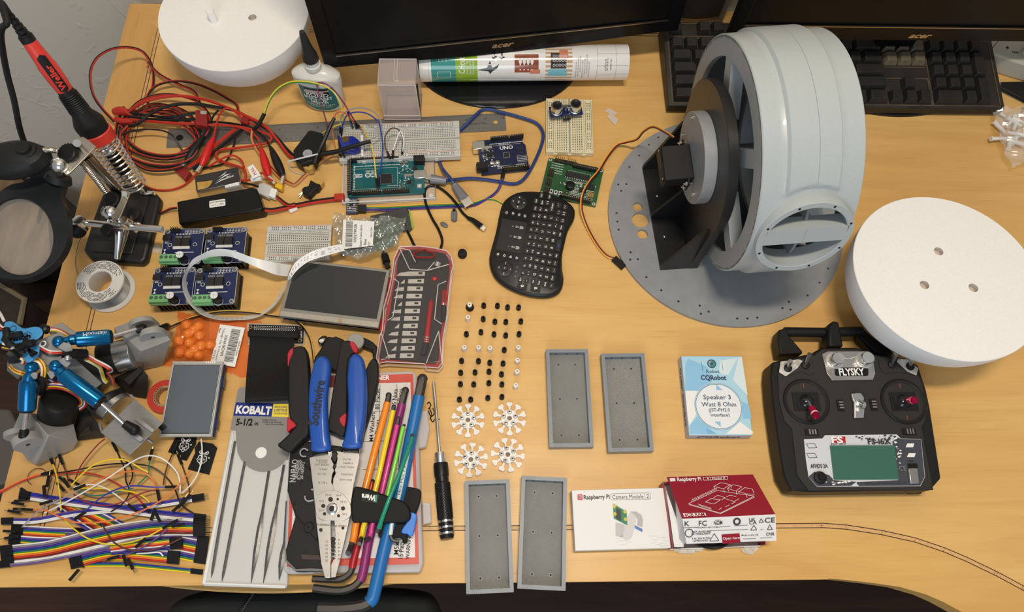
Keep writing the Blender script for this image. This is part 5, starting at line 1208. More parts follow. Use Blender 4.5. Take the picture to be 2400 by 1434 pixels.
# ---------------------------------------------------------------- white flat camera cable
FFC=mat('ffc_white',(.80,.80,.80),.4); FFD=mat('ffc_print',(.35,.36,.40),.5)
A=[(683,621,.012),(660,618,.020),(641,614.7,.028),(591,603,.040),(558.4,591,.046),(528,583.8,.053),(500.7,584.5,.054),(475.6,594.6,.053),(453,607,.050),(440.4,624.7,.044),(428,653.6,.042),(429,681,.038),(441,708.8,.034),(460.5,729,.026),(480.6,741.5,.018),(515.7,750,.012),(553,750,.010),(586,747.7,.010),(617,737,.014),(649,710,.020),(668,672,.028),(675,650,.034),(689,619.5,.038),(711.6,600,.040),(739.5,586,.040),(778.5,576,.034),(800,572,.030)]
B=[(674,648,.012),(658,646,.020),(641,642,.028),(601,626,.034),(566,611,.036),(536,601,.043),(503,601,.0445),(480.6,605,.0445),(459,617,.042),(445.5,630,.037),(437,653.6,.028),(440.5,681,.026),(453,703.8,.022),(471,722,.015),(491,735,.008),(521,742,.003),(553,743.5,.002),(586,739,.002),(613,732,.004),(643,707,.010),(664,671,.020),(681,653,.031),(694,636,.034),(713,619.5,.036),(735,608,.037),(790,592,.030),(808,588,.028)]
t=thing('flat_ribbon_cable','white flat camera ribbon cable curling over the blue driver boards','ribbon cable',U(550,748))
b=MB(t,True); SA,SB_=spline([U(*p) for p in A],6),spline([U(*p) for p in B],6)
vs=[];k=len(SA)
for a_,b_ in zip(SA,SB_):
    nn=V((0,0,.00015)); vs+=[a_-nn,b_-nn,b_+nn,a_+nn]
fs=[]
for i in range(k-1):
    for j in range(4): fs.append((i*4+j,i*4+(j+1)%4,i*4+4+(j+1)%4,i*4+4+j))
b.add(vs,fs,FFC,True); b.build('ribbon')
b=MB(t,True)
for i in range(75,k-4):
    if i%2: continue
    for u in (.25,.38,.5,.62,.75):
        if (i//2+int(u*8))%3==0: continue
        p,q=SA[i].lerp(SB_[i],u),SA[i+1].lerp(SB_[i+1],u+.0); w_=(SB_[i]-SA[i]).normalized()*.0003; up=V((0,0,.00035)); d=(CAMP-p).normalized()*.0004
        b.add([p-w_+d,q-w_+d,q+w_+d,p+w_+d],[(0,1,2,3)],FFD,False)
b.build('printed_dashes')
# ---------------------------------------------------------------- large touch screen
zt=.026
c,rz,w_,l_=r4((688.7,607),(913.8,632),(887.3,768.7),(653,739.4),zt)
SCB=mat('lcd_glass',(.022,.025,.030),.07,coat=.3); FR=mat('lcd_frame',s2l(150,148,140),.35,.5)
t=thing('touch_screen','large bare touch screen with a silver frame on a stacked board','screen',(c.x,c.y,0),rz)
b=MB(t); b.box((0,0,zt-.0025),(w_,l_,.005),FR); b.build('frame',bevel=.0005)
b=MB(t); b.box((.0,.0035,zt+.0002),(w_-.008,l_-.014,.0006),SCB); b.build('glass')
b=MB(t); b.box((0,-l_/2+.0035,zt+.0001),(w_-.002,.006,.0004),mat('foil_strip',s2l(186,180,168),.3,.5,bump=.3,nscale=200)); b.build('foil_strip')
b=MB(t)
for k in range(4): b.box((.012+k*.0012,-l_/2+.003,zt+.0004),(.0006,.006,.0003),mat('copper_flex',(.45,.22,.06),.4)); 
b.build('flex_tab')
b=MB(t); b.box((0,-.001,.0135),(w_-.004,l_-.004,.0016),PCBD); b.box((.0,.0,.0035),(.085,.056,.0016),PCG); b.build('circuit_board')
b=MB(t)
for x in (-w_/2+.005,w_/2-.005):
    for y in (-l_/2+.006,l_/2-.006): b.cyl((x,y,.0),(x,y,.021),.0025,PIN,n=6)
b.build('standoff')
b=MB(t); b.box((-.012,l_/2+.001,.008),(.017,.010,.009),CHR); b.build('usb_socket',label='silver socket showing behind the screen'); b=MB(t); b.box((.004,l_/2-.0,.006),(.008,.007,.004),BLK); b.build('hdmi_socket')
# ================================================================ helpers for traced solids
def CV(ox,oy,s): return lambda *pts: [(ox+x/s,oy+y/s) for x,y in pts]
def XY(pts,z): return [(p.x,p.y) for p in (U(*q,z) for q in pts)]
def pris(T,name,pts,z0,z1,m,bevel=0,top=None,parent=None,label=None,seg=2,holes=()):
    b=MB(T,True); b.prism(XY(pts,z1),z0,z1,m,top=top,holes=[XY(h,z1) for h in holes]); return b.build(name,parent,bevel=bevel,label=label,seg=seg)
def hull(T,name,pts,m,bevel=0,parent=None,world=False):
    bm=bmesh.new()
    for p in pts: bm.verts.new(tuple(p) if world else tuple(U(*p)))
    bmesh.ops.convex_hull(bm,input=bm.verts); bmesh.ops.recalc_face_normals(bm,faces=bm.faces)
    bmesh.ops.dissolve_limit(bm,angle_limit=R(4),verts=bm.verts,edges=bm.edges)
    bm.verts.ensure_lookup_table(); bm.verts.index_update()
    b=MB(T,True); b.add([v.co.copy() for v in bm.verts if v.link_faces or True],[[v.index for v in f.verts] for f in bm.faces],m,False); bm.free()
    return b.build(name,parent,bevel=bevel)
def smooth(pts,n=4): P=spline([(x,y,0) for x,y in pts]+[(pts[0][0],pts[0][1],0)],n)[:-1]; return [(p.x,p.y) for p in P]
def ptext(b,s,px,z,h,m,toward,wid=None,bold=.012):      # text centred on px reading toward another pixel
    c=U(*px,z); d=U(*toward,z)-c; b.text(s,(c.x,c.y),h,m,ang=atan2(d.y,d.x),z=z+.0003,wid=wid,bold=bold)
def ring_of(c,r,n=24): return circ(r,n,c[0],c[1])
# ================================================================ soldering iron
IRD=mat('iron_red',s2l(222,66,56),.38); IBK=mat('iron_black',(.014,.0145,.015),.5,spec=.3)
tip=U(322,443,.025); end=U(62,88,.22); L=(end-tip).length; IM=cylM(tip,end)
t=thing('soldering_iron','red and black soldering iron resting tip down in the coil holder','soldering iron',M=IM)
def fr(px,z=None):        # fraction along the iron of a pixel near it
    best=0;bd=1e9
    for i in range(101):
        q=tip.lerp(end,i/100); d=q-CAMP; zc=d.dot(CF); X_=1200+F_PX*d.dot(CR)/zc; Y_=717-F_PX*d.dot(CU)/zc; dd=hypot(X_-px[0],Y_-px[1])
        if dd<bd: bd=dd;best=i/100
    return best*L
a0=fr((239,326));a1=fr((216,288));a2=fr((203,268));a3=fr((176,236));a4=fr((148,210)); 
b=MB(t); b.lathe([(.0015,0),(.003,.012),(.0032,.03),(.0068,.032),(.0068,a0*.75),(.0075,a0*.76),(.0075,a0)],CHR,n=20); b.build('heating_barrel')
for k in (.35,.5,.62): b=MB(t); b.lathe([(.0069,a0*k),(.0072,a0*k+.002),(.0072,a0*k+.010),(.0069,a0*k+.012)],IBK,n=20,capa=False); b.build('barrel_band')
b=MB(t); b.lathe([(.0125,a0-.002),(.0175,a0),(.0182,a0+.012),(.0172,a0+.013)],IRD,n=28); b.build('collar',label='red collar')
b=MB(t); b.lathe([(.0165,a0+.0125),(.0172,a1+.002),(.0165,a1+.006),(.0115,a2+.004),(.0098,a3),(.0085,a4),(.0085,a4+.006)],IBK,n=28)
for i in range(10): z=a2+.008+(a3+.004-a2)*i/10; b.lathe([(.0110-.00012*i,z),(.0116-.00012*i,z+.0008),(.0110-.00012*i,z+.0016)],IBK,n=24,capa=False)
b.build('grip')
b=MB(t); b.lathe([(.0086,a4),(.0096,a4+.014),(.0098,a4+.03),(.0090,L-.030),(.0072,L-.004),(.0068,L)],IRD,n=28); b.build('handle')
# badge: dark rounded patch with lettering on the camera side
cd_=IM.inverted()@CAMP; ca=atan2(cd_.y,cd_.x)
def onr(r): return lambda u,v: (r*cos(ca+u/r),r*sin(ca+u/r),v)
b=MB(t); f=onr(.0101); pts=rrect(.0098,.046,.0046,5); fs=[tuple(q) for q in tessellate_polygon([[V((x,y,0)) for x,y in pts]])]
n_=8; vs=[]; 
for j in range(15):
    v=-.023+.046*j/14; hw=.0049 if abs(v)<.0184 else .0049*sqrt(max(0,1-((abs(v)-.0184)/.0046)**2))
    for i in range(n_+1): vs.append(f(-hw+2*hw*i/n_,a4+.023+v))
b.add(vs,[(j*(n_+1)+i,j*(n_+1)+i+1,(j+1)*(n_+1)+i+1,(j+1)*(n_+1)+i) for j in range(14) for i in range(n_)],IBK,True)
f2=onr(.0112); mapadd(b,'Weller',.0062,IRD,lambda x,y:f2(x,y),ang=pi/2,bold=.03,c=(0,a4+.019),wid=.030); b.build('badge')
b=MB(t)
for k in range(5): z=L+.001+k*.0052; r=.0062-.0006*k; b.lathe([(r,z),(r,z+.0032)],IBK,n=14); b.lathe([(.0026,z+.003),(.0026,z+.0054)],IBK,n=10,capa=False)
b.lathe([(.0074,L-.004),(.0074,L+.002)],IBK,n=20); b.build('strain_relief')
e2=tip.lerp(end,(L+.026)/L)
b=MB(t,True); b.tube([e2,e2+(end-tip).normalized()*.012]+PX([(16,52,.25),(5,65,.24),(3,95,.22),(16,170,.18),(33,235,.15),(46,300,.12),(62,345,.09),(80,380,.07),(98,420,.05),(100,470,-.10),(90,520,-.4)]),.0032,IBK,n=10); b.build('cord')
# ================================================================ helping hand stand with magnifier
CST=mat('cast_black',(.016,.0155,.015),.45,bump=.1,nscale=300)
t=thing('helping_hand','black and chrome helping hand stand with magnifier, lamp and soldering iron coil','helping hand stand',U(270,530))
Q=CV(0,300,4.2175)
pris(t,'base',Q((1010,640),(1200,560),(1400,550),(1500,600),(1585,690),(1440,1290),(1395,1335),(900,1300),(815,1205),(920,880)),0,.013,CST,bevel=.004,seg=3)
pris(t,'base_pad',Q((1060,690),(1480,670),(1300,1245),(900,1215),(870,1130),(960,960)),.0131,.0150,mat('cast_pad',(.020,.020,.020),.38),bevel=.001)
pz_=lambda q,z: U(*Q(q)[0],z)
def cy(nm,a,b_,r,m,r1=None,n=16,bevel=0,label=None,parent=None):
    b=MB(t,True); b.cyl(a,b_,r,m,r1,n); return b.build(nm,parent,bevel=bevel,label=label)
# coil holder
cbA=pz_((1100,130),.105); cbB=pz_((1340,590),.035)
def helix(a,b_,turns,r0,r1,n=16):
    d=(b_-a); u=d.normalized(); e1=u.cross(V((0,0,1))).normalized(); e2=u.cross(e1); out=[]
    for i in range(turns*n+1):
        s=i/(turns*n); an=2*pi*i/n; r=r0+(r1-r0)*s; out.append(a+d*s+(e1*cos(an)+e2*sin(an))*r)
    return out
ax0=tip.lerp(end,.40); ax1=tip.lerp(end,.02)
P=helix(ax0,ax1,12,.0165,.0135)
b=MB(t,True); b.tube(P,.0011,CHR,n=6,sp=0); u=(ax1-ax0).normalized(); b.tube([P[0],P[0]+V((-.010,0,.002)),pz_((920,190),.115),pz_((860,160),.118)],.0011,CHR,n=6); b.tube([P[-1],pz_((1400,615),.022),pz_((1430,650),.020),pz_((1500,640),.018)],.0016,CHR,n=6); b.build('coil_holder')
b=MB(t,True); b.tube([pz_((1400,600),.020),pz_((1425,625),.024),pz_((1405,650),.018),pz_((1385,630),.018),pz_((1400,600),.020)],.0012,CHR,n=6); b.cyl(pz_((1460,640),.0165),pz_((1530,645),.0165),.0028,CHR,n=8); b.build('wing_nut')
# cross rod, ball joints, clip
rodA,rodB=pz_((685,925),.062),pz_((1608,1004),.056)
cy('cross_rod',rodA,rodB,.0042,CHR,n=18)
cy('post',pz_((1090,960),.015),pz_((1105,930),.060),.005,CHR)
def ball(nm,q,z,r,m): b=MB(t,True); b.sph(pz_(q,z),r,m,18,12); return b.build(nm)
ball('ball_joint',(1095,835),.075,.0085,CHR); ball('ball_joint',(590,370),.150,.0085,CHR)
cy('ball_stem',pz_((1095,870),.066),pz_((1105,940),.060),.0032,CHR); cy('ball_stem',pz_((592,395),.144),pz_((590,465),.128),.0036,CHR)
for q,z,r in (((800,930),.064,.0062),((1245,940),.063,.0060)): b=MB(t,True); c=pz_(q,z); b.lathe([(r,0),(r,.009),(r*.93,.0105),(r*.5,.011),(1e-5,.0109)],CHR,c=c-V((0,0,.004)),n=22); b.build('collar_nut')
ball('rubber_grip_end',(765,1010),.052,.0098,BLK); cy('ball_stem',pz_((800,950),.062),pz_((840,1000),.050),.0040,CHR)
b=MB(t,True); b.tube([pz_((1330,985),.052),pz_((1350,950),.058),pz_((1385,975),.056),pz_((1340,1015),.050)],.0028,CHR,n=8); b.build('clip_socket')
def knob(q,z,r,h,m=BLK,d=V((-.15,-.2,1))):
    c=pz_(q,z); b=MB(t,True); k=20; pr=[(r*.9,0),(r,.001),(r,h-.001),(r*.88,h),(1e-5,h)]
    M=cylM(c-d.normalized()*h,c); b.lathe(pr,m,n=k,M=M)
    for i in range(k): a=2*pi*i/k; b.cyl((r*cos(a),r*sin(a),.0012),(r*cos(a),r*sin(a),h-.0012),r*.09,m,n=5,M=M)
    b.build('knob')
knob((650,240),.152,.0105,.016); knob((1095,700),.080,.0092,.014); knob((1040,1000),.070,.0068,.010); knob((1310,840),.040,.0078,.008,CST)
cy('knob_shaft',pz_((1305,870),.036),pz_((1300,930),.058),.0020,STL)
# clamps: two parallel plates each
NK=mat('nickel_plate',(.66,.62,.55),.28,1)
def clamp(q,z0,z1,nm='clamp_plate'):
    P=smooth(Q(*q),3)
    for k in (0,1): b=MB(t,True); zz=z0+(z1-z0)*k; b.prism(XY(P,zz+.002),zz,zz+.0018,NK); b.build(nm,bevel=.0004)
clamp(((610,400),(640,450),(690,440),(925,200),(930,170),(830,90),(790,95),(740,130),(780,200),(700,310)),.132,.146)
clamp(((1200,610),(1275,625),(1270,680),(1180,890),(1150,905),(1110,880),(1140,800),(1190,700)),.066,.078)
cy('clamp_bolt',pz_((760,150),.130),pz_((760,150),.158),.0040,CHR); cy('clamp_bolt',pz_((1230,650),.062),pz_((1230,650),.086),.0030,CHR)
b=MB(t,True); b.tube([pz_((545,370),.152),pz_((525,345),.154),pz_((545,315),.156),pz_((590,300),.156)],.0026,NK,n=8); b.build('jaw_spring'); b=MB(t,True); b.tube([pz_((1035,860),.076),pz_((1022,825),.079),pz_((1045,785),.081)],.0030,NK,n=8); b.build('jaw_spring')
cy('arm_rod',pz_((880,275),.138),pz_((1200,640),.072),.0040,mat('dark_chrome',(.34,.31,.28),.15,1)); cy('arm_rod',pz_((835,310),.136),pz_((1150,640),.072),.0030,mat('dark_chrome',(.34,.31,.28),.15,1))
def goose(pts,r): 
    b=MB(t,True); S=spline(PX(pts),8); b.tube(S,r*.85,NK,n=8,sp=0)
    for p,q in zip(S,S[1:]):
        n_=max(1,int((q-p).length/.0018))
        for k in range(n_): c=p.lerp(q,k/n_); b.lathe([(r*.8,-.0005),(r,0),(r*.8,.0005)],NK,n=10,capa=False,M=cylM(c,c+(q-p)))
    b.build('flexible_neck')
Z=lambda *a:[(*Q((x,y))[0],z) for x,y,z in a]
goose(Z((800,330,.136),(870,410,.122),(960,520,.100),(1050,640,.078)),.0036); goose(Z((425,225,.155),(490,215,.157),(560,225,.154)),.0032)
# lamp head
c=pz_((150,320),.150); e_=pz_((365,300),.150)
b=MB(t,True); LM=X.Translation(c)@X.Rotation(R(8),4,'Z'); b.M=LM; pr=[(1e-5,-.014),(.018,-.013),(.026,-.006),(.0275,.0),(.024,.009),(.014,.0155),(1e-5,.017)]
vs=[(r*1.38*cos(2*pi*i/32),r*.80*sin(2*pi*i/32),z) for r,z in pr for i in range(32)]; b.add(vs,[(j*32+i,j*32+(i+1)%32,(j+1)*32+(i+1)%32,(j+1)*32+i) for j in range(6) for i in range(32)],IBK,True); b.build('lamp_head')
b=MB(t,True); b.lathe([(.0115,0),(.0110,.004),(.0080,.005),(.0078,.0095),(.007,.0105),(1e-5,.0105)],IBK,c=pz_((245,215),.163)-V((0,0,.004)),n=24); b.build('switch_button')
cy('lamp_neck',pz_((340,275),.152),pz_((420,225),.155),.0095,IBK,.0055)
# magnifier ring (traced outline with lens opening)
LZ=.115; lc=(45,553)
lens=[(lc[0]+80*cos(a)+5*sin(a),lc[1]+91*sin(a)) for a in [2*pi*i/60 for i in range(60)]]
out=Q((-390,1000),(-330,800),(-180,700),(0,690),(150,600),(280,570),(400,480),(480,425),(600,440),(680,490),(660,600),(640,720),(700,850),(715,1000),(705,1150),(640,1290),(540,1400),(420,1480),(250,1530),(60,1510),(-150,1440),(-310,1280),(-380,1120))
b=MB(t,True); O=spline([(x,y,0) for x,y in out+[out[0]]],4)[:-1]; O=[(p.x,p.y) for p in O]
MR=mat('magnifier_black',(.015,.017,.020),.36,spec=.35,noise=.25,nscale=25)
b.prism(XY(O,LZ-.004),LZ-.0055,LZ+.0045,MR,holes=[XY(lens,LZ+.0045)]); b.build('magnifier_frame',bevel=.0045,seg=4)
b=MB(t,True); gl=mat('lens_glass',(.80,.78,.72),.05,alpha=.22,spec=.6); LP_=XY(lens,LZ); cx0_=sum(p[0] for p in LP_)/60; cy0_=sum(p[1] for p in LP_)/60
b.lathe([(1e-5,LZ+.0035)]+[] if 0 else [(1e-5,.0045),(.5,.0036),(.85,.0014),(1.0,0)][::-1],gl,n=60,capa=False,M=X.Identity(4)) if 0 else None
vs=[];rg=(0.02,.3,.6,.85,1.0)
for k in rg:
    for x,y in LP_: vs.append((cx0_+(x-cx0_)*k,cy0_+(y-cy0_)*k,LZ+.0045*(1-k*k)))
b.add(vs,[(j*60+i,j*60+(i+1)%60,(j+1)*60+(i+1)%60,(j+1)*60+i) for j in range(4) for i in range(60)]+[tuple(range(60))],gl,True); b.build('lens')
cy('frame_socket',pz_((590,470),.122),pz_((575,520),.118),.012,MR,.014)
# alligator clip of the stand
b=MB(t,True); a_,e_=pz_((1240,985),.055),pz_((1160,1290),.035)
b.tube([pz_((1185,1015),.056),pz_((1175,1150),.046),e_],.005,CHR,n=12,rad=lambda u:.0052-.0018*u); b.tube([pz_((1240,985),.056),pz_((1225,1080),.047),pz_((1175,1270),.034)],.005,CHR,n=12,rad=lambda u:.0050-.0026*u); b.build('alligator_clip')
# ================================================================ solder spool
SPW=mat('spool_white',(.76,.75,.73),.45,alpha=.93)
c=U(231.4,658.8,.029); t=thing('solder_spool','white spool of solder wire with a printed top beside the blue boards','spool',(c.x+.001,c.y,0))
b=MB(t); b.lathe([(.0135,.0),(.0285,.0),(.0290,.0015),(.0285,.0028),(.0150,.0028),(.0150,.0262),(.0272,.0262),(.0278,.0275),(.0272,.029),(.0140,.029),(.0132,.028),(.0130,.001),(.0135,0)],SPW,n=56,capa=False); b.build('spool')
b=MB(t); SW=mat('solder_wire',(.45,.44,.42),.3,.9)
for k in range(13): b.lathe([(.0225,.0035+k*.0017),(.0236,.0043+k*.0017),(.0225,.0051+k*.0017)],SW,n=40,capa=False)
b.build('wound_wire')
b=MB(t); rr=random.Random(2)
for j in range(6):
    r=.0165+j*.0017
    for s0,s1 in ((R(20),R(150)),(R(185),R(330))):
        a=s0
        while a<s1:
            d=.05+rr.random()*.22
            if rr.random()<.85:
                e=min(a+d,s1); nn=4; vs=[((r+q)*cos(a+(e-a)*i/nn),(r+q)*sin(a+(e-a)*i/nn),.0292) for i in range(nn+1) for q in (0,.0006)]
                b.add(vs,[(2*i,2*i+1,2*i+3,2*i+2) for i in range(nn)],BLK,False)
            a+=d+.03
b.build('printed_ring')
wire(t,'wire_end',[(206,672,.015),(192,665,.020),(180,640,.012),(176,610,.006),(182,575,.004),(190,555,.003),(200,540,.003)],.0006,SW)
# ================================================================ adhesive tape roll
TPR=mat('tape_red',s2l(200,62,56),.4); CRDB=mat('cardboard_core',s2l(176,140,104),.7)
c=U(385,928,.010); t=thing('tape_roll','roll of red electrical tape half hidden under the small screen','tape',(c.x,c.y,0))
b=MB(t); b.lathe([(.0125,0),(.0192,0),(.0192,.010),(.0125,.010)],TPR,n=48,capa=False); b.build('tape')
b=MB(t); b.lathe([(.0098,.0005),(.0124,.0005),(.0124,.0103),(.0098,.0103),(.0098,.0005)],CRDB,n=40,capa=False)
for k in range(10): a=R(110+k*14); b.box((.0111*cos(a),.0111*sin(a),.0105),(.0009,.0014,.0002),BLK,rz=a)
b.build('core')
# ================================================================ orange bag of balls
q2=CV(340,700,3.586)
bag=[(418,729),(470,740),(520,748),(565,751),(612,752),(608,757),(590,762),(588,830),(576,884),(545,876),(522,868),(500,862),(460,852),(420,855),(381,857),(392,840),(407,800),(413,765)]
OB=mat('orange_film',s2l(246,112,34),.16,alpha=.55,coat=.5,bump=.3,nscale=30)
t=thing('orange_bag','orange plastic bag of small balls with a white barcode label','bag',U(480,850))
balls=q2((350,220),(452,228),(362,296),(458,308),(285,350),(372,368),(472,392),(548,388),(288,452),(372,466),(452,478),(412,262),(415,425))
bx=[U(*p,.006) for p in balls]
b=MB(t,True); BP=XY(smooth(bag,2),.002)
# film as a height field over the outline
xs=[p[0] for p in BP]; ys=[p[1] for p in BP]; N=46; grid={}
def inside(x,y,P):
    r=False; j=len(P)-1
    for i in range(len(P)):
        if (P[i][1]>y)!=(P[j][1]>y) and x<(P[j][0]-P[i][0])*(y-P[i][1])/(P[j][1]-P[i][1])+P[i][0]: r=not r
        j=i
    return r
def edged(x,y,P): return min(((V((x,y))-V(a)).length if (V(b_)-V(a)).length<1e-9 else ((V((x,y))-V(a)-(V(b_)-V(a))*max(0,min(1,(V((x,y))-V(a)).dot(V(b_)-V(a))/(V(b_)-V(a)).length_squared))).length)) for a,b_ in zip(P,P[1:]+P[:1]))
def film(b,P,m,hf,N=44,base=.0008):
    xs=[p[0] for p in P]; ys=[p[1] for p in P]; x0,x1,y0,y1=min(xs),max(xs),min(ys),max(ys); dx=(x1-x0)/N; ny=int((y1-y0)/dx)+1; id_={}; vs=[]; fs=[]
    def vid(i,j):
        if (i,j) not in id_:
            x,y=x0+i*dx,y0+j*dx; id_[(i,j)]=len(vs); vs.append((x,y,hf(x,y)))
        return id_[(i,j)]
    for i in range(N):
        for j in range(ny):
            if inside(x0+(i+.5)*dx,y0+(j+.5)*dx,P): fs.append((vid(i,j),vid(i+1,j),vid(i+1,j+1),vid(i,j+1)))
    b.add(vs,fs,m,True)
def hf(x,y):
    h=.0012+.0006*sin(x*260)+.0004*sin(y*310+x*90)
    for p in bx:
        d2=(x-p.x)**2+(y-p.y)**2; h=max(h,.0138-d2*110) if d2<.00009 else h
    return max(h,.0006)
film(b,BP,OB,hf,70); b.build('film')
for k,p in enumerate(bx):
    if k==0:
        B0=tag(MB().sph((0,0,0),.0058,mat('orange_ball',s2l(255,196,90),.5),18,10).build('plastic_ball'),'small orange ball seen through the orange bag','ball','balls in the orange bag'); o=B0
    else: o=B0.copy(); COL.objects.link(o)
    o.location=(p.x,p.y,.0062)
b=MB(t,True); Lb=[(515.7,760),(574,768),(550.5,860),(493,850)]; P=XY(Lb,.0075); b.prism(P,.0072,.0075,WHT); c0=V(P[0]);c1=V(P[1]);c3=V(P[3])
def lab(u,v): return c0+(c1-c0)*u+(c3-c0)*v
rr=random.Random(4)
v=.08
while v<.93: w_=.006+.012*rr.random(); a,b1=lab(.50,v),lab(.86,v); b.line(a,b1,(c3-c0).length*w_,.0077,BLK); v+=w_+.010+.012*rr.random()
yy=(c3-c0); an=atan2(yy.y,yy.x)
for s,u,v_,h,wd in (('X004A38GWN',.36,.52,.0036,.026),('YiSmaJo 12p. 8 Vinous/n',.20,.5,.0022,.040),('New',.06,.16,.003,.006),('YXZ A 23',.07,.78,.0024,.011),('Made in China',.93,.55,.0022,.018)):
    p=lab(u,v_); b.text(s,(p.x,p.y),h,BLK,ang=an,z=.0077,wid=wd,bold=0)
b.build('barcode_label')
# ================================================================ small display
zt=.0185
c,rz,w_,l_=r4((401.9,844.2),(520.7,848.6),(496.7,1023.5),(375.7,1021.5),zt)
t=thing('small_display','small grey touch display standing portrait on the red tape roll','screen',(c.x,c.y,.0108),rz); h=zt-.0108
b=MB(t); b.box((0,0,h-.0022),(w_,l_,.0044),mat('display_edge',s2l(196,194,188),.35,.3)); b.build('frame',bevel=.0004)
b=MB(t); b.box((0,-.0005,h+.0001),(w_-.003,l_-.006,.0004),BLK); b.box((0,-.0008,h+.0003),(w_-.0055,l_-.009,.0004),mat('display_grey',s2l(96,104,112),.28)); b.pline([(-w_/2+.002,-l_/2+.0025),(w_/2-.002,-l_/2+.0025),(w_/2-.002,l_/2-.0045),(-w_/2+.002,l_/2-.0045)],.0005,h+.0006,WHT,close=True)
for k in range(5): b.box((.010+k*.0024,l_/2-.0015,h+.0002),(.0012,.0025,.0004),WHT)
b.build('glass')
b=MB(t); b.box((.0025,-.001,.0018),(w_-.001,l_-.003,.0016),PCBD); b.build('circuit_board')
for y,hh in ((.020,.013),(-.028,.011)): b=MB(t); b.box((w_/2+.001,y,.0015),(.004,hh,.006),PCBB); b.build('side_connector')
# ================================================================ raspberry logo cards
def rasp(b,c,s,ang,z,m,w=.0006):
    M=X.Translation((c[0],c[1],0))@X.Rotation(ang,4,'Z')
    for x,y,r in ((0,-.05,.21),(-.30,.10,.19),(.30,.10,.19),(0,.28,.17),(-.24,-.33,.17),(.24,-.33,.17),(0,-.55,.15),(-.43,-.16,.12),(.43,-.16,.12)):
        P=[(s*(x+r*cos(a)),s*(y+r*sin(a))) for a in [2*pi*i/7+.3 for i in range(7)]]; b.pline(P,w,z,m,close=True,M=M)
    for sx in (-1,1):
        P=[(0,.42),(.12*sx,.62),(.40*sx,.82),(.52*sx,.70),(.42*sx,.50),(.15*sx,.40)]; b.pline([(s*x,s*y) for x,y in P],w*1.1,z,m,close=True,M=M); b.line((.06*sx*s,.47*s),(.33*sx*s,.66*s),w*.8,z,m,M=M)
    b.ring((s*.72,s*.15),s*.07,w*.6,z,m,10,M=M)
def card(label,pts,lc,dirp):
    P=XY(pts,.003); c=U(*lc,.003); T=thing('memory_card_adapter',label,'memory card',(c.x,c.y,0),group='black memory card adapters')
    b=MB(T,True); b.prism(P,.0006,.0028,BLK); b.build('case',bevel=.0004)
    d=U(*dirp,.003)-c; b=MB(T,True); rasp(b,(c.x,c.y),.0100,atan2(d.y,d.x)-pi/2,.0031,WHT,.0008); b.build('logo')
card('black memory card adapter with berry logo, the one touching the small display',[(410,1026),(459,1026),(458,1040),(436,1079),(424,1076),(423,1066),(393,1059)],(432,1044),(437,1026))
card('black memory card adapter with berry logo, the one nearer the file pack',[(466,1034),(498,1039),(508,1049),(489,1112),(439,1099),(457,1060),(455,1050)],(474,1074),(480,1055))
# ================================================================ ribbon breakout board
q3=CV(600,480,3.585)
t=thing('breakout_board','breakout board with a wide black ribbon cable folded over the file pack','breakout board',U(648,790))
pris(t,'clear_backing',[(579,757),(716,762),(713,807),(688,808),(688,792),(592,790),(590,808),(581,808)],.0008,.0024,clear('clear_backing',(.75,.74,.72),.5),bevel=.0003)
pris(t,'board',[(583,760),(712,764),(710,804),(690,804),(690,780),(583,776)],.0026,.0042,BLK)
b=MB(t,True)
for k in range(20):
    for j in (0,1): p=U(597+k*4.9,764.5+k*.15+j*7,.0042); b.flat(circ(.0007,6,p.x,p.y),.0044,SLK)
    p=U(597+k*4.9,768.3+k*.15,.0042); b.text(('GPIO','GND','5V0','3V3','SDA')[k%5],(p.x,p.y),.0011,SLK,z=.0044,bold=0)
for q in ((587,767),(703,768),(703,798),(583,798)): p=U(*q,.0042); b.ring((p.x,p.y),.0019,.0009,.0045,PIN,12)
ptext(b,'adafruit',(706,784),.0042,.002,SLK,(706,760)); b.build('printing')
pris(t,'socket',[(580,775),(697,779),(697,791),(580,788)],.0044,.0125,BLK,bevel=.0005)
RBK=mat('ribbon_black',(.020,.020,.021),.35)
Lf=[(584,786,.0105),(585,800,.013),(579,860,.015),(576,900,.020),(574,930,.024),(574,944,.0225),(576,940,.019),(580,925,.0175)]
Rt=[(690,790,.0105),(689,803,.013),(684,860,.015),(679,900,.020),(676,925,.024),(676,938,.0225),(677,935,.019),(678,920,.0175)]
SA,SB_=spline(PX(Lf),5),spline(PX(Rt),5); b=MB(t,True); k=len(SA); W=80; vs=[]
for a_,b_ in zip(SA,SB_):
    for i in range(W+1): p=a_.lerp(b_,i/W); vs.append(p+V((0,0,.0006 if i%2 else 0)))
b.add(vs,[(j*(W+1)+i,j*(W+1)+i+1,(j+1)*(W+1)+i+1,(j+1)*(W+1)+i) for j in range(k-1) for i in range(W)],RBK,False); b.build('ribbon')
wr=thing('servo_lead','thin yellow and black lead curving over the ribbon breakout board','servo lead',U(560,731))
for k,m in enumerate((mat('wire_straw',s2l(222,176,84),.4),WBK)): wire(wr,'wire',side([(386,771,.012),(420,755,.006),(460,741,.006),(500,732,.008),(540,729,.009),(590,732,.009),(640,739,.006),(680,745,.006),(708,762,.009),(726,790,.010),(733,820,.010),(736,850,.012)],(k-.5)*2.2),.0009,m)
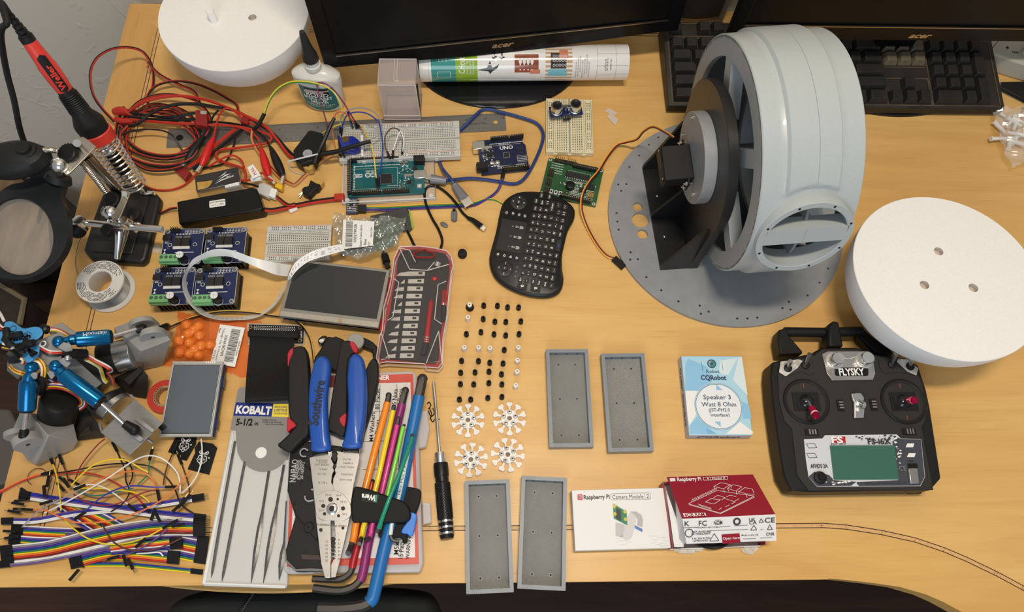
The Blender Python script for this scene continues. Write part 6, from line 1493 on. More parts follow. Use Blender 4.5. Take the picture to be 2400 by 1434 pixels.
# ================================================================ needle file pack
q4=CV(460,860,2.706)
t=thing('file_pack','pack of small needle files with a grey card and blue brand label','file pack',U(600,1180))
PW=mat('pack_plastic',(.62,.61,.59),.18,coat=.5,bump=.25,nscale=45); CDG=mat('card_grey',s2l(136,134,130),.45); LBL=mat('label_blue',s2l(28,44,128),.4); LYL=mat('label_yellow',s2l(240,214,60),.4)
pris(t,'blister',[(541,1006),(673,1010),(682,1060),(673,1368),(671,1376),(666,1379),(478,1373),(472,1367)],.0005,.0075,PW,bevel=.0012)
pris(t,'blister_rim',q4((232,410),(236,425),(60,1365),(565,1384),(565,1395),(40,1376),(38,1365)),.0075,.0088,mat('rim_plastic',(.80,.79,.77),.2,coat=.5),bevel=.0004)
cd_px=q4((288,128),(575,128),(600,380),(605,560))+[(680,1075)]+[(617+64*cos(a),1037+68*sin(a)) for a in [pi*i/20 for i in range(4,19)]]+q4((250,400),(216,396),(262,150),(270,135))
pris(t,'card',cd_px,.0089,.0094,CDG)
b=MB(t,True); b.flat(XY([(553,943),(641,945.7),(636,976),(547,974)],.0094),.0096,LBL); b.flat(XY([(641,946),(676,947),(676,978),(637,976)],.0094),.0096,LYL)
ptext(b,'KOBALT',(595,961),.0098,.0086,WHT,(635,962.5),wid=.040,bold=.05); ptext(b,'5-1/2',(573,989),.0098,.0072,BLK,(620,990),wid=.0185,bold=.03); ptext(b,'in',(601,992),.0098,.0045,BLK,(640,993))
for k,s in enumerate(('HASSLE-FREE','LIFETIME','GUARANTEE')): ptext(b,s,(658,954+k*7.5),.0098,.0022 if k!=1 else .003,LBL,(690,955+k*7.5),wid=.0145,bold=0)
for k,s in enumerate(('Hobby File Set','Ensemble de limes de bricolage','Juego de limas para pasatiempos')): ptext(b,s,(632+6*k,984+k*5),.0098,.0016,BLK,(690,985+k*5),bold=0,wid=.016+.005*(k>0))
p=U(612,1060.7,.0095); b.flat(circ(.0062,28,p.x,p.y),.0097,WHT); b.build('card_printing')
FST=mat('file_steel',(.22,.215,.21),.4,.8,noise=.3,nscale=700)
fl=[((246,470),(150,1000),(95,1335)),((308,600),(230,1000),(162,1360)),((460,660),(425,880),(347,1370)),((556,620),(515,850),(425,1370)),((575,850),(560,1100),(525,1352))]
for k,(a,m_,e) in enumerate(fl):
    T=thing('needle_file',('needle file in the pack, first from the left','needle file in the pack, second from the left','flat needle file in the middle of the pack, third from the left','flat needle file, fourth from the left in the pack','needle file at the right side of the pack, partly covered by the black crimper')[k],'file',U(*q4(m_)[0],.0095),group='needle files in the pack')
    A,Mm,E=[U(*q4(x)[0],.0093) for x in (a,m_,e)]; b=MB(T,True)
    r0=.0013; prf=(lambda u:.0014+.0002*sin(u*3) if u<.9 else .0014*(1-u)*10+.0002) if k<2 else (lambda u:.0014 if u<.38 else (.0014+.0016*min(1,(u-.38)*6))*(1 if u<.75 else max(.1,1-(u-.75)*3.6)))
    S=[A.lerp(Mm,i/8) for i in range(8)]+[Mm.lerp(E,i/16) for i in range(17)]; n_=len(S); dv=(E-A).normalized(); pr_=V((-dv.y,dv.x,0)); vs=[]
    for i,p in enumerate(S): r=prf(i/(n_-1)); vs+=[p-pr_*r,p+V((0,0,min(r,.0014)*.8)),p+pr_*r,p-V((0,0,.0004))]
    b.add(vs,[(i*4+j,i*4+4+j,i*4+4+(j+1)%4,i*4+(j+1)%4) for i in range(n_-1) for j in range(4)],FST,False); b.build('blade')
# ================================================================ hardware assortment case
q5=CV(620,760,3.983); q6=CV(640,1020,3.463)
t=thing('hardware_case','clear hardware case with a red bordered list of washers and nuts, under the tools','case',U(830,1200))
CL2=clear('case_clear',(.74,.73,.76),.55,.12); LR_=mat('label_red',s2l(206,80,66),.4); LW=mat('label_white',s2l(222,218,216),.4)
zc=.020
pris(t,'tray',[(684,878),(966,868),(976,876),(991,1320),(984,1341),(676,1345),(664,1335)],.0005,zc,CL2,bevel=.002)
pris(t,'paper_list',[(690,886),(968,876),(982,1322),(672,1328)],zc+.0002,zc+.0006,LR_)
b=MB(t,True); zz=zc+.0009
b.flat(XY([(700,902),(962,896),(973,1306),(680,1310)],zz),zz,LW)
for x0,y0,x1,y1 in ((891,901,886,1120),(861,964,930,963),(850,1035,930,1032),(930,900,940,1306),(850,1100,960,1098),(880,1240,970,1238)): a,e=U(x0,y0,zz),U(x1,y1,zz); b.line(a,e,.0005,zz+.0002,BLK)
b.flat(XY([(771,880),(786,879),(783,908),(769,908)],zz),zz+.0001,mat('label_dark_red',s2l(120,44,36),.4))
ptext(b,'NER',(899,885),zz,.0052,WHT,(960,884),wid=.0145,bold=.04)
for s,c,d,h,wd in (('M4 Washers',(872,1000),(876,940),.0048,.033),('80 Pieces',(885,935),(888,880),.0048,.024),('Pieces',(884,1000),(888,940),.0044,.016),('M5 Nuts',(925,935),(930,880),.0048,.023),('Pieces',(937,925),(941,880),.004,.014),('M5x',(929,1285),(932,1240),.005,.012),('15 Pieces',(941,1285),(945,1240),.005,.020),('WARNING',(957,1280),(961,1230),.004,.026),('FOR KIDS',(954,1120),(958,1080),.004,.022)):
    ptext(b,s,c,zz,h,BLK,d,wid=wd,bold=.01)
b.build('list_printing')
for a in ([(976,960),(1001,962),(1006,1005),(998,1045),(980,1050)],[(990,1176),(1008,1178),(1011,1224),(992,1228)]): pris(t,'latch',a,.006,.016,CL2,bevel=.001)
# ================================================================ black crimper
TB=mat('tool_black',(.014,.014,.0145),.5,spec=.3,bump=.06,nscale=700); TR=mat('tool_red',s2l(186,32,48),.45)
t=thing('crimping_tool','black ratchet crimper with red inlays lying under the blue handled pliers','crimping tool',U(720,1200,.021))
z0=zc+.0015
pris(t,'head_plate',q6((135,150),(200,40),(560,90),(560,420),(440,700),(430,1100),(250,1110),(190,1108),(130,1060),(105,1000),(105,920),(180,660),(115,450)),z0,z0+.006,TB,bevel=.001)
pris(t,'jaw_plate',q6((115,450),(180,640),(330,830),(360,860),(345,520),(330,300),(150,160)),z0+.0062,z0+.010,TB,bevel=.0008)
pris(t,'frame_edge',q6((105,920),(110,1010),(185,1085),(300,1080),(430,1085),(430,1100),(180,1100),(98,1020),(98,920)),z0+.0062,z0+.0072,mat('edge_grey',s2l(110,112,110),.4))
pris(t,'slot',q6((230,965),(385,975),(385,1010),(235,1005)),z0+.0061,z0+.0066,mat('slot_fill',s2l(70,50,48),.6))
hl=smooth(q5((222,270),(262,215),(345,198),(388,240),(408,400),(420,700),(412,1010),(370,1060),(300,1130),(240,1188),(180,1172),(115,1128),(150,1090),(215,1030),(265,975),(285,935),(235,880),(218,700)),2)
pris(t,'handle',hl,z0+.007,z0+.021,TB,bevel=.004,seg=3)
pris(t,'handle_inlay',q5((214,275),(240,230),(268,215),(262,270),(235,330),(222,390),(214,380)),z0+.008,z0+.0216,TR,bevel=.001); pris(t,'handle_inlay',smooth(q5((214,860),(240,880),(290,930),(288,950),(245,975),(212,1005),(208,940)),2),z0+.008,z0+.0216,TR,bevel=.001)
hr=smooth(q5((712,160),(790,148),(850,210),(835,265),(775,320),(768,600),(765,820),(760,930),(735,1045),(660,1020),(592,985),(592,940),(622,700),(675,380),(700,240)),2)
pris(t,'handle',hr,z0+.006,z0+.018,TB,bevel=.004,seg=3)
pris(t,'handle_inlay',smooth(q5((792,165),(820,155),(862,200),(870,250),(845,268),(810,225)),2),z0+.009,z0+.0186,TR,bevel=.001); pris(t,'handle_inlay',smooth(q5((700,870),(755,826),(762,860),(750,950),(722,940),(698,900)),2),z0+.009,z0+.0186,TR,bevel=.001)
b=MB(t,True); e_=z0+.0102
for s,c,h,wd in (('NAIBAO',(689,1103),.0066,.024),('SN-D5UB',(697,1100),.0032,.020),('0.1-1.0mm²',(703,1101),.0030,.021),('28-18AWG',(709,1103),.0030,.018)): ptext(b,s,c,e_,h,mat('print_grey',s2l(180,178,176),.5),(c[0]+7,c[1]-60),wd)
b.build('printing')
for c_ in ((233,388),(182,552)): p=U(*q6(c_)[0],e_); b=MB(t,True); b.lathe([(.0016,0),(.0016,.0006),(1e-5,.0008)],BLK,c=(p.x,p.y,e_),n=12); b.build('rivet')
p=U(*q6((290,745))[0],e_); b=MB(t,True); b.lathe([(.0052,-.001),(.0052,.0008),(.0044,.0014),(1e-5,.0015)],TB,c=(p.x,p.y,e_),n=22)
for a in (.3,.3+pi/2): b.line((p.x-.0032*cos(a),p.y-.0032*sin(a)),(p.x+.0032*cos(a),p.y+.0032*sin(a)),.0009,e_+.0018,BLK)
b.build('screw')
for q in (((285,125),(250,108),(222,135),(232,168),(270,172)),((262,492),(262,515),(285,535),(330,525)),((310,440),(328,440))):
    b=MB(t,True); b.tube(PX([(*x,e_+.001) for x in q6(*q)]),.0013,CHR,n=6); b.build('spring')
# dark stripper frame behind
t=thing('wire_stripper','black automatic wire stripper with a grey thumb wheel behind the blue handles','wire stripper',U(790,830))
z1=zc+.0015
pris(t,'body',q5((520,230),(590,110),(640,120),(660,108),(742,142),(720,300),(690,440),(600,405),(455,350),(470,300)),.002,.018,TB,bevel=.0015)
pris(t,'arm',smooth(q5((880,110),(960,135),(1050,205),(1040,330),(1010,300),(1000,240),(900,200)),2),.002,.012,TB,bevel=.001)
pris(t,'handle',smooth(q5((1010,310),(1052,350),(1062,470),(1040,620),(980,850),(930,1000),(890,1150),(880,1000),(935,700),(945,420)),2),z1,z1+.010,TB,bevel=.003)
c=U(*q5((853,170))[0],.018); b=MB(t,True); b.lathe([(.0092,0),(.0100,.001),(.0100,.004),(.0092,.005),(1e-5,.005)],mat('wheel_grey',s2l(160,162,160),.4),c=c,n=30,M=None); b.build('thumb_wheel')
b=MB(t,True); P=PX([(*x,.012) for x in q5((520,180),(510,150),(540,120),(570,118),(575,140),(550,165),(530,200))]); b.tube(P,.0014,BLK,n=6); b.tube(PX([(*x,.013) for x in q5((515,165),(535,150),(555,160))]),.0022,WHT,n=6); b.build('cord_loop')
# ================================================================ blue handled pliers
PBL_=mat('pliers_blue',s2l(34,84,172),.38,coat=.2); PST=mat('pliers_steel',(.62,.60,.56),.30,.9,noise=.06,nscale=8,aniso=(1,12,1)); HDK=mat('dark_hole',(.03,.025,.02),.7); JPR=mat('jaw_print',s2l(120,112,104),.5)
t=thing('wire_stripper_pliers','blue handled wire stripping pliers with flat steel jaws lying on the crimper','pliers',U(780,1160,.04))
hz=.054
for nm,p in (('l',((450,350),(485,300),(540,283),(590,310),(610,370),(606,450),(580,650),(580,820),(592,1000),(603,1165),(440,1182),(420,1090),(402,900),(400,700),(412,520))),('r',((778,330),(805,280),(850,262),(900,290),(930,360),(948,500),(950,700),(935,900),(905,1060),(887,1150),(722,1146),(738,1040),(765,880),(772,700),(762,500)))):
    pts=smooth(q5(*p),3); b=MB(t,True); P0=XY(pts,hz); cxm=sum(p[0] for p in P0)/len(P0); 
    # rounded tube-like grip: inset rings
    n_=len(P0); lv=[(hz-.014,.75),(hz-.011,.95),(hz-.006,1.0),(hz-.002,.90),(hz,.62)]
    def ins(P,k):
        out=[]
        for i,(x,y) in enumerate(P):
            # shrink toward the long axis of the handle
            t0=V(P[i-3]);t1=V(P[(i+3)%n_]); d=(t1-t0).normalized(); nn=V((-d.y,d.x)); 
            out.append((x+nn.x*(1-k)*.011,y+nn.y*(1-k)*.011))
        return out
    ar=sum(P0[i-1][0]*P0[i][1]-P0[i][0]*P0[i-1][1] for i in range(n_))
    if ar<0: P0=P0[::-1]
    vs=[]
    for z,k in lv: vs+=[(x,y,z) for x,y in ins(P0,k)]
    fs=[(j*n_+i,j*n_+(i+1)%n_,(j+1)*n_+(i+1)%n_,(j+1)*n_+i) for j in range(4) for i in range(n_)]
    fs+=[tuple(range(n_))[::-1],tuple(4*n_+i for i in range(n_))]
    b.add(vs,fs,PBL_,True); b.build('grip',ang=60)
pris(t,'collar',q5((441,1170),(602,1158),(590,1205),(446,1228)),hz-.012,hz-.004,GLB,bevel=.001); pris(t,'collar',q5((724,1140),(886,1146),(880,1192),(732,1186)),hz-.012,hz-.004,GLB,bevel=.001)
hj=hz-.009
def holeq(c,r): return [(c[0]+r*cos(2*pi*i/14),c[1]+r*sin(2*pi*i/14)) for i in range(14)]
teeth=[]
for k in range(6): y=835+k*32; teeth+=[(470,y),(478-k,y+10),(470,y+20)]
Lp=q6(*([(295,182),(400,150),(480,128),(478,165),(470,190),(482,215),(492,235),(484,262),(496,285),(480,315),(476,350),(472,380),(488,410),(491,450),(480,560),(468,690)]+teeth+[(466,1040),(466,1158),(420,1158),(390,1040),(350,700),(344,620),(325,430)]))
Rp=q6(*([(512,125),(560,135),(700,146),(703,185),(655,400),(630,560),(625,660),(560,950),(508,1150),(470,1155),(472,1050),(490,1010)]+[q for k in range(6) for q in ((506,1000-k*32),(497,990-k*32),(506,980-k*32))]+[(497,690),(500,560),(491,440),(484,400),(488,350),(508,310),(500,280),(512,240),(522,190),(518,165),(524,150)]))
pris(t,'jaw',Lp,hj-.0030,hj,PST,bevel=.0003,holes=[]); pris(t,'jaw',Rp,hj-.0032,hj-.0002,PST,bevel=.0003)
pris(t,'pivot_plate',smooth(q6((500,448),(560,470),(620,540),(632,600),(625,660),(560,690),(470,690),(390,685),(350,640),(345,560),(370,480),(430,450)),2),hj+.0001,hj+.0024,PST,bevel=.0003)
b=MB(t,True)
for c_,r in (((467,520),20),((525,518),10),((568,593),17),((532,653),13),((418,637),14),((408,573),17)): P=XY(q6(*holeq(c_,r)),hj+.0024); b.flat(P,hj+.0026,HDK)
for c_,r in (((388,768),15),((567,752),13)): P=XY(q6(*holeq(c_,r)),hj); b.flat(P,hj+.0003,HDK)
b.flat(XY(smooth(q6((478,165),(500,140),(522,165),(515,195),(502,215),(485,200)),2),hj),hj+.0003,HDK); b.flat(XY(smooth(q6((490,240),(505,232),(516,250),(505,270),(492,262)),2),hj),hj+.0003,HDK)
for k in range(6): b.flat(XY(q6(*holeq((487,842+k*31),20-2*k)),hj),hj+.0003,HDK)
b.build('hole_marks')
b=MB(t,True)
for s,c_,w_ in (('NEVER USE',(397,238),.020),('ON LIVE',(405,220),.012),('CIRCUITS',(395,203),.017),('MPLN',(405,275),.012),('22-18',(398,315),.012),('16-10',(400,385),.012),('AUTO',(600,195),.012),('7-8MM',(610,225),.014),('INSUL ONLY',(595,258),.022),('NON-INSUL',(598,318),.018),('INSUL AND',(590,360),.018)): p=q6(c_)[0]; ptext(b,s,p,hj+.0003,.0019,JPR,(p[0]-30,p[1]-1),w_*.72,bold=0)
for s,c_ in (('10-32',(448,485)),('4-40',(532,488)),('10-24',(572,540)),('8-32',(392,535)),('6-32',(392,610)),('5-40',(582,640))): p=q6(c_)[0]; ptext(b,s,p,hj+.0027,.0020,JPR,(p[0]-30,p[1]-1),None,bold=0)
for k,(s,s2) in enumerate(zip(('12','14','16','18','20','22'),('10','12','14','16','18','20'))): p=q6((435,862+k*31))[0]; ptext(b,s,p,hj+.0003,.0020,JPR,(p[0]-30,p[1]-1),None,bold=0); p=q6((536,848+k*31))[0]; ptext(b,s2,p,hj+.0003,.0020,JPR,(p[0]-30,p[1]-1),None,bold=0)
for s,c_ in (('STRANDED AWG',(395,725)),('SOLID WIRE',(527,735))): p=q6(c_)[0]; ptext(b,s,p,hj+.0003,.0018,HDK,(p[0]-30,p[1]-1),.016,bold=0)
c1=U(*q5((487,730))[0],hz); c2=U(*q5((515,560))[0],hz); b.text('Southwire',(c1.x,c1.y),.0105,mat('handle_print',(.008,.012,.03),.5),ang=atan2((c2-c1).y,(c2-c1).x),z=hz+.0003,wid=.050,bold=.03)
b.build('lettering')
p=U(*q6((482,597))[0],hj+.0024); b=MB(t,True); b.lathe([(.0060,-.001),(.0060,.0015),(.0050,.0024),(.0028,.0028),(.0024,.0016),(1e-5,.0016)],CHR,c=(p.x,p.y,hj+.0024),n=26,mats={3:HDK,4:HDK}); b.build('pivot_bolt')
# ================================================================ hex key set in its holder
HXD=mat('hex_dark',(.075,.070,.066),.38,.6); HBK=mat('holder_black',(.010,.010,.010),.6,spec=.25,bump=.1,nscale=500)
kz=.036
t=thing('key_holder','black clip holder with a small green badge gripping the coloured hex keys','tool holder',U(900,1200,kz))
pris(t,'front_grip',smooth(q6((655,412),(720,420),(850,460),(960,500),(1050,530),(1095,570),(1115,640),(1095,690),(1040,705),(900,706),(700,702),(640,698),(632,560)),2),kz-.002,kz+.012,HBK,bevel=.002,seg=3)
pris(t,'back_grip',smooth(q6((1000,430),(1060,414),(1170,430),(1198,455),(1190,540),(1150,640),(1100,720),(1085,865),(1050,868),(1040,830),(860,830),(860,690),(1010,560)),2),kz-.011,kz-.0025,HBK,bevel=.002,seg=3)
b=MB(t,True); P=q6((728,463),(862,480),(850,552),(718,538)); b.flat(XY(P,kz+.0125),kz+.0126,BLK); c=q6((775,503))[0]; ptext(b,'Wera',c,kz+.0127,.0052,WHT,(c[0]-30,c[1]-4),.015,bold=.04)
c=U(*q6((832,512))[0],kz+.013); b.flat(XY(q6((820,482),(846,486),(838,545),(812,540)),kz+.013),kz+.0128,mat('badge_green',s2l(60,140,110),.4)); b.build('badge')
pris(t,'blue_tape',smooth(q6((1100,620),(1165,640),(1155,720),(1130,818),(1085,800),(1040,790),(1060,740),(1095,690)),2),kz-.0022,kz+.002,mat('blue_tape',s2l(40,124,220),.4,bump=.6,nscale=60),bevel=.0008)
def hexkey(label,pts,seg,r,col,bend=None,ballr=None):
    T=thing('hex_key',label,'hex key',U(*pts[0][:2],pts[0][2]),group='hex keys in the black holder')
    S=spline(PX(pts),8); b=MB(T,True)
    # coloured sleeve between seg[0] and seg[1] (fractions along the path)
    n_=len(S); i0,i1=int(seg[0]*(n_-1)),int(seg[1]*(n_-1))
    b.tube(S[i0:i1+1],r,col,n=12,sp=0); b.build('sleeve')
    for s_ in (S[:i0+1],S[i1:]):
        if len(s_)>1: b=MB(T,True); b.tube(s_,r*.82,HXD,n=6,sp=0); b.build('shaft')
    b=MB(T,True); b.sph(S[0],r*.9,HXD,12,8,(1,1,.9)); d=(S[1]-S[0]).normalized(); b.cyl(S[0]-d*r*.6,S[0]+d*r*1.6,r*.62,HXD,n=10); b.build('ball_end')
    return T
col=lambda n,a,b_,c: mat('sleeve_'+n,s2l(a,b_,c),.38,coat=.2)
hexkey('thick blue hex key, the largest in the holder',[(990,888,.034),(984,918,.034),(960,1040,.033),(935,1165,.031),(907,1260,.029),(878,1385,.027),(868,1408,.027),(848,1420,.027),(800,1426,.027),(746,1426,.027)],(.13,.70),.0068,col('blue',28,108,176))
hexkey('thick purple hex key curling under the orange one',[(950,915,.033),(944,938,.033),(920,1040,.031),(890,1160,.029),(864,1270,.026),(851,1340,.025),(842,1362,.025),(822,1378,.025),(790,1384,.025),(734,1378,.025)],(.13,.66),.0048,col('purple',140,44,108))
hexkey('red hex key showing only its lower end beside the pliers tip',[(872,1130,.022),(858,1190,.022),(845,1250,.0225),(829,1312,.0225),(824,1336,.0225),(812,1350,.0225),(790,1358,.0225),(732,1356,.0225)],(.0,.55),.0040,col('red',176,30,40))
hexkey('orange hex key, leftmost of the long straight ones',[(911,926,kz+.004),(908,943,kz+.004),(880,1050,kz+.004),(855,1150,kz+.003),(835,1224,kz+.003),(829,1260,kz+.003),(822,1282,kz+.006),(816,1297,kz+.014)],(.16,.80),.0038,col('orange',240,138,30))
hexkey('yellow hex key right of the orange one',[(923,953,kz+.004),(920,968,kz+.004),(900,1060,kz+.004),(878,1155,kz+.003),(855,1224,kz+.003),(849,1252,kz+.003),(846,1264,kz+.006),(842,1274,kz+.013)],(.14,.82),.0029,col('yellow',238,206,30))
hexkey('pink hex key between the yellow and lime ones',[(934,980,kz+.004),(931,996,kz+.004),(912,1080,kz+.004),(894,1158,kz+.003),(874,1225,kz+.003),(869,1251,kz+.003),(864,1262,kz+.005),(855,1264,kz+.008)],(.16,.82),.0025,col('pink',206,64,140))
hexkey('lime green hex key in the middle of the holder',[(947,997,kz+.004),(942.6,1009,kz+.004),(926,1085,kz+.003),(908,1162,kz+.002),(893,1225,kz+.002),(886,1250,kz+.002)],(.12,.9),.0021,col('lime',130,222,60))
hexkey('teal hex key lying across the outside of the holder',[(966,1020,kz+.006),(963,1036,kz+.008),(940,1100,kz+.014),(912,1170,kz+.0165),(891,1228,kz+.015),(885,1248,kz+.012)],(.10,.88),.0023,col('teal',20,140,112))
T_=hexkey('thin pale hex key with black lettering, rightmost small one',[(959,1043,kz+.004),(957.7,1052,kz+.004),(945,1115,kz+.004),(933,1172,kz+.003),(919,1225,kz+.003),(917,1240,kz+.003),(916,1255,kz+.003),(922,1266,kz+.003),(936,1268,kz+.003)],(.08,.74),.0022,col('pale',214,232,228))
b=MB(T_,True); ptext(b,'Hex-Plus 1.5',(942,1125),kz+.006,.0024,BLK,(950,1088),.030,0); b.build('size_lettering')
# ================================================================ screwdriver
t=thing('screwdriver','small screwdriver with a knurled black metal handle beside the hardware case','screwdriver',U(1040,1150))
a,b1,c_,d_=U(1016,893,.009),U(1030.5,1061,.009),U(1032.5,1085,.009),U(1048,1262,.009); ML=cylM(a,d_); Lt=(d_-a).length; f1=(b1-a).length; f2_=(c_-a).length
b=MB(t); b.M=None; b.lathe([(.0012,0),(.0019,.004),(.0019,f1)],CHR,n=14,M=X.Identity(4)); t.matrix_world=ML; MW[t.name]=ML; b.build('shaft')
b=MB(t); b.lathe([(.0060,f1),(.0062,f1+.001),(.0062,f2_-.001),(.0060,f2_)],CHR,n=24); b.build('collar')
b=MB(t); KN=mat('knurled_black',(.012,.012,.013),.35,.3); hh=Lt-f2_
b.lathe([(.0078,f2_),(.0082,f2_+.002),(.0082,f2_+.014),(.0074,f2_+.015),(.0074,f2_+.021),(.0082,f2_+.022),(.0083,f2_+hh*.74),(.0080,f2_+hh*.745),(.0080,Lt-.012),(.0076,Lt-.010),(.0076,Lt-.002),(.0068,Lt)],KN,n=30)
for j in range(44):
    z=f2_+.0225+j*.0016
    if z>f2_+hh*.74: break
    for i in range(22):
        a_=2*pi*(i+.5*(j%2))/22; M=X.Rotation(a_,4,'Z')@X.Translation((.0083,0,z)); b.add([(0,-.0009,0),(0,.0009,0),(0,0,.0009),(0,0,-.0009),(.0005,0,0)],[(0,3,4),(3,1,4),(1,2,4),(2,0,4)],KN,False,M)
b.build('handle')
for k in range(3): z=f2_+hh*.76+k*.0062; b=MB(t); b.lathe([(.0080,z),(.0085,z+.0004),(.0085,z+.0022),(.0080,z+.0026)],CHR,n=28,capa=False); b.build('silver_ring')
b=MB(t,True)
t2=thing('wire_scraps','tiny curled black wire scraps between the case and the screwdriver','scraps',U(1010,970))
for P in ([(1001,946,.001),(1006,942,.002),(1010,950,.001),(1004,958,.001)],[(1004,962,.001),(1010,975,.002),(1018,968,.001),(1014,956,.001)],[(1008,978,.001),(1014,988,.002),(1020,982,.001),(1030,982,.003)],[(1006,955,.001),(1012,970,.003),(1008,982,.001)]): wire(t2,'scrap',P,.0006,BLK,n=5)
# ================================================================ printed robot joints with blue dampers
q7=CV(0,720,3.774)
RG_=mat('robot_grey',s2l(150,150,148),.38,noise=.04,nscale=120,bump=.06); RD_=mat('robot_dark',s2l(40,37,34),.55,bump=.2,nscale=300); MSV=mat('motor_silver',(.50,.50,.48),.24,.9); BLU=mat('damper_blue',s2l(0,104,160),.22,.7,coat=.3); MBK=mat('motor_black',(.009,.009,.009),.42,spec=.3)
t=thing('robot_leg_assembly','grey printed robot joints with three blue metal dampers and silver motors at the left edge','robot legs',U(190,930))
def H(nm,pts,m=RG_,bevel=.0008): 
    P=[(*q7((x,y))[0],z) for x,y,z in pts]; return hull(t,nm,P,m,bevel)
H('joint_bracket',[(1080,240,.062),(1430,188,.062),(1512,285,.062),(1245,388,.064),(1165,575,.004),(1440,520,.0),(1100,400,.0),(1340,330,.0)])
H('joint_bracket_back',[(1010,178,.050),(1290,70,.056),(1335,95,.056),(1425,185,.060),(1180,230,.060),(1040,235,.052),(1010,290,.01),(1290,200,.01)])
def ear(a,b_,r,th,z,m=RG_):       # rounded lug between two pixels
    A,B=U(*q7(a)[0],z),U(*q7(b_)[0],z); d=(B-A); 
    b=MB(t,True); u=d.normalized(); n=V((-u.y,u.x,0)); P=[(-r,-r*1.2),(r,-r*1.2)]+[(r*cos(a_),r*sin(a_)) for a_ in [pi*i/12 for i in range(13)]]
    M=m4(u,V((0,0,1)),u.cross(V((0,0,1))),A.lerp(B,.5)); b.prism(P,-th/2,th/2,m,M=M); b.flat(circ(r*.16,10,0,0),th/2+.0002,MBK,M=M); b.flat([(x,y) for x,y in circ(r*.16,10,0,0)],0,MBK,M=M@X.Translation((0,0,-th/2-.0002))@X.Rotation(pi,4,'X')); return b.build('lug',bevel=.0006)
ear((1180,175),(1330,120),.013,.006,.066); ear((1270,260),(1430,220),.013,.007,.068)
H('joint_bracket',[(185,905,.050),(248,925,.054),(425,1138,.066),(322,1393,.012),(238,1350,.010),(82,1140,.014),(655,1035,.040),(690,1185,.020),(650,1262,.002),(330,1380,.001)])
ear((170,1215),(300,1150),.013,.009,.062); ear((110,1130),(170,1110),.011,.006,.052)
H('joint_bracket',[(1190,810,.060),(1440,1025,.058),(1150,1310,.050),(888,1105,.052),(1210,850,.038),(1400,1020,.036),(1150,1270,.030),(905,1095,.032)],mat('robot_grey_shiny',s2l(150,148,144),.3,.3,noise=.06,nscale=60,aniso=(1,8,1)))
H('bracket_rib',[(1090,1075,.064),(1130,1045,.064),(1275,1165,.060),(1235,1190,.060),(1085,1085,.052),(1260,1185,.052)]); H('bracket_rib',[(1180,990,.064),(1215,968,.066),(1370,1085,.060),(1350,1110,.060),(1190,1010,.052),(1360,1095,.052)])
H('bracket_side',[(862,1025,.040),(888,1012,.044),(918,1090,.044),(892,1105,.050),(870,1040,.02),(900,1090,.02)]); H('bracket_side',[(1140,775,.052),(1165,765,.052),(1200,815,.058),(1180,825,.056),(1150,790,.03),(1190,820,.03)])
def motor(a,b_,c_,za,zb,zc,r=.0185):
    A,B,C_=U(*q7(a)[0],za),U(*q7(b_)[0],zb),U(*q7(c_)[0],zc); b=MB(t,True); b.cyl(A,B,r,MSV,n=36); o=b.build('motor_can',bevel=.001)
    b=MB(t,True); M=cylM(B,C_); L=(C_-B).length; b.lathe([(r*1.04,0),(r*1.04,L*.8),(r*.96,L*.93),(r*.6,L),(1e-5,L)],MBK,n=36,M=M); b.build('motor_cap',bevel=.0006)
motor((1200,405),(1035,440),(880,478),.036,.036,.038); motor((480,1070),(510,960),(530,800),.030,.042,.066,.0180); motor((1040,900),(970,840),(930,770),.034,.036,.040,.0180)
H('dark_foot',[(600,1105,.014),(700,1010,.020),(690,920,.022),(760,880,.022),(870,1040,.020),(905,1090,.020),(925,1150,.004),(695,1182,.002),(640,1140,.004)],RD_); H('dark_foot',[(1010,620,.018),(1090,640,.028),(1240,515,.030),(1310,600,.026),(1302,750,.012),(1295,810,.002),(1190,790,.004),(1080,730,.014),(1015,660,.012)],RD_)
H('dark_foot',[(740,870,.03),(840,860,.03),(900,960,.02),(830,960,.02),(760,900,.01),(890,930,.01)],RD_); H('dark_foot',[(1395,990,.030),(1480,1050,.026),(1430,1100,.026),(1380,1050,.028),(1450,1060,.02),(1400,1040,.02)],MBK)
H('foot_ridge',[(1090,640,.034),(1240,520,.036),(1260,560,.036),(1140,690,.034),(1180,680,.020),(1250,560,.02)],RD_); H('foot_ridge',[(750,1060,.026),(790,1040,.026),(810,1110,.026),(690,1150,.024),(740,1100,.010),(780,1080,.010)],RD_)
# central column with arms
H('hub_plate',[(330,290,.110),(540,210,.112),(640,340,.110),(610,420,.108),(480,500,.106),(330,560,.104),(170,520,.104),(220,400,.108),(340,330,.095),(520,250,.095),(480,480,.092),(230,500,.09)],bevel=.002)
H('hub_arm',[(395,190,.100),(545,132,.092),(700,240,.086),(470,260,.100),(440,230,.08),(600,200,.07)]); H('hub_arm',[(500,350,.118),(560,300,.120),(640,330,.118),(650,390,.114),(590,400,.112),(530,370,.104),(620,370,.10)],bevel=.002)
H('hub_arm',[(245,600,.112),(300,570,.116),(340,580,.114),(330,640,.108),(280,645,.108),(270,590,.098),(320,610,.096)],bevel=.002); H('hub_arm',[(500,470,.112),(570,440,.116),(630,490,.112),(590,540,.110),(540,500,.098),(600,510,.098)]); H('hub_arm',[(410,580,.106),(480,530,.110),(510,580,.108),(455,642,.104),(430,580,.092),(470,610,.09)])
H('long_beam',[(560,440,.080),(640,430,.080),(905,670,.066),(850,715,.064),(500,520,.076),(620,460,.06),(880,680,.05)],mat('robot_beam',s2l(112,112,112),.35))
H('column',[(60,440,.10),(180,400,.10),(330,470,.09),(200,560,.09),(120,520,.0),(260,560,.0),(160,640,.0),(60,560,.02)],RG_); 
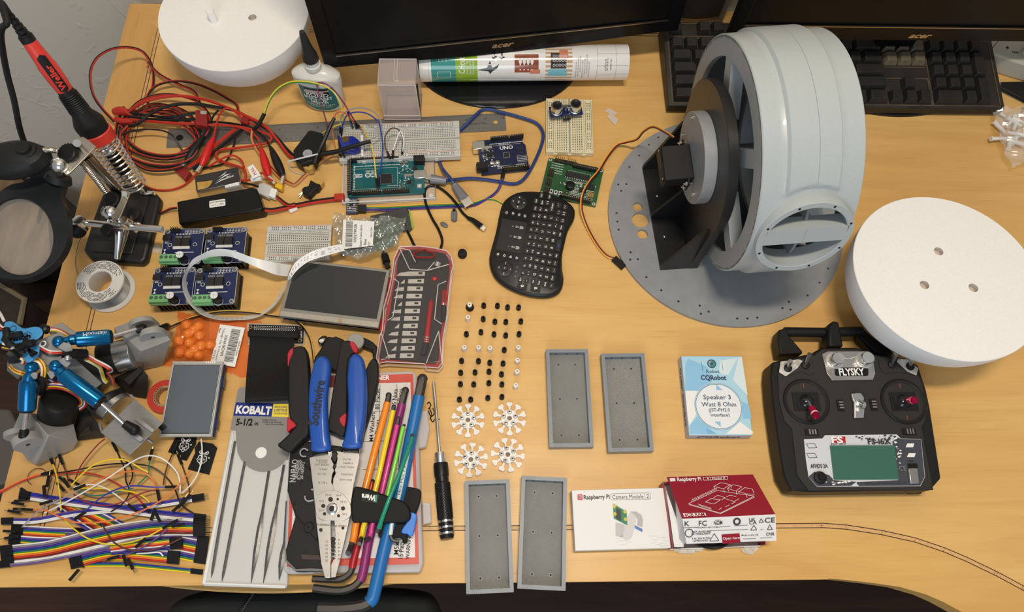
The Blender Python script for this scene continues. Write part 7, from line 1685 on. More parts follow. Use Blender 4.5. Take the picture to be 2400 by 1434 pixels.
H('under_deck',[(420,640,.030),(700,420,.030),(960,600,.026),(820,840,.022),(500,800,.022),(360,760,.02),(450,700,.0),(700,560,.0),(800,780,.0),(520,760,.0)],RD_)
p=U(*q7((388,327))[0],.112); b=MB(t,True); b.ring((p.x,p.y),.0028,.0016,.1138,WHT,18); b.lathe([(.0040,-.002),(.0040,.0012),(1e-5,.0012)],STL,c=p,n=16); b.build('hub_bolt')
p=U(*q7((600,450))[0],.118); b=MB(t,True); b.sph(p,.0032,CHR,10,8); b.build('hub_screw')
# dampers
def damper(j,a,b_,rod0,rod1,kn,zs,txt=False):
    J,A,B,R0,R1,K=[U(*q7(q)[0],z) for q,z in zip((j,a,b_,rod0,rod1,kn),zs)]
    b=MB(t,True); M=cylM(A,B); L=(B-A).length; r=.0082
    b.lathe([(.0040,-.004),(.0055,-.002),(.0055,.002),(r*.97,.004),(r,.006),(r,L-.0015),(r*.93,L)],BLU,n=32,M=M); o=b.build('damper_body')
    b=MB(t,True); b.sph(J,.0062,BLU,20,12); b.cyl(J,A,.0040,BLU,n=16); b.build('ball_end',o)
    b=MB(t,True); b.lathe([(r*.93,L),(r*.80,L+.002),(.003,L+.003),(1e-5,L+.003)],MBK,n=28,M=M); b.build('end_cap',o)
    b=MB(t,True); b.cyl(B,R1,.0022,CHR,n=12); b.build('piston_rod',o)
    b=MB(t,True); b.cyl(R1,K,.0042,MBK,.0056,n=16); b.sph(K,.0058,MBK,16,10); b.build('rod_end',o)
    if txt:
        inv=M.inverted(); cc_=inv@CAMP; ca_=atan2(cc_.y,cc_.x)-.55
        b=MB(t,True); b.M=M; mapadd(b,'Mountain',.0044,WHT,lambda u,v:((r+.0008)*cos(ca_+v/r),(r+.0008)*sin(ca_+v/r),u),bold=0,c=(L*.60,0),wid=.021); b.build('lettering',o)
    return o
damper((520,305),(640,287),(975,262),(990,240),(1205,196),(1255,192),(.112,.106,.092,.090,.078,.075),True)
damper((492,520),(535,575),(885,835),(890,850),(1100,1028),(1190,1085),(.110,.108,.094,.090,.074,.070))
damper((275,535),(255,625),(238,905),(215,925),(213,1088),(213,1145),(.112,.108,.092,.088,.074,.070))
# blue rubber bands of the cable tie
CBL=mat('tag_blue',s2l(70,150,208),.45)
def tagp(pts,z,nm='blue_tag'): pris(t,nm,smooth(q7(*pts),3),z-.0022,z,CBL,bevel=.0008)
tagp(((40,130),(100,122),(160,160),(210,185),(300,170),(350,178),(374,215),(355,255),(300,290),(180,310),(90,325),(20,320),(-40,290),(-30,230),(20,200)),.128); tagp(((160,385),(250,360),(330,335),(345,370),(330,430),(280,470),(235,485),(195,450),(150,430)),.120)
b=MB(t,True); p=U(*q7((118,190))[0],.128); b.ring((p.x,p.y),.0030,.0006,.1283,BLK,16); p=U(*q7((243,248))[0],.128); b.ring((p.x,p.y),.0036,.0005,.1283,BLK,18); b.text('R',(p.x,p.y),.0042,BLK,z=.1283,ang=.2); p=U(*q7((160,272))[0],.128); b.text('tumon',(p.x,p.y),.0055,BLK,z=.1283,ang=.22,bold=.03,wid=.024); b.build('tag_print')
# cable bundles
def bundle(paths,cols,sp=2.6,r=.0010):
    for k,m in enumerate(cols): wire(t,'wire',[(*q7((x,y))[0],z) for x,y,z in paths] and side([(*q7((x,y))[0],z) for x,y,z in paths],(k-(len(cols)-1)/2)*sp),r,m)
bundle([(340,350,.116),(420,395,.116),(500,405,.112),(555,402,.108)],(WWH,SRD,WRD,WBK)); bundle([(755,420,.090),(840,470,.084),(920,510,.080),(975,545,.076),(985,560,.06),(940,570,.045)],(WWH,SRD,WRD)); bundle([(750,455,.086),(820,490,.080),(880,530,.07),(900,580,.06),(920,640,.05),(945,665,.045)],(WYL,mat('yellow_green',s2l(216,208,60),.4),WWH))
bundle([(940,580,.05),(980,620,.045),(1000,690,.04)],(WRD,WBR)); bundle([(290,455,.114),(340,470,.114),(375,510,.112),(385,560,.108),(380,620,.10)],(WYL,SRD,WYL,WWH)); bundle([(400,620,.09),(470,660,.084),(560,672,.08),(640,690,.074)],(WPU,WWH,WBK))
bundle([(340,765,.066),(380,710,.080),(460,690,.084),(560,700,.084),(650,740,.080),(715,790,.074),(738,850,.060),(700,890,.05)],(SRD,WWH,WPU,mat('yellow_green',s2l(216,208,60),.4),SRD),3.0,.0012)
bundle([(420,195,.108),(500,200,.104),(570,230,.098),(620,260,.09)],(WRD,WWH,WYL)); bundle([(-20,150,.13),(10,180,.134),(50,200,.134),(90,240,.132)],(WWH,SRD,SRD)); bundle([(-10,40,.12),(10,70,.125),(35,120,.13)],(WWH,WWH)); bundle([(20,360,.12),(60,370,.122),(110,380,.122),(150,400,.12)],(WYL,WBR)); bundle([(90,520,.10),(130,560,.104),(180,580,.104),(220,590,.10)],(WYL,SRD,WYL))
bundle([(150,470,.118),(180,450,.120),(210,470,.118),(200,500,.112)],(SRD,WYL,WWH),2.2)
for pts,r in ((((550,400,.110),(640,408,.104),(755,412,.092)),.0052),(((370,180,.108),(400,195,.108),(425,200,.106)),.0045),(((375,610,.102),(368,680,.090),(360,740,.074)),.0055),(((50,190,.136),(60,250,.136),(40,300,.134)),.0035),(((90,260,.134),(140,245,.136),(190,240,.136)),.0035),(((160,350,.128),(190,390,.128),(215,410,.126)),.0032),(((220,310,.130),(260,320,.130),(300,315,.130)),.0040),(((75,400,.125),(120,430,.122),(130,470,.118)),.0065),(((60,290,.134),(80,320,.134),(110,345,.132)),.0036)):
    b=MB(t,True); b.tube(PX([(*q7((x,y))[0],z) for x,y,z in pts]),r,SBK,n=10); b.build('heat_shrink')
for q in ((60,300),(100,330),(200,355),(290,390),(270,400)): p=U(*q7(q)[0],.131); b=MB(t,True); b.box(p,(.009,.0032,.003),BLK if q[0]>150 else WWH,rz=q[0]*.02); b.build('crimp_plug')
b=MB(t,True); b.cyl(U(*q7((1305,1165))[0],.045),U(*q7((1345,1195))[0],.040),.0018,CHR,n=10); b.build('axle_pin')
b=MB(t,True); b.tube(PX([(*q7((1425,195))[0],.050),(*q7((1455,180))[0],.045),(*q7((1475,172))[0],.030)]),.0045,BLK,n=10); b.build('cable_boot')
# ================================================================ jumper wire pile
q8=CV(0,1020,3.463)
CW=dict(k=WBK,w=WWH,y=mat('jw_yellow',s2l(240,206,40),.4),g=mat('jw_green',s2l(40,130,84),.4),b=mat('jw_blue',s2l(50,56,160),.4),p=mat('jw_purple',s2l(104,80,150),.4),o=mat('jw_orange',s2l(232,124,60),.4),r=mat('jw_red',s2l(196,50,40),.4),n=mat('jw_brown',s2l(96,52,44),.4),e=mat('jw_grey',s2l(150,140,150),.4),m=mat('jw_magenta',s2l(140,44,66),.4),t=mat('jw_teal',s2l(50,124,120),.4))
def dupont(T,p,d,pin=True,l=.0125):
    b=MB(T,True); d=V(d); d.z*=.3; d.normalize(); q=p+d*l; b.box((p+q)/2,(l,.0025,.0025),BLK,rz=atan2(d.y,d.x)); b.build('connector')
    if pin: b=MB(T,True); b.cyl(q,q+d*.0045,.00045,PIN,n=5); b.build('pin')
def jribbon(label,path,cols,z0,gap=4.1,ends=(1,1),pins=(0,0),arch=.0015):
    T=thing('jumper_ribbon',label,'jumper wires',(lambda p:(p.x,p.y,z0))(U(*q8(path[len(path)//2])[0],z0)),group='rainbow jumper wire ribbons'); n=len(cols)
    pts=[(*q8(p)[0],z0+arch*sin(pi*i/(len(path)-1))) for i,p in enumerate(path)]
    for k,c in enumerate(cols):
        s_=side(pts,(k-(n-1)/2)*gap); P=PX(s_); b=MB(T,True); b.tube(P,.00085,CW[c],n=6,sp=6); b.build('wire')
        if ends[0]: dupont(T,P[0],P[0]-P[1],pins[0])
        if ends[1]: dupont(T,P[-1],P[-1]-P[-2],pins[1])
jribbon('rainbow ribbon of jumper wires with yellow and orange on the left of the pile',[(190,775),(300,780),(420,788),(605,795)],'wpbgyor',.0012,3.6,(1,1))
jribbon('ribbon of jumper wires crossing steeply through the left of the pile',[(490,560),(600,640),(700,710),(800,775)],'gyornwbp',.0020,3.8,(0,0))
jribbon('ribbon of jumper wires crossing steeply through the middle of the pile',[(590,570),(720,620),(850,680),(990,760)],'bwpgyorn',.0030,3.8,(0,0))
jribbon('wide flat ribbon ending in the big black connector row at the lower right',[(300,880),(700,900),(1100,905),(1400,890),(1590,920)],'epwpbgyorwpbgy',.0011,4.6,(0,1))
jribbon('lower rainbow ribbon between two connector blocks near the desk edge',[(670,1010),(850,965),(1050,955),(1360,985)],'wpbgyor',.0045,4.2,(1,1))
jribbon('upper blue and white ribbon reaching the right side of the pile',[(250,495),(450,525),(700,560),(1000,600),(1300,640),(1575,668)],'bbpww',.0085,3.8,(1,1),(0,1))
jribbon('blue and white ribbon rising to the right with bare gold pins',[(110,695),(300,690),(600,635),(950,600),(1300,560),(1560,515)],'pbww',.0065,3.6,(1,1),(0,1))
jribbon('long rainbow ribbon sweeping from lower left up to the right end',[(110,960),(400,925),(700,850),(1000,785),(1300,745),(1570,745)],'wepbgyornw',.0062,4.2,(1,1),(0,1))
jribbon('purple and white ribbon along the lower left of the pile',[(80,1040),(300,1015),(600,960),(900,890),(1200,820),(1560,785)],'wwep',.0055,3.6,(1,0))
jribbon('short rainbow ribbon ending at the right hand connector block',[(900,930),(1100,905),(1250,895),(1380,880)],'gyorwpb',.0080,3.4,(0,1))
jribbon('yellow green and blue ribbon lowest on the desk',[(690,1050),(1000,1050),(1250,1070),(1550,1100)],'bgy',.0011,3.4,(1,1))
jribbon('left stub of rainbow jumper wires under the connector stack',[(170,850),(300,860),(450,865),(620,880)],'wpbgyn',.0040,3.6,(1,0))
def loose(label,path,c,ends=(1,1),pins=(1,1),r=.0008):
    P_=[(*q8((x,y))[0],z) for x,y,z in path]; T=thing('jumper_wire',label,'jumper wire',U(*P_[0]),group='loose jumper wires on the pile'); P=PX(P_)
    b=MB(T,True); b.tube(P,r,CW[c],n=6,sp=6); b.build('wire')
    if ends[0]: dupont(T,P[0],P[0]-P[1],pins[0])
    if ends[1]: dupont(T,P[-1],P[-1]-P[-2],pins[1])
loose('yellow jumper wire with the highest arch over the pile',[(580,405,.016),(650,330,.022),(760,240,.028),(900,195,.030),(1030,205,.028),(1130,260,.024),(1205,300,.02)],'y',(0,0))
loose('white jumper wire arching from the pile toward the cards',[(360,630,.012),(520,550,.016),(700,450,.020),(900,330,.026),(1080,210,.030),(1200,165,.030),(1320,190,.028),(1430,290,.020),(1460,380,.016),(1462,470,.012)],'w',(0,0))
loose('orange jumper wire arching across the middle',[(690,430,.014),(800,360,.020),(950,310,.022),(1090,290,.022),(1190,315,.020),(1250,370,.016),(1275,440,.012)],'o',(0,1))
loose('long orange jumper wire swinging across the front of the pile',[(270,605,.014),(370,610,.016),(480,660,.018),(620,705,.020),(800,705,.020),(1000,665,.020),(1200,590,.020),(1360,490,.020),(1470,380,.018),(1540,290,.014)],'o',(1,0))
loose('black jumper wire arching along the back of the pile',[(425,310,.006),(600,285,.010),(780,250,.014),(950,230,.016),(1120,235,.016),(1250,265,.014),(1350,340,.010),(1420,440,.010),(1470,560,.012),(1580,640,.012)],'k',(1,0),(0,0))
loose('red and white jumper wire entering from the left edge',[(-60,480,.004),(0,465,.004),(120,400,.005),(240,345,.006),(335,318,.006)],'r',(0,1),(0,0),.0011)
loose('orange jumper wire entering beside the red one',[(-60,455,.006),(0,450,.006),(130,385,.007),(250,335,.007),(335,312,.007)],'o',(0,0))
loose('brownish red jumper wire running from the back to the right',[(430,325,.006),(600,300,.010),(760,315,.012),(900,365,.012),(1040,450,.012),(1120,510,.012),(1160,560,.012)],'r',(0,1),(0,0))
loose('blue jumper wire curving up to a black plug on the right',[(690,620,.012),(740,570,.016),(830,500,.020),(940,440,.022),(1080,410,.022),(1230,420,.020),(1340,420,.016)],'b',(1,1),(0,1))
loose('white jumper wire ending at a connector in the middle',[(600,420,.014),(740,398,.018),(860,430,.018),(950,490,.018),(1040,560,.016)],'w',(0,1),(0,1))
loose('yellow jumper wire curving down through the centre',[(620,430,.014),(780,428,.016),(940,440,.018),(1100,465,.018),(1180,510,.016),(1215,545,.014)],'y',(0,0))
loose('magenta jumper wire in a shallow curve over the centre',[(600,480,.012),(700,540,.016),(850,570,.018),(1000,540,.020),(1150,470,.020),(1270,440,.018)],'m',(0,0))
loose('yellow jumper wire looping low over the long ribbon',[(530,690,.012),(600,760,.016),(720,840,.018),(880,885,.018),(1050,870,.018),(1200,820,.018),(1320,755,.016)],'y',(0,1),(0,0))
loose('brown jumper wire looping over the right part of the pile',[(830,720,.014),(870,800,.018),(940,880,.020),(1060,930,.020),(1230,930,.020),(1380,880,.018),(1480,830,.016)],'n',(0,0))
loose('yellow jumper wire hanging from the plug at the upper left',[(430,235,.010),(455,310,.012),(475,400,.014),(490,520,.014),(495,610,.012)],'y',(1,0),(1,0))
loose('magenta jumper wire rising behind the grey joint',[(610,360,.008),(650,260,.012),(720,160,.014),(800,70,.016),(850,30,.016)],'m',(0,0))
loose('dark jumper wire with its plug standing near the joint',[(555,375,.010),(540,310,.010),(520,260,.010),(510,235,.010)],'n',(0,1),(0,1))
loose('green jumper wire with an upright plug behind the pile',[(1120,400,.010),(1180,340,.012),(1205,300,.014),(1210,250,.016),(1215,205,.018)],'g',(0,1),(0,1))
loose('white jumper wire passing over the right memory card',[(1475,470,.012),(1540,410,.014),(1600,320,.016),(1635,210,.018),(1640,110,.018),(1632,30,.016)],'w',(0,0))
loose('brown jumper wire from the left memory card down to the pile',[(1400,150,.008),(1365,230,.010),(1340,310,.010),(1325,400,.010)],'n',(1,0),(0,0))
loose('dark red jumper wire with a plug between the cards',[(1475,235,.008),(1505,320,.010),(1530,400,.010),(1540,470,.008)],'n',(1,0),(1,0))
loose('black jumper wire looping in the middle of the back',[(950,130,.008),(980,200,.010),(1015,280,.010),(1022,370,.012),(1050,460,.012),(1000,550,.012),(900,620,.012)],'k',(1,0),(1,0))
loose('second black jumper wire beside it',[(1000,190,.008),(1060,250,.012),(1075,330,.012),(1050,400,.012)],'k',(0,0))
loose('teal jumper wire lying over the centre left',[(620,450,.012),(760,490,.014),(900,470,.016),(1080,430,.018)],'t',(0,0))
loose('purple jumper wire curving to the right connector',[(970,980,.010),(1100,940,.014),(1250,850,.016),(1360,760,.014)],'p',(1,0),(1,0))
loose('white jumper wire bent back at the lower right',[(1110,960,.010),(1200,955,.012),(1290,950,.012),(1325,980,.010)],'w',(0,0))
loose('grey jumper wire across the upper left stack',[(180,745,.014),(290,630,.016),(420,550,.016),(560,490,.016),(650,440,.014)],'e',(0,0))
loose('brown wire loop at the far left of the pile',[(255,400,.002),(225,370,.003),(235,310,.004),(290,270,.004),(350,275,.004),(375,305,.003)],'n',(0,0),(0,0),.0004)
for k,(x,y,a) in enumerate(((240,480,2.6),(215,520,3.3),(190,560,3.0),(205,600,3.1),(160,625,3.0),(125,780,3.1),(140,820,3.3),(545,395,2.5),(520,450,2.4),(640,400,2.7),(380,420,1.6),(1225,690,1.4),(1300,700,2.2),(1395,740,0.2),(1350,735,.5),(640,1090,4.1),(560,420,2.3),(600,440,.4),(325,560,.3),(365,500,1.9),(1445,590,1.1),(1400,620,.8),(1480,560,1.0),(1000,970,5.2),(1040,1000,5.3),(1100,910,.8))):
    p=U(*q8((x,y))[0],.010+.0004*k); T=thing('jumper_plug','black jumper plug poking out of the wire pile','plug',p,group='stray black jumper plugs in the pile'); dupont(T,p,(cos(a),sin(a),0),k%2==0)
# ================================================================ rubber caps and white spacers in rows
q9=CV(1040,680,3.259)
BKC=[(306,118),(410,120),(487,132),(571,133),(302,220),(391,240),(474,242),(588,238),(174,335),(285,320),(384,336),(473,345),(574,335),(462,455),(138,538),(266,540),(352,552),(453,558),(131,628),(240,625),(346,620),(441,640),(129,715),(230,717),(345,707),(444,717),(121,832),(207,832),(337,820),(444,812)]
WHC=[(187,218),(160,445),(268,445),(354,450),(568,445),(561,542),(559,628),(549,733)]
words=('first','second','third','fourth','fifth','sixth','seventh','eighth')
def rowlab(i,n,row,rows,kind): 
    col=words[i]; return '%s, %s from the left in the %s row'%(kind,col,row)
allc=sorted([(y,x,'b') for x,y in BKC]+[(y,x,'w') for x,y in WHC]+[(125,200,'c')])
rows=[[],[],[],[],[],[],[],[]]
for (y,x,c) in allc:
    r=min(range(8),key=lambda k:abs(y-(126,232,334,448,546,628,717,824)[k])); rows[r].append((x,y,c))
rn=('top','second','third','fourth','fifth','sixth','seventh','bottom')
PB=PWc=None
for r,row in enumerate(rows):
    row.sort()
    for i,(x,y,c) in enumerate(row):
        px=q9((x,y))[0]; p=U(px[0],px[1]+3.2 if c!='w' else px[1]+4,0)
        if c=='b':
            l='black rubber bushing, %s from the left in the %s row of small parts'%(words[i],rn[r])
            if PB is None:
                b=MB(); b.lathe([(.0024,0),(.0029,.001),(.0029,.0078),(.0025,.009),(.0012,.009),(.0011,.0035),(1e-5,.0035)],DBL,n=22); PB=b.build('rubber_bushing'); o=PB
            else: o=PB.copy(); COL.objects.link(o)
            o.location=(p.x,p.y,0); tag(o,l,'bushing','black rubber bushings in rows')
        elif c=='w':
            l='white spacer, %s from the left in the %s row of small parts'%(words[i],rn[r])
            if PWc is None:
                b=MB(); b.lathe([(.0028,0),(.0028,.0112),(.0025,.0116),(.0012,.0116),(.0011,.008),(1e-5,.008)],mat('spacer_white',(.80,.79,.77),.45),n=22,mats={4:STL,5:STL}); PWc=b.build('spacer'); o=PWc
            else: o=PWc.copy(); COL.objects.link(o)
            o.location=(p.x,p.y,0); tag(o,l,'spacer','white plastic spacers in rows')
        else:
            T=thing('rubber_bumper','wide black rubber foot with a white spacer in its top, top left of the rows','rubber foot',p)
            b=MB(T); b.lathe([(.0048,0),(.0052,.0015),(.0045,.006),(.0032,.008),(1e-5,.008)],DBL,n=26); b.build('foot')
            b=MB(T); b.lathe([(.0028,.0078),(.0028,.0115),(.001,.0116),(1e-5,.009)],WHT,n=20,mats={2:STL}); b.build('spacer_top')
# ================================================================ white star shaped hubs
HW=mat('hub_white',(.82,.79,.75),.5)
def hubm(T):
    P=[]
    for k in range(10):
        a=pi/2+k*pi/5
        for da,r in ((-.17,.0094),(-.085,.0122),(-.10,.0142),(-.225,.0172),(-.14,.0194),(.14,.0194),(.225,.0172),(.10,.0142),(.085,.0122),(.17,.0094)): P.append((r*cos(a+da),r*sin(a+da)))
    b=MB(T); b.prism(P,0,.0035,HW,holes=[circ(.0027,20)[::-1]]); b.build('star_plate',bevel=.0003)
    b=MB(T); b.lathe([(.0026,.0035),(.0098,.0035),(.0098,.0060),(.0026,.0060),(.0026,.0035)],HW,n=44,capa=False); b.build('raised_disc',bevel=.0003)
    for k in range(5):
        a=pi/2+k*2*pi/5; x,y=.0072*cos(a),.0072*sin(a); b=MB(T); b.lathe([(.0024,0),(.0024,.0012),(.0019,.0020),(.0010,.0022),(.0009,.0012),(1e-5,.0012)],CHR,c=(x,y,.006),n=16,mats={3:BLK,4:BLK}); b.ring((x,y),.0025,.0004,.0061,BLK,14); b.build('screw')
    b=MB(T); b.lathe([(.0026,.0015),(1e-5,.0015)],mat('hole_tan',(.30,.22,.16),.7),n=16,capa=False); b.build('centre_bore')
HC=[((1097,983.5),0,'upper left'),((1194,979.5),0,'upper right'),((1104,1075.5),-6,'lower left'),((1190,1064),12,'lower right')]
for i,(px,a,l) in enumerate(HC):
    p=U(px[0],px[1]+3,0); lab_='white ten-armed star hub with five screws, %s of the four'%l
    if i==0: HB=thing('star_hub',lab_,'hub',p,R(a),group='white star hubs'); hubm(HB)
    else: dup(HB,p,R(a),lab_)
# ================================================================ grey printed trays
TGY=mat('tray_grey',s2l(126,133,140),.40,bump=.05,nscale=300); TFL=bpy.data.materials.new('tray_floor'); TFL.use_nodes=True; nt=TFL.node_tree; P_=nt.nodes['Principled BSDF']; P_.inputs['Roughness'].default_value=.33
tc=nt.nodes.new('ShaderNodeTexCoord'); n1=nt.nodes.new('ShaderNodeTexNoise'); n1.inputs['Scale'].default_value=40; n1.inputs['Detail'].default_value=5; rp=nt.nodes.new('ShaderNodeValToRGB'); rp.color_ramp.elements[0].color=(*s2l(112,113,112),1); rp.color_ramp.elements[1].color=(*s2l(134,134,130),1)
wv=nt.nodes.new('ShaderNodeTexWave'); wv.inputs['Scale'].default_value=420; wv.inputs['Distortion'].default_value=3; wv.bands_direction='DIAGONAL'; bp=nt.nodes.new('ShaderNodeBump'); bp.inputs['Strength'].default_value=.35; bp.inputs['Distance'].default_value=.0006
L_=nt.links.new; L_(tc.outputs['Object'],n1.inputs[0]); L_(n1.outputs[0],rp.inputs[0]); L_(rp.outputs[0],P_.inputs['Base Color']); L_(tc.outputs['Object'],wv.inputs[0]); L_(wv.outputs[0],bp.inputs['Height']); L_(bp.outputs[0],P_.inputs['Normal'])
def tray(T,w_,l_,h):
    b=MB(T); wl=.0042; b.box((0,0,.0012),(w_-2*wl,l_-2*wl,.0024),TGY)
    for s in (-1,1): b.box((s*(w_/2-wl/2),0,h/2),(wl,l_,h),TGY); b.box((0,s*(l_/2-wl/2),h/2),(w_-2*wl,wl,h),TGY)
    for k in range(5): b.box((-w_/2+.006+k*.0022,l_/2-wl/2,h),(.0005,wl,.0005),GRYD); b.box((-w_/2+.006+k*.0022,-l_/2+wl/2,h),(.0005,wl,.0005),GRYD)
    b.build('frame')
    b=MB(T); b.box((0,0,.0026),(w_-2*wl,l_-2*wl,.0004),TFL)
    for x in (-w_*.20,w_*.20):
        for y in (-l_*.37,0,l_*.36): b.ring((x,y),.0016,.0008,.0030,TGY,12); b.flat(circ(.0013,10,x,y),.0029,HO)
    b.build('floor_plate')
    for s in (-1,1):
        for x in (-.25,0,.25): b=MB(T); b.cyl((x*w_,s*(l_/2-wl-.0002),h*.6),(x*w_,s*(l_/2-wl)+s*.001,h*.6),.0012,HO,n=8); b.build('side_hole')
TR4=[(((1279.7,818.6),(1377.4,817.7),(1392.5,1046.7),(1287.7,1047.6)),'grey printed tray, upper left of the four, directly right of the white spacers'),(((1409,828.7),(1509.6,827.4),(1533,1057),(1426,1058.6)),'grey printed tray, upper right of the four, next to the blue speaker box'),(((1087.9,1126),(1192.6,1123.6),(1206,1388),(1094,1392)),'grey printed tray, lower left of the four, overhanging the desk edge'),(((1223.6,1114.8),(1329.7,1119),(1325,1384.5),(1211.6,1379)),'grey printed tray, lower right of the four, beside the white camera box')]
for q,l in TR4:
    c,rz,w_,l_=r4(*q,.0125); T=thing('printed_tray',l,'tray',(c.x,c.y,.0002),rz,group='grey printed trays'); tray(T,w_,l_,.0125)
# ================================================================ boxes
def stroke(b,pts,w_,z,m,close=False): b.pline(pts,w_,z,m,close=close)
qa=CV(1320,1080,4.444)
bz=.018; c,rz,w_,l_=r4((1338.5,1147),(1557.4,1144),(1573,1285),(1349.7,1289),bz)
BW=mat('box_white',(.76,.75,.74),.45); RPK=mat('berry_pink',s2l(188,30,84),.4); PT=mat('print_dark',(.03,.03,.035),.5); FG=mat('faint_grey',s2l(190,188,188),.5); BRW=mat('box_crimson',s2l(146,14,40),.38)
t=thing('camera_box','white camera module box printed with a little green board and ribbon','box',(c.x,c.y,0),rz)
b=MB(t); b.box((0,0,bz/2),(w_,l_,bz),BW); b.build('carton',bevel=.0006)
b=MB(t); z=bz+.0002
def L2(q): p=LP(t,*qa(q)[0],bz); return (p.x,p.y)
x,y=L2((175,378)); b.prism(rrect(.0055,.0062,.0008,3,x,y),z,z+.0001,RPK); rasp(b,(x,y),.0024,0,z+.0003,WHT,.0003)
x,y=L2((348,375)); b.text('Raspberry Pi',(x,y),.0044,PT,z=z,bold=.025,wid=.0285); x,y=L2((678,372)); b.text('Camera Module',(x-.0005,y),.0044,PT,z=z,wid=.034,bold=0); x,y=L2((880,365)); b.text('2',(x,y),.0044,PT,z=z,bold=0)
a,e=L2((497,400)),L2((908,340)); stroke(b,rrect(e[0]-a[0],.0066,.0012,3,(a[0]+e[0])/2,(a[1]+e[1])/2),.0003,z,PT,True); x,_=L2((852,370)); b.line((x,a[1]-.0002),(x,e[1]+.0003),.0003,z,PT)
def poly(qs,m,dz=0): b.flat([L2(q) for q in qs],z+dz,m)
poly([(545,640),(640,665),(625,800),(545,780)],FG); poly([(620,780),(640,820),(680,828),(715,790),(745,700),(760,610),(750,560),(700,530),(670,590),(640,700)],mat('ribbon_grey1',s2l(206,204,202),.5),.0001); poly([(700,528),(760,530),(815,565),(830,620),(825,690),(770,670),(775,610),(750,570)],mat('ribbon_grey2',s2l(176,176,180),.5),.0002); poly([(745,670),(825,710),(823,742),(745,700)],mat('print_blue',s2l(84,122,190),.5),.0003)
poly([(517,445),(660,530),(667,670),(527,600)],mat('print_green',s2l(44,126,92),.5),.0004); poly([(552,490),(600,515),(603,630),(548,600)],PT,.0005); poly([(517,445),(535,455),(540,500),(520,490)],mat('print_gold',s2l(200,190,60),.5),.0005)
for q in ((533,470),(537,553),(642,530),(648,608)): x,y=L2(q); b.flat(circ(.0019,12,x,y),z+.0006,mat('print_gold',s2l(200,190,60),.5))
rr=random.Random(3)
for k in range(16): x,y=L2((520+rr.random()*120 if k<6 else 820+rr.random()*220,780+rr.random()*110)); b.line((x,y),(x+.010*(.3+rr.random()),y+(.005*(rr.random()-.5))),.0002,z,FG)
b.build('printing')
# crimson board box, lid lifted at the front
t=thing('computer_board_box','crimson and white board computer box with its lid lifted open','box',U(1680,1205))
b0=[U(1556,1131,.022),U(1768,1122,.022),U(1793,1276,.022),U(1578,1284,.022)]; lo=[V((p.x,p.y,0)) for p in b0]
def quad(b,P,m,th=.0008):
    n=(P[1]-P[0]).cross(P[3]-P[0]).normalized()*th; b.add(list(P)+[p-n for p in P],[(0,1,2,3),(7,6,5,4),(0,4,5,1),(1,5,6,2),(2,6,7,3),(3,7,4,0)],m,False)
b=MB(t,True); quad(b,[lo[3],lo[0],b0[0],b0[3]],BRW); quad(b,[lo[0],lo[1],b0[1],b0[0]],BRW); quad(b,[lo[1],lo[2],b0[2],b0[1]],BRW); quad(b,[lo[0]+V((0,0,.001)),lo[3]+V((0,0,.001)),lo[2]+V((0,0,.001)),lo[1]+V((0,0,.001))][::-1],BW); quad(b,[lo[2],lo[3],lo[3]+V((0,0,.008)),lo[2]+V((0,0,.008))],BW); b.build('carton')
b=MB(t,True); i_=[p+(sum(b0,V())/4-p)*.03-V((0,0,.002)) for p in b0]; quad(b,[i_[3],i_[3].lerp(i_[0],.9),i_[0]*.1+i_[3]*.9+V((.012,.0,.0)),i_[3]+V((.010,0,0))],BW); quad(b,[U(1583,1150,.024),U(1600,1216,.040),U(1608,1272,.024),U(1590,1283,.012)],BW); b.build('inner_flap')
l4=[U(1563,1117.8,.026),U(1764.4,1111.5,.026),U(1817.3,1205,.046),U(1599,1215.5,.046)]
b=MB(t,True); quad(b,[l4[3],l4[2],l4[1],l4[0]],BRW,.0008)
u=(l4[2]-l4[3]); v=(l4[0]-l4[3]); nn=u.cross(v).normalized()
def lid(px): 
    d=ray(*px); k=(l4[3]-CAMP).dot(nn)/d.dot(nn); return CAMP+d*k+nn*.0004
def lline(a_,e,w_=.0004,m=WHT):
    A,E=lid(qa(a_)[0]),lid(qa(e)[0]); d=(E-A).normalized(); s_=nn.cross(d)*w_/2; b.add([A-s_,E-s_,E+s_,A+s_],[(0,1,2,3)],m,False)
def lpoly(qs,m=WHT,dz=0): P=[lid(qa(q)[0])+nn*dz for q in qs]; b.add(P,[tuple(range(len(P)))],m,False)
def ltext(s,c,h,m,to,wid=None,bold=.015,base=lid,nv=None):
    C=base(qa(c)[0]); D=base(qa(to)[0])-C; D.normalize(); nv_=nv or nn; b.text(s,(0,0),h,m,z=.0001,wid=wid,bold=bold,M=m4(D,nv_.cross(D),nv_,C))
lpoly([(1108,183),(1165,180),(1170,213),(1113,217)]); ltext('Raspberry Pi',(1310,190),.0045,WHT,(1400,187),.0262,.03); ltext('4 | Model B',(1590,183),.0038,WHT,(1660,181),.0200,.0)
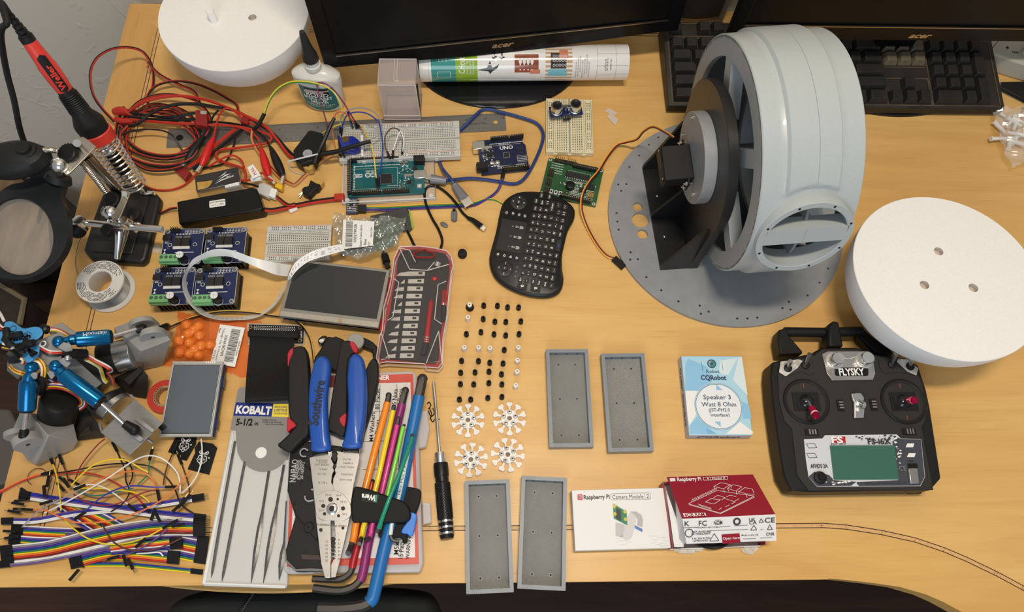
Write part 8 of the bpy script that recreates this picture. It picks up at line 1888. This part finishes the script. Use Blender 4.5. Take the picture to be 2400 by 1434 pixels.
for a_,e in (((1458,172),(1710,165)),((1710,165),(1714,194)),((1714,194),(1462,203)),((1462,203),(1458,172)),((1302,448),(1635,545)),((1635,545),(1990,368)),((1990,368),(1600,310)),((1600,310),(1302,448)),((1310,458),(1637,552)),((1990,380),(1637,552)),
 ((1568,268),(1640,228)),((1640,228),(1745,250)),((1745,250),(1668,292)),((1668,292),(1568,268)),((1568,268),(1580,300)),((1668,292),(1680,330)),((1745,250),(1750,285)),((1710,290),(1770,250)),((1770,250),(1860,270)),((1860,270),(1800,315)),((1800,315),(1710,290)),((1710,290),(1725,320)),((1800,315),(1808,355)),((1820,330),(1890,280)),((1890,280),(1970,295)),((1970,295),(1990,350)),((1990,350),(1905,345)),((1905,345),(1820,320)),((1905,345),(1915,385)),((1480,430),(1540,395)),((1540,395),(1640,405)),((1640,405),(1570,450)),((1570,450),(1480,430)),((1565,385),(1610,360)),((1610,360),(1690,385)),((1690,385),(1650,405)),((1700,375),(1740,358)),((1740,358),(1800,375)),((1690,395),(1780,425)),((1780,425),(1830,395)),((1400,450),(1540,495)),((1410,465),(1545,505)),((1690,480),(1730,460)),((1750,450),(1790,430)),((1620,510),(1650,490))): lline(a_,e,.00045)
for k in range(16): lline((1335+k*17,425-k*8),(1350+k*17,395-k*8),.0004)
lpoly([(1245,547),(1478,540),(1490,572),(1258,584)],WHT); ltext('4GB RAM',(1366,563),.0038,BRW,(1440,560),.021,.01,base=lambda p:lid(p)+nn*.0002)
b.build('lid')
f4=[l4[3],l4[2],U(1820,1266.8,.034),U(1609,1274.6,.034)]
b=MB(t,True); quad(b,[f4[3],f4[2],f4[1],f4[0]],BW,.0008)
n2=(f4[2]-f4[3]).cross(f4[0]-f4[3]).normalized()
def fl_(px): d=ray(*px); k=(f4[3]-CAMP).dot(n2)/d.dot(n2); return CAMP+d*k+n2*.0004
for s,c_,h,wd in (('FC',(1452,648),.0052,.0085),('NOM',(1612,642),.0040,.009),('UK',(1968,610),.0034,.007),('CA',(1974,642),.0034,.008),('CE',(2150,615),.0052,.011),('CNR',(2155,760),.0032,.009),('K',(1288,652),.0050,.005),('TA-2019/750',(1435,805),.0018,.020),('APPROVED',(1430,830),.0018,.016),('007-AH0184',(1435,735),.0020,.020),('D190027007',(1435,758),.0020,.020),('Made in the UK',(1945,770),.0015,.018),('raspberrypi.com',(1500,688),.0014,.022),('www.',(1330,690),.0014,.018)):
    ltext(s,c_,h,PT,(c_[0]+50,c_[1]-2),wd,.01,fl_,n2)
def fpoly(qs,m,dz=0): P=[fl_(qa(q)[0])+n2*dz for q in qs]; b.add(P,[tuple(range(len(P)))],m,False)
fpoly([(1648,765),(1835,752),(1845,848),(1658,862)],BRW,.0001); ltext('Open here',(1748,800),.0028,WHT,(1800,797),.018,.01,lambda p:fl_(p)+n2*.0002,n2)
def fline(a_,e,w_=.0004): A,E=fl_(qa(a_)[0]),fl_(qa(e)[0]); d=(E-A).normalized(); s_=n2.cross(d)*w_/2; b.add([A-s_,E-s_,E+s_,A+s_],[(0,1,2,3)],PT,False)
for tri in (((1525,835),(1572,755),(1620,830)),((1950,720),(1985,670),(2015,718)),((2125,715),(2150,665),(2178,712)),((2040,640),(2060,600),(2085,638))):
    for i in range(3): fline(tri[i],tri[(i+1)%3],.0006)
for a_,e in (((1530,725),(1920,712)),((1590,690),(1740,680)),((1780,675),(1920,668)),((1870,812),(2005,806)),((2050,803),(2175,798)),((1850,855),(2090,840)),((2050,715),(2085,713)),((1583,617),(1640,614)),((1583,662),(1640,659))): fline(a_,e,.0004)
C=fl_(qa((1310,750))[0]); b.ring((0,0),.0042,.0008,.0001,PT,18,M=m4((f4[2]-f4[3]).normalized(),n2.cross((f4[2]-f4[3]).normalized()),n2,C)); C=fl_(qa((1808,630))[0]); b.ring((0,0),.0032,.0018,.0001,PT,16,M=m4((f4[2]-f4[3]).normalized(),n2.cross((f4[2]-f4[3]).normalized()),n2,C))
b.build('front_flap')
t2=thing('black_cable','black cable bulging out of the open crimson box','cable',U(1670,1278,.006)); wire(t2,'cord',[(1625,1262,.012),(1642,1276,.010),(1670,1283,.009),(1695,1278,.010),(1712,1264,.012)],.0022,BLK); wire(t2,'cord',[(1630,1262,.009),(1650,1274,.007),(1675,1279,.006),(1705,1268,.008)],.0018,BLK)
BWR=mat('bubble_wrap',(.72,.74,.70),.2,alpha=.62,bump=.8,nscale=60)
for l,q in (('crumpled clear wrap poking out left under the crimson box',((1580,1287),(1605,1283),(1645,1285),(1640,1292),(1605,1297),(1585,1294))),('crumpled clear wrap poking out right under the crimson box',((1735,1285),(1770,1279),(1775,1288),(1765,1297),(1748,1298),(1738,1291)))):
    T=thing('plastic_wrap',l,'wrap',U(*q[0])); b=MB(T,True); P=XY(smooth(list(q),2),.002); film(b,P,BWR,lambda x,y:.003+.0015*sin(x*700)*sin(y*600),16); b.build('film')
# blue speaker box
qs=CV(1560,800,5.516); bz=.017; c,rz,w_,l_=r4((1596,833),(1738.6,835.4),(1764.9,1020),(1615.3,1021),bz)
t=thing('speaker_box','light blue and white box for a three watt speaker','box',(c.x,c.y,0),rz)
SB1=mat('box_blue',s2l(170,212,230),.35); SB2=mat('box_blue2',s2l(140,192,226),.35); SB3=mat('box_pale',s2l(214,228,232),.35); NV=mat('navy_print',s2l(40,66,96),.5); TLP=mat('teal_print',s2l(70,130,126),.5)
b=MB(t); b.box((0,0,bz/2),(w_,l_,bz),mat('box_lilac',s2l(176,180,196),.45)); b.build('carton',bevel=.0005)
b=MB(t); z=bz+.0002; b.flat([(-w_/2+.0005,-l_/2+.0005),(w_/2-.0005,-l_/2+.0005),(w_/2-.0005,l_/2-.0005),(-w_/2+.0005,l_/2-.0005)],z,SB1)
def S2(q): p=LP(t,*qs(q)[0],bz); return (p.x,p.y)
def sp_(qq,m,dz): b.flat([S2(q) for q in qq],z+dz,m)
sp_([(255,300),(290,225),(540,330),(600,520),(440,640),(255,635)],SB2,.0001); sp_([(255,640),(440,640),(420,900),(310,1090),(285,1000)],WHT,.0001); sp_([(310,1090),(420,960),(640,1195),(320,1195)],SB2,.00015); sp_([(960,1035),(1125,1165),(1125,1200),(780,1195)],WHT,.0001); sp_([(940,210),(985,205),(1060,700),(870,500)],SB3,.0001); sp_([(520,1120),(660,1195),(540,1195)],mat('box_blue3',s2l(120,176,220),.35),.0002); sp_([(700,250),(930,210),(800,450),(690,400)],SB3,.0001); sp_([(990,780),(1075,820),(1110,1000),(1000,1000)],SB2,.0001)
cx_,cy_=S2((683,840)); rad=(V(S2((973,840)))-V(S2((390,840)))).length/2
b.flat(circ(rad*1.06,56,cx_,cy_),z+.0003,mat('ring_shadow',s2l(150,170,200),.4)); b.flat(circ(rad*1.04,56,cx_,cy_),z+.0004,SB1); b.flat(circ(rad,56,cx_,cy_),z+.0005,mat('disc_white',s2l(228,232,236),.35)); b.ring((cx_,cy_),rad,.0004,z+.0006,NV,56)
for k in range(30): a_=pi*.5+pi*.75*k/30; b.line((cx_+rad*1.07*cos(a_),cy_+rad*1.07*sin(a_)),(cx_+rad*1.13*cos(a_),cy_+rad*1.13*sin(a_)),.0004,z+.0006,WHT)
sp_([(652,560),(735,632),(655,628)],SB2,.0007); sp_([(630,1040),(705,1040),(712,1110)],SB2,.0007)
for s,q,h,wd in (('Speaker 3',(662,722),.0052,.032),('Watt 8 Ohm',(685,815),.0052,.040),('(JST-PH2.0',(692,888),.0036,.0245),('Interface)',(703,952),.0036,.0215)): x,y=S2(q); b.text(s,(x,y),h,NV,z=z+.0008,wid=wd,bold=.005)
x,y=S2((617,468)); b.text('CQRobot',(x,y),.0056,NV,z=z+.0003,wid=.030,bold=.04); x,y=S2((610,388)); b.text('Robot',(x,y),.0042,NV,z=z+.0003,wid=.0155,bold=0); x,y=S2((787,440)); b.ring((x,y),.0007,.0002,z+.0003,NV,10)
x,y=S2((595,290)); b.ring((x,y),.0046,.0014,z+.0003,NV,28); b.flat(circ(.0036,20,x+.0008,y-.0004),z+.0004,TLP); b.flat(circ(.0014,12,x+.0002,y),z+.0005,NV)
for qa_,qb in (((462,265),(478,380)),((728,262),(740,378))): b.line(S2(qa_),S2(qb),.0003,z+.0003,NV)
b.build('printing')
b=MB(t); M=X.Translation((0,-l_/2-.0002,bz/2))@X.Rotation(pi/2,4,'X'); b.text('CQRobot',(0,0),.0075,NV,z=0,M=M,wid=.050,bold=.02); M=X.Translation((-w_/2-.0002,0,bz/2))@X.Rotation(-pi/2,4,'Z')@X.Rotation(pi/2,4,'X'); b.text('Ocean Interface',(0,0),.006,NV,M=M,wid=.070,bold=.02); b.build('side_lettering')
# ================================================================ radio transmitter
qf=CV(1780,740,3.259); FZ1=.034
TXB=mat('tx_black',(.010,.010,.0105),.48,spec=.3,bump=.05,nscale=900); TXG=mat('tx_grey',(.030,.028,.026),.45,spec=.3,bump=.05,nscale=900); TXS=mat('tx_silver',(.52,.50,.47),.28,.9,noise=.05,nscale=6,aniso=(1,20,1))
t=thing('radio_transmitter','black two-stick radio transmitter with a green screen and silver name plate','transmitter',U(2020,1000))
fp=lambda nm,pts,z0,z1,m,**k: pris(t,nm,qf(*pts),z0,z1,m,**k)
outl=((170,335),(400,285),(480,240),(740,240),(870,290),(1120,320),(1215,375),(1275,560),(1305,700),(1380,1180),(1390,1240),(1310,1330),(390,1345),(250,1335),(190,1230),(150,1000),(100,640),(85,460),(95,355))
fp('body',outl,.004,FZ1,TXB,bevel=.0022,seg=2)
fp('face_plate',((420,300),(480,255),(740,255),(860,300),(1090,330),(1190,390),(1240,520),(1290,700),(1262,810),(1240,850),(1330,1330),(380,1335),(290,1220),(250,860),(190,800),(150,640),(140,450),(160,360)),FZ1+.0001,FZ1+.0015,TXG,bevel=.0008)
fz=FZ1+.0016
fp('handle',((150,105),(205,92),(225,150),(330,270),(330,290),(160,295),(138,180)),.006,.026,TXB,bevel=.003); fp('handle',((740,90),(790,86),(870,160),(990,240),(1040,295),(900,300),(770,170)),.004,.019,TXB,bevel=.003); 
b=MB(t,True); b.tube(PX([(*qf((190,125))[0],.020),(*qf((480,128))[0],.020),(*qf((780,120))[0],.020)]),.0060,TXB,n=14,sp=0); b.build('handle_bar')
fp('antenna',((530,62),(570,35),(608,45),(628,150),(645,235),(530,235)),.012,.034,TXB,bevel=.0025)
fp('foot',((380,1340),(445,1340),(445,1358),(385,1358)),.0,.006,BLK); fp('foot',((1140,1330),(1238,1328),(1238,1356),(1150,1358)),.0,.006,BLK)
fp('name_plate',((478,290),(520,270),(830,268),(862,290),(888,440),(868,490),(556,493),(516,440)),fz,fz+.0022,TXS,bevel=.0006)
b=MB(t,True); zz=fz+.0024; b.flat(XY(qf((575,405),(585,395),(815,394),(832,408),(832,450),(822,460),(590,460),(576,448)),zz),zz,BLK)
c_=qf((703,428))[0]; ptext(b,'FLYSKY',c_,zz,.0080,WHT,(c_[0]+40,c_[1]-.5),.0295,.03)
a_,e=U(*qf((625,315))[0],zz),U(*qf((680,330))[0],zz); g_=U(*qf((740,312))[0],zz); b.line(a_,e,.0006,zz+.0002,WHT); b.line(e,g_,.0006,zz+.0002,WHT); b.build('name_lettering')
for q in ((573,345),(797,340)):
    c=U(*qf(q)[0],zz); b=MB(t,True); b.lathe([(.0098,0),(.0098,.0008),(.0074,.001),(.0074,.010),(.0066,.0112),(1e-5,.0112)],CHR,c=(c.x,c.y,fz+.0022),n=36); 
    for i in range(30): a=2*pi*i/30; b.box((c.x+.0074*cos(a),c.y+.0074*sin(a),fz+.0080),(.0006,.0008,.008),CHR,rz=a)
    b.build('dial_knob')
for pts in (((160,345),(330,325),(400,330),(420,440),(380,450),(330,425),(200,465),(150,430)),((905,320),(950,315),(1140,330),(1213,400),(1200,455),(1080,430),(960,440),(925,400))): fp('switch_panel',pts,fz,fz+.0012,TXG,bevel=.0005)
for pts in (((162,350),(300,332),(330,345),(290,400),(200,462),(150,430)),((1060,325),(1140,335),(1213,402),(1198,455),(1130,425),(1050,350))): fp('splatter_decal',pts,fz+.0013,fz+.0015,mat('decal_white',s2l(196,192,184),.4,noise=.5,nscale=120))
for a_,e in (((215,402),(238,346)),((350,378),(385,290)),((1010,372),(1042,290)),((1148,388),(1166,338))):
    p=U(*qf(a_)[0],fz+.001); q=U(*qf(e)[0],fz+.016); b=MB(t,True); b.lathe([(.0048,0),(.0046,.002),(.0035,.0026),(1e-5,.0026)],TXB,c=(p.x,p.y,fz+.001),n=20); b.cyl(p,q,.0016,STL,.0027,n=10); b.build('toggle_switch')
for c_,tipq in (((357,655),(432,765)),((1100,655),(1185,645))):
    c=U(*qf(c_)[0],fz); b=MB(t,True); b.lathe([(.0262,0),(.0262,.0012),(.0250,.0022),(.0236,.0022),(.0222,.0004),(.0222,-.0004),(1e-5,-.0004)][::1],TXB,c=(c.x,c.y,fz),n=56,capa=False,mats={4:TXG,5:TXG,3:TXG}); b.build('gimbal_ring')
    b=MB(t,True); b.box((c.x,c.y,fz+.0005),(.030,.021,.0010),TXB); b.box((c.x,c.y,fz+.0009),(.022,.018,.0010),mat('gimbal_well',(.010,.010,.010),.3)); b.sph((c.x,c.y,fz-.0035),.0095,mat('gimbal_ball',(.012,.012,.012),.12),24,14); b.build('gimbal_cradle')
    b=MB(t,True); 
    for dy in (.0185,-.0185): b.box((c.x,c.y+dy,fz+.0002),(.0007,.005,.0004),mat('tick_red',s2l(170,70,64),.5))
    b.build('centre_mark')
    p=V((c.x,c.y,fz+.004)); q=U(*qf(tipq)[0],fz+.021); d=(q-p); b=MB(t,True); b.cyl(p,p+d*.45,.0018,CHR,n=10); o=b.build('stick')
    MG=mat('stick_magenta',s2l(176,16,66),.25,.6); M=cylM(p+d*.45,q); L=d.length*.55; b=MB(t,True); pr=[(.0028,0)]
    for k in range(6): pr+=[(.0038,L*(.08+k*.10)),(.0028,L*(.13+k*.10))]
    pr+=[(.0042,L*.68),(.0042,L*.8),(.0034,L*.82),(.0034,L)]; b.lathe(pr,MG,n=18,M=M,mats={13:WHT}); 
    for i in range(8): a=2*pi*i/8; b.cyl((.0028*cos(a),.0028*sin(a),L*.95),(.0030*cos(a),.0030*sin(a),L*1.08),.0007,MG,n=5,M=M)
    b.build('stick_cap',o,label='magenta ridged metal stick cap')
fp('neck_clip',((702,592),(778,586),(804,625),(800,650),(808,700),(800,780),(724,780),(724,660),(712,640)),fz,fz+.0040,CHR,bevel=.001)
b=MB(t,True); b.tube(PX([(*qf((760,650))[0],fz+.004),(*qf((795,665))[0],fz+.010),(*qf((800,690))[0],fz+.011),(*qf((780,700))[0],fz+.008)]),.0022,CHR,n=8); b.build('clip_hook')
for q,wx,wy in (((617,685),.0060,.0105),((868,680),.0060,.0105),((398,890),.0120,.0056),((1142,886),.0120,.0056)):
    c=U(*qf(q)[0],fz); b=MB(t,True); b.box((c.x,c.y,fz+.0004),(wx*1.25,wy*1.25,.0012),BLK)
    for k in range(3): o=(k-1)*.0032; b.box((c.x+(o if wx>wy else 0),c.y+(o if wy>wx else 0),fz+.0020),((.0016,wy,.0024) if wx>wy else (wx*.8,.0016,.0024)),STL)
    b.build('trim_lever')
fp('screen_panel',((340,942),(480,937),(500,912),(1050,906),(1080,937),(1235,942),(1265,1230),(1230,1300),(440,1305),(375,1230),(355,1100)),fz,fz+.0006,mat('panel_white',s2l(206,210,216),.3,coat=.4))
b=MB(t,True); zp=fz+.0008; PD=mat('panel_dark',s2l(66,68,76),.3,coat=.4)
b.flat(XY(qf((1015,960),(1060,930),(1080,939),(1233,944),(1262,1230),(1228,1297),(760,1300),(740,1270),(1060,1255)),zp),zp,PD); b.flat(XY(qf((375,1228),(420,1190),(530,1215),(570,1255),(740,1268),(700,1298),(440,1302)),zp),zp,PD)
rr=random.Random(8)
for k in range(90):
    g=rr.choice(((1010,950,90,60),(1050,1050,40,70),(640,1275,160,20),(870,940,200,30))); x=g[0]+rr.gauss(0,g[2]*.45); y=g[1]+rr.gauss(0,g[3]*.45); s=3+rr.random()*9; m=WHT if (x>1010 or y>1200) and rr.random()<.75 else PD
    y=max(y,915) if x<1050 else max(y,945)
    y=min(y,1290)
    if 545<x<1040 and 985<y<1250: continue
    b.flat(XY(qf((x-s,y-s*.3),(x+s*.4,y-s*.8),(x+s*1.3,y+s*.1),(x-s*.2,y+s*.6)),zp),zp+.0001+.000005*k,m)
for q,m in (((358,978),0),((360,1052),0)): x,y=q; P=[U(*p,zp) for p in qf((x,y),(x+62,y-2),(x+80,y+30),(x+18,y+32))]; b.pline([(p.x,p.y) for p in P],.0005,zp+.0002,PD,close=True)
for q in ((1113,975),(1123,1050)): x,y=q; b.flat(XY(qf((x,y+30),(x+15,y),(x+68,y),(x+58,y+30)),zp),zp+.0006,WHT)
def pt(s,q,h,m,wd=None,bold=.02,shear=0): p=qf(q)[0]; ptext(b,s,p,zp+.0006,h,m,(p[0]+40,p[1]-.5),wd,bold)
pt('FS-i6X',(915,958),.0062,PT,.026,.03); pt('AFHDS 2A',(455,1147),.0042,PT,.019); pt('CE',(1092,1165),.0052,mat('mark_grey',(.16,.16,.17),.5),.008); pt('POWER',(1158,1108),.0016,PT,.006); pt('FLY SKY',(607,978),.0014,PT,.017); pt('2.4GHz DIGITAL PROPORTIONAL RADIO CONTROL SYSTEM',(970,1278),.0016,PT,.046,0); pt('PHONES',(560,1278),.0018,PT,.009)
b.flat(XY(qf((550,925),(655,922),(658,970),(552,972)),zp),zp+.0002,mat('logo_red',s2l(186,20,36),.4)); pt('FS',(592,948),.0068,WHT,.013,.04)
b.build('panel_print')
fp('screen_glass',((540,990),(1030,988),(1065,1250),(570,1252)),fz+.0008,fz+.0020,mat('lcd_green',s2l(58,104,90),.15,coat=.5)); 
c=U(*qf((460,1237))[0],fz); b=MB(t,True); b.lathe([(.0070,0),(.0066,.002),(.0032,.0024),(.0028,.0040),(1e-5,.0040)],BLK,c=(c.x,c.y,fz+.0008),n=26); b.build('socket_cap')
fp('power_slot',((1130,1128),(1205,1126),(1210,1165),(1135,1167)),fz+.0007,fz+.0012,BLK); fp('power_switch',((1138,1165),(1210,1162),(1222,1280),(1155,1284)),fz+.0007,fz+.0045,TXS,bevel=.0008)
# ================================================================ red blade case
qk=CV(600,480,3.585)
t=thing('knife_case','clear lidded red and black case holding hobby knife blades','case',U(975,720))
CRM=mat('case_red',s2l(176,40,36),.3,alpha=.9,coat=.3); CLD=clear('case_lid',(.78,.74,.74),.05,.06); CED=clear('lid_edge',(.90,.82,.80),.55,.1)
ol=qk((1205,352),(1370,346),(1500,362),(1600,385),(1640,432),(1658,505),(1640,570),(1628,680),(1600,960),(1570,1130),(1562,1330),(1530,1370),(1430,1362),(1415,1335),(1100,1318),(1035,1330),(1012,1290),(1040,1100),(1062,1050),(1075,860),(1120,700),(1140,600),(1160,450))
pris(t,'base_shell',ol,.0042,.0075,CRM,bevel=.001)
pris(t,'black_insert',qk((1225,385),(1370,372),(1490,388),(1590,410),(1622,470),(1625,560),(1600,700),(1570,960),(1540,1130),(1532,1300),(1500,1330),(1440,1325),(1100,1290),(1050,1300),(1035,1270),(1075,1080),(1095,1000),(1130,880),(1150,720),(1180,600),(1190,450)),.0077,.0112,mat('insert_black',(.016,.015,.014),.45,spec=.25),bevel=.0006)
zt=.0205; lidp=smooth(ol,1)
b=MB(t,True); P=XY(ol,zt); b.add([(x,y,zt) for x,y in P]+[(x,y,.0078) for x,y in P],[],CLD); n_=len(P); vs=[(x,y,zt) for x,y in P]; 
tr=[tuple(q) for q in tessellate_polygon([[V((x,y,0)) for x,y in P]])]; b.add(vs,tr,CLD,False); b.add([(x,y,.0078) for x,y in P]+vs,[(i,(i+1)%n_,(i+1)%n_+n_,i+n_) for i in range(n_)],CLD,False); b.build('lid')
b=MB(t,True)
for z in (zt,.0080): b.tube([V((x,y,z)) for x,y in P+[P[0]]],.0007,CED,n=5,sp=0)
for seg in (((1205,360),(1290,540),(1440,550),(1620,500)),((1160,620),(1200,650),(1150,940),(1105,970)),((1050,1070),(1120,1290),(1050,1300)),((1535,1060),(1560,1310),(1430,1330),(1530,1070)),((1600,640),(1530,670),(1500,960),(1560,1000)),((1500,480),(1440,550)),((1340,480),(1290,380),(1200,360))): b.tube(PX([(*q,zt) for q in qk(*seg)]),.0006,CED,n=5,sp=0)
b.build('lid_ridges')
b=MB(t,True); b.tube(PX([(*q,.0215) for q in qk((1330,400),(1390,385),(1420,375),(1440,390),(1490,405),(1480,440),(1340,435),(1330,400))]),.0014,mat('hanger_red',s2l(130,30,28),.3),n=6,sp=3); b.build('hanger_hole')
for q in (((1105,610),(1135,600),(1120,700),(1105,710)),((1085,745),(1110,740),(1095,850),(1080,850)),((1050,950),(1080,960),(1060,1060),(1032,1055))): pris(t,'hinge',qk(*q),.006,.013,mat('hinge_red',s2l(206,30,30),.35),bevel=.0008)
for i in range(12):
    x=1370-8.6*i; y=575+62.6*i; q=[(x-190,y+18),(x-160,y-6),(x-120,y-10),(x-90,y-18),(x+50,y-16),(x+48,y+20),(x-95,y+22)]
    if i%3==1: q=[(x-150,y+22),(x-110,y-14),(x+50,y-18),(x+48,y+20)]
    T=thing('hobby_scalpel',('%s hobby blade down from the hanger end of the red case'%(list(words)+['ninth','tenth','eleventh','lowest'])[i]),'blade',U(*qk((x,y))[0],.0114),group='hobby blades in the red case')
    b=MB(T,True); P=XY(qk(*q),.0125); b.prism(P,.0114,.0120,mat('blade_steel',(.55,.54,.52),.28,.9)); b.flat(XY(qk((x-5,y-8),(x+28,y-8),(x+28,y+8),(x-5,y+8)),.0122),.0122,BLK); b.build('blade')
pris(t,'blade_strap',qk((1255,600),(1280,600),(1205,1290),(1170,1285)),.0125,.0135,BLK)
def knife(label,a,bq,c,r,red):
    T=thing('hobby_knife',label,'knife',U(*qk(a)[0],.0113)); A,B,C=[U(*qk(q)[0],.0150) for q in (a,bq,c)]; M=cylM(A,B); L=(B-A).length; b=MB(T,True); b.lathe([(r*.5,0),(r,.003),(r,L*.8),(r*1.1,L*.82),(r*1.1,L)],red,n=20,M=M); b.build('handle')
    b=MB(T,True); 
    for k in range(3): b.lathe([(r*1.08,L*(.86+.05*k)),(r*1.16,L*(.87+.05*k)),(r*1.08,L*(.885+.05*k))],CHR,n=20,M=M,capa=False)
    b.build('ring'); b=MB(T,True); b.cyl(B,C,r*1.1,BLK,r*1.15,n=18); b.build('grip')
KRD=mat('knife_red',s2l(196,24,34),.25,.5)
knife('long red metal hobby knife handle inside the case',(1475,800),(1430,1165),(1405,1262),.0032,KRD)
knife('red tipped black knife clipped at the right side of the case',(1582,715),(1575,850),(1582,970),.0030,KRD)
b=MB(t,True); p=U(*qk((1500,620))[0],.0115); b.sph(p,.0040,KRD,12,8,(1,.8,.6)); b.build('red_stud'); b=MB(t,True); p=U(*qk((1518,515))[0],.0125); b.cyl(p,U(*qk((1535,480))[0],.0145),.0042,CHR,n=16); b.build('collet')
# ================================================================ silver bag and grey pad
t=thing('antistatic_bag','crinkled silver static bag with a white barcode label holding green boards','bag',U(870,600))
ASB=mat('static_film',(.42,.44,.40),.16,.35,alpha=.50,coat=.5,bump=.5,nscale=14)
bo=[(782,498),(800,499),(830,506),(870,508),(905,505),(951,505),(947,530),(935,552),(932,572),(915,578),(900,592),(882,591),(868,600),(840,604),(822,600),(792,596),(785,560),(779,520)]
P=XY(bo,.020); b=MB(t,True); rr=random.Random(6)
film(b,P,ASB,lambda x,y:max(.006,.0175+.0022*sin(x*190+y*60)+.0018*sin(y*330-x*120)+.0012*sin(x*610)*sin(y*540)),60); b.build('film')
pris(t,'green_boards',[(870,520),(940,512),(935,545),(920,572),(880,582),(858,560)],.0035,.0075,PCG); pris(t,'blue_ribbon_ends',[(790,575),(880,560),(915,558),(905,580),(800,598)],.0035,.005,mat('ribbon_blue',s2l(50,70,110),.4))
b=MB(t,True); Lb=XY([(804,514),(877.5,517.7),(873.4,574.8),(801,583)],.0235); zl=.0226; b.prism(Lb,zl-.0003,zl,WHT); c0,c1,c3=V(Lb[0]),V(Lb[1]),V(Lb[3])
v=.03; rr=random.Random(9)
while v<.93: w__=.004+.012*rr.random(); b.line(c0+(c1-c0)*.10+(c3-c0)*v,c0+(c1-c0)*.32+(c3-c0)*v,(c3-c0).length*w__,zl+.0003,BLK); v+=w__+.010+.010*rr.random()
an=atan2((c0-c3).y,(c0-c3).x)
for s,u_,v_,h,wd in (('X00279R2IB',.40,.45,.0034,.026),('Raspberry Pi Camera Cable Set',.58,.52,.0026,.030),('New',.72,.72,.0036,.008),('00177',.85,.80,.0022,.007),('Made in China',.90,.38,.0022,.014)): p=c0+(c1-c0)*u_+(c3-c0)*v_; b.text(s,(p.x,p.y),h,BLK,ang=an,z=zl+.0003,wid=wd,bold=0)
b.build('barcode_label')
t=thing('grey_pad','dark grey pad with a lime green edge sticking out behind the silver bag','pad',U(925,520))
pris(t,'pad',smooth([(868,505),(900,498),(943,487),(955,489),(960,505),(966,530),(962,540),(940,542),(900,530),(870,520)],2),.0003,.0032,mat('pad_grey',s2l(64,66,64),.6),bevel=.0008); pris(t,'green_edge',[(957,490),(961,492),(970,530),(966,537)],.0003,.0034,mat('lime',s2l(150,180,60),.5))
# ================================================================ bag of white anchors
t=thing('clear_bag','clear plastic bag of white anchors at the right edge of the desk','bag',U(2385,330))
bo=[(2328,262),(2345,256),(2380,252),(2430,250),(2450,330),(2440,390),(2400,384),(2372,393),(2355,365),(2345,330),(2330,300)]
b=MB(t,True); film(b,XY(bo,.012),mat('clear_film',(.86,.86,.84),.06,alpha=.30,coat=.6,bump=.9,nscale=40),lambda x,y:.0145+.002*sin(x*230)+.002*sin(y*260+x*90),34); b.build('film')
rr=random.Random(12); A0=None
for k in range(16):
    p=U(2348+rr.random()*62,276+rr.random()*58,.003); a=rr.random()*6.28
    if A0 is None:
        b=MB(); b.lathe([(.0018,0),(.0020,.004),(.0026,.016),(.0026,.020),(.0036,.0205),(.0036,.022),(1e-5,.022)],WHT,n=10,M=X.Rotation(pi/2,4,'Y')); A0=tag(b.build('wall_anchor'),'white ribbed plastic anchor inside the clear bag','anchor','white anchors in the clear bag'); o=A0
    else: o=A0.copy(); COL.objects.link(o)
    o.location=(p.x,p.y,.0042+.0005*k); o.rotation_euler=(0,0,a)
# ================================================================ below and beside the desk
FAB=mat('black_fabric',(.012,.013,.012),.85,bump=.4,nscale=500); SEAM=mat('seam_grey',(.20,.20,.20),.8)
t=thing('chair_seat','black fabric chair seat pushed under the front edge of the desk','chair',U(700,1420,-.20))
zs=-.16; sp_pts=[(390,1420),(430,1395),(520,1378),(700,1372),(900,1376),(985,1385),(1012,1405),(1030,1450),(1040,1530),(900,1590),(600,1600),(400,1560),(370,1480)]
pris(t,'cushion',smooth(sp_pts,3),zs-.09,zs,FAB,bevel=.02,seg=4)
b=MB(t,True); b.tube(PX([(560,1434,zs+.001),(585,1405,zs+.001),(600,1380,zs+.001)]),.0022,FAB,n=6)
for k in range(12): p=U(568+2.6*k,1432-4.2*k,zs+.002); q=U(569.5+2.6*k,1429.5-4.2*k,zs+.002); b.line(p,q,.0009,zs+.003,SEAM)
b.build('seam')
t,ce=flo('storage_box','dark box standing on the floor behind the magnifier','box',((-80,280),(0,333),(78,395),(182,488),(140,560),(-120,560)),FZ,-.52,mat('dark_box',s2l(34,28,24),.6),rot=0)
t,ce=flo('cardboard_sheet','creased brown cardboard sheet seen through the magnifier lens','cardboard',((-60,420),(20,380),(60,430),(110,480),(120,640),(-60,660)),-.519,-.515,mat('brown_card',s2l(120,96,72),.7,noise=.55,nscale=9,aniso=(4,1,1)))
t,ce=flo('framed_picture','light rimmed frame leaning on the floor below the magnifier','frame',((-60,640),(0,664),(60,701),(47,762),(-60,790)),FZ,-.60,mat('frame_dark',s2l(60,50,42),.6,noise=.4,nscale=20))
b=MB(t,True); b.tube(PX([(-60,642,-.597),(0,666,-.597),(58,701,-.597),(46,760,-.597)]),.006,mat('frame_rim',s2l(140,126,100),.5),n=6,sp=0); b.build('rim')
t,ce=flo('grey_bin','grey plastic bin standing low beside the desk leg','bin',((-40,955),(22,958),(40,1000),(24,1130),(-60,1150)),FZ,-.35,mat('bin_grey',s2l(96,88,84),.6))
# small marks and crumbs are left out; a wood scrap of tape by the stand
t=thing('tape_scrap','scrap of frosted tape stuck to the desk left of the blue boards','tape scrap',U(366,580)); pris(t,'scrap',[(354,578),(372,572),(378,584),(370,594),(356,590)],.0001,.0005,clear('frosted_strip',(.85,.80,.75),.45,.3))
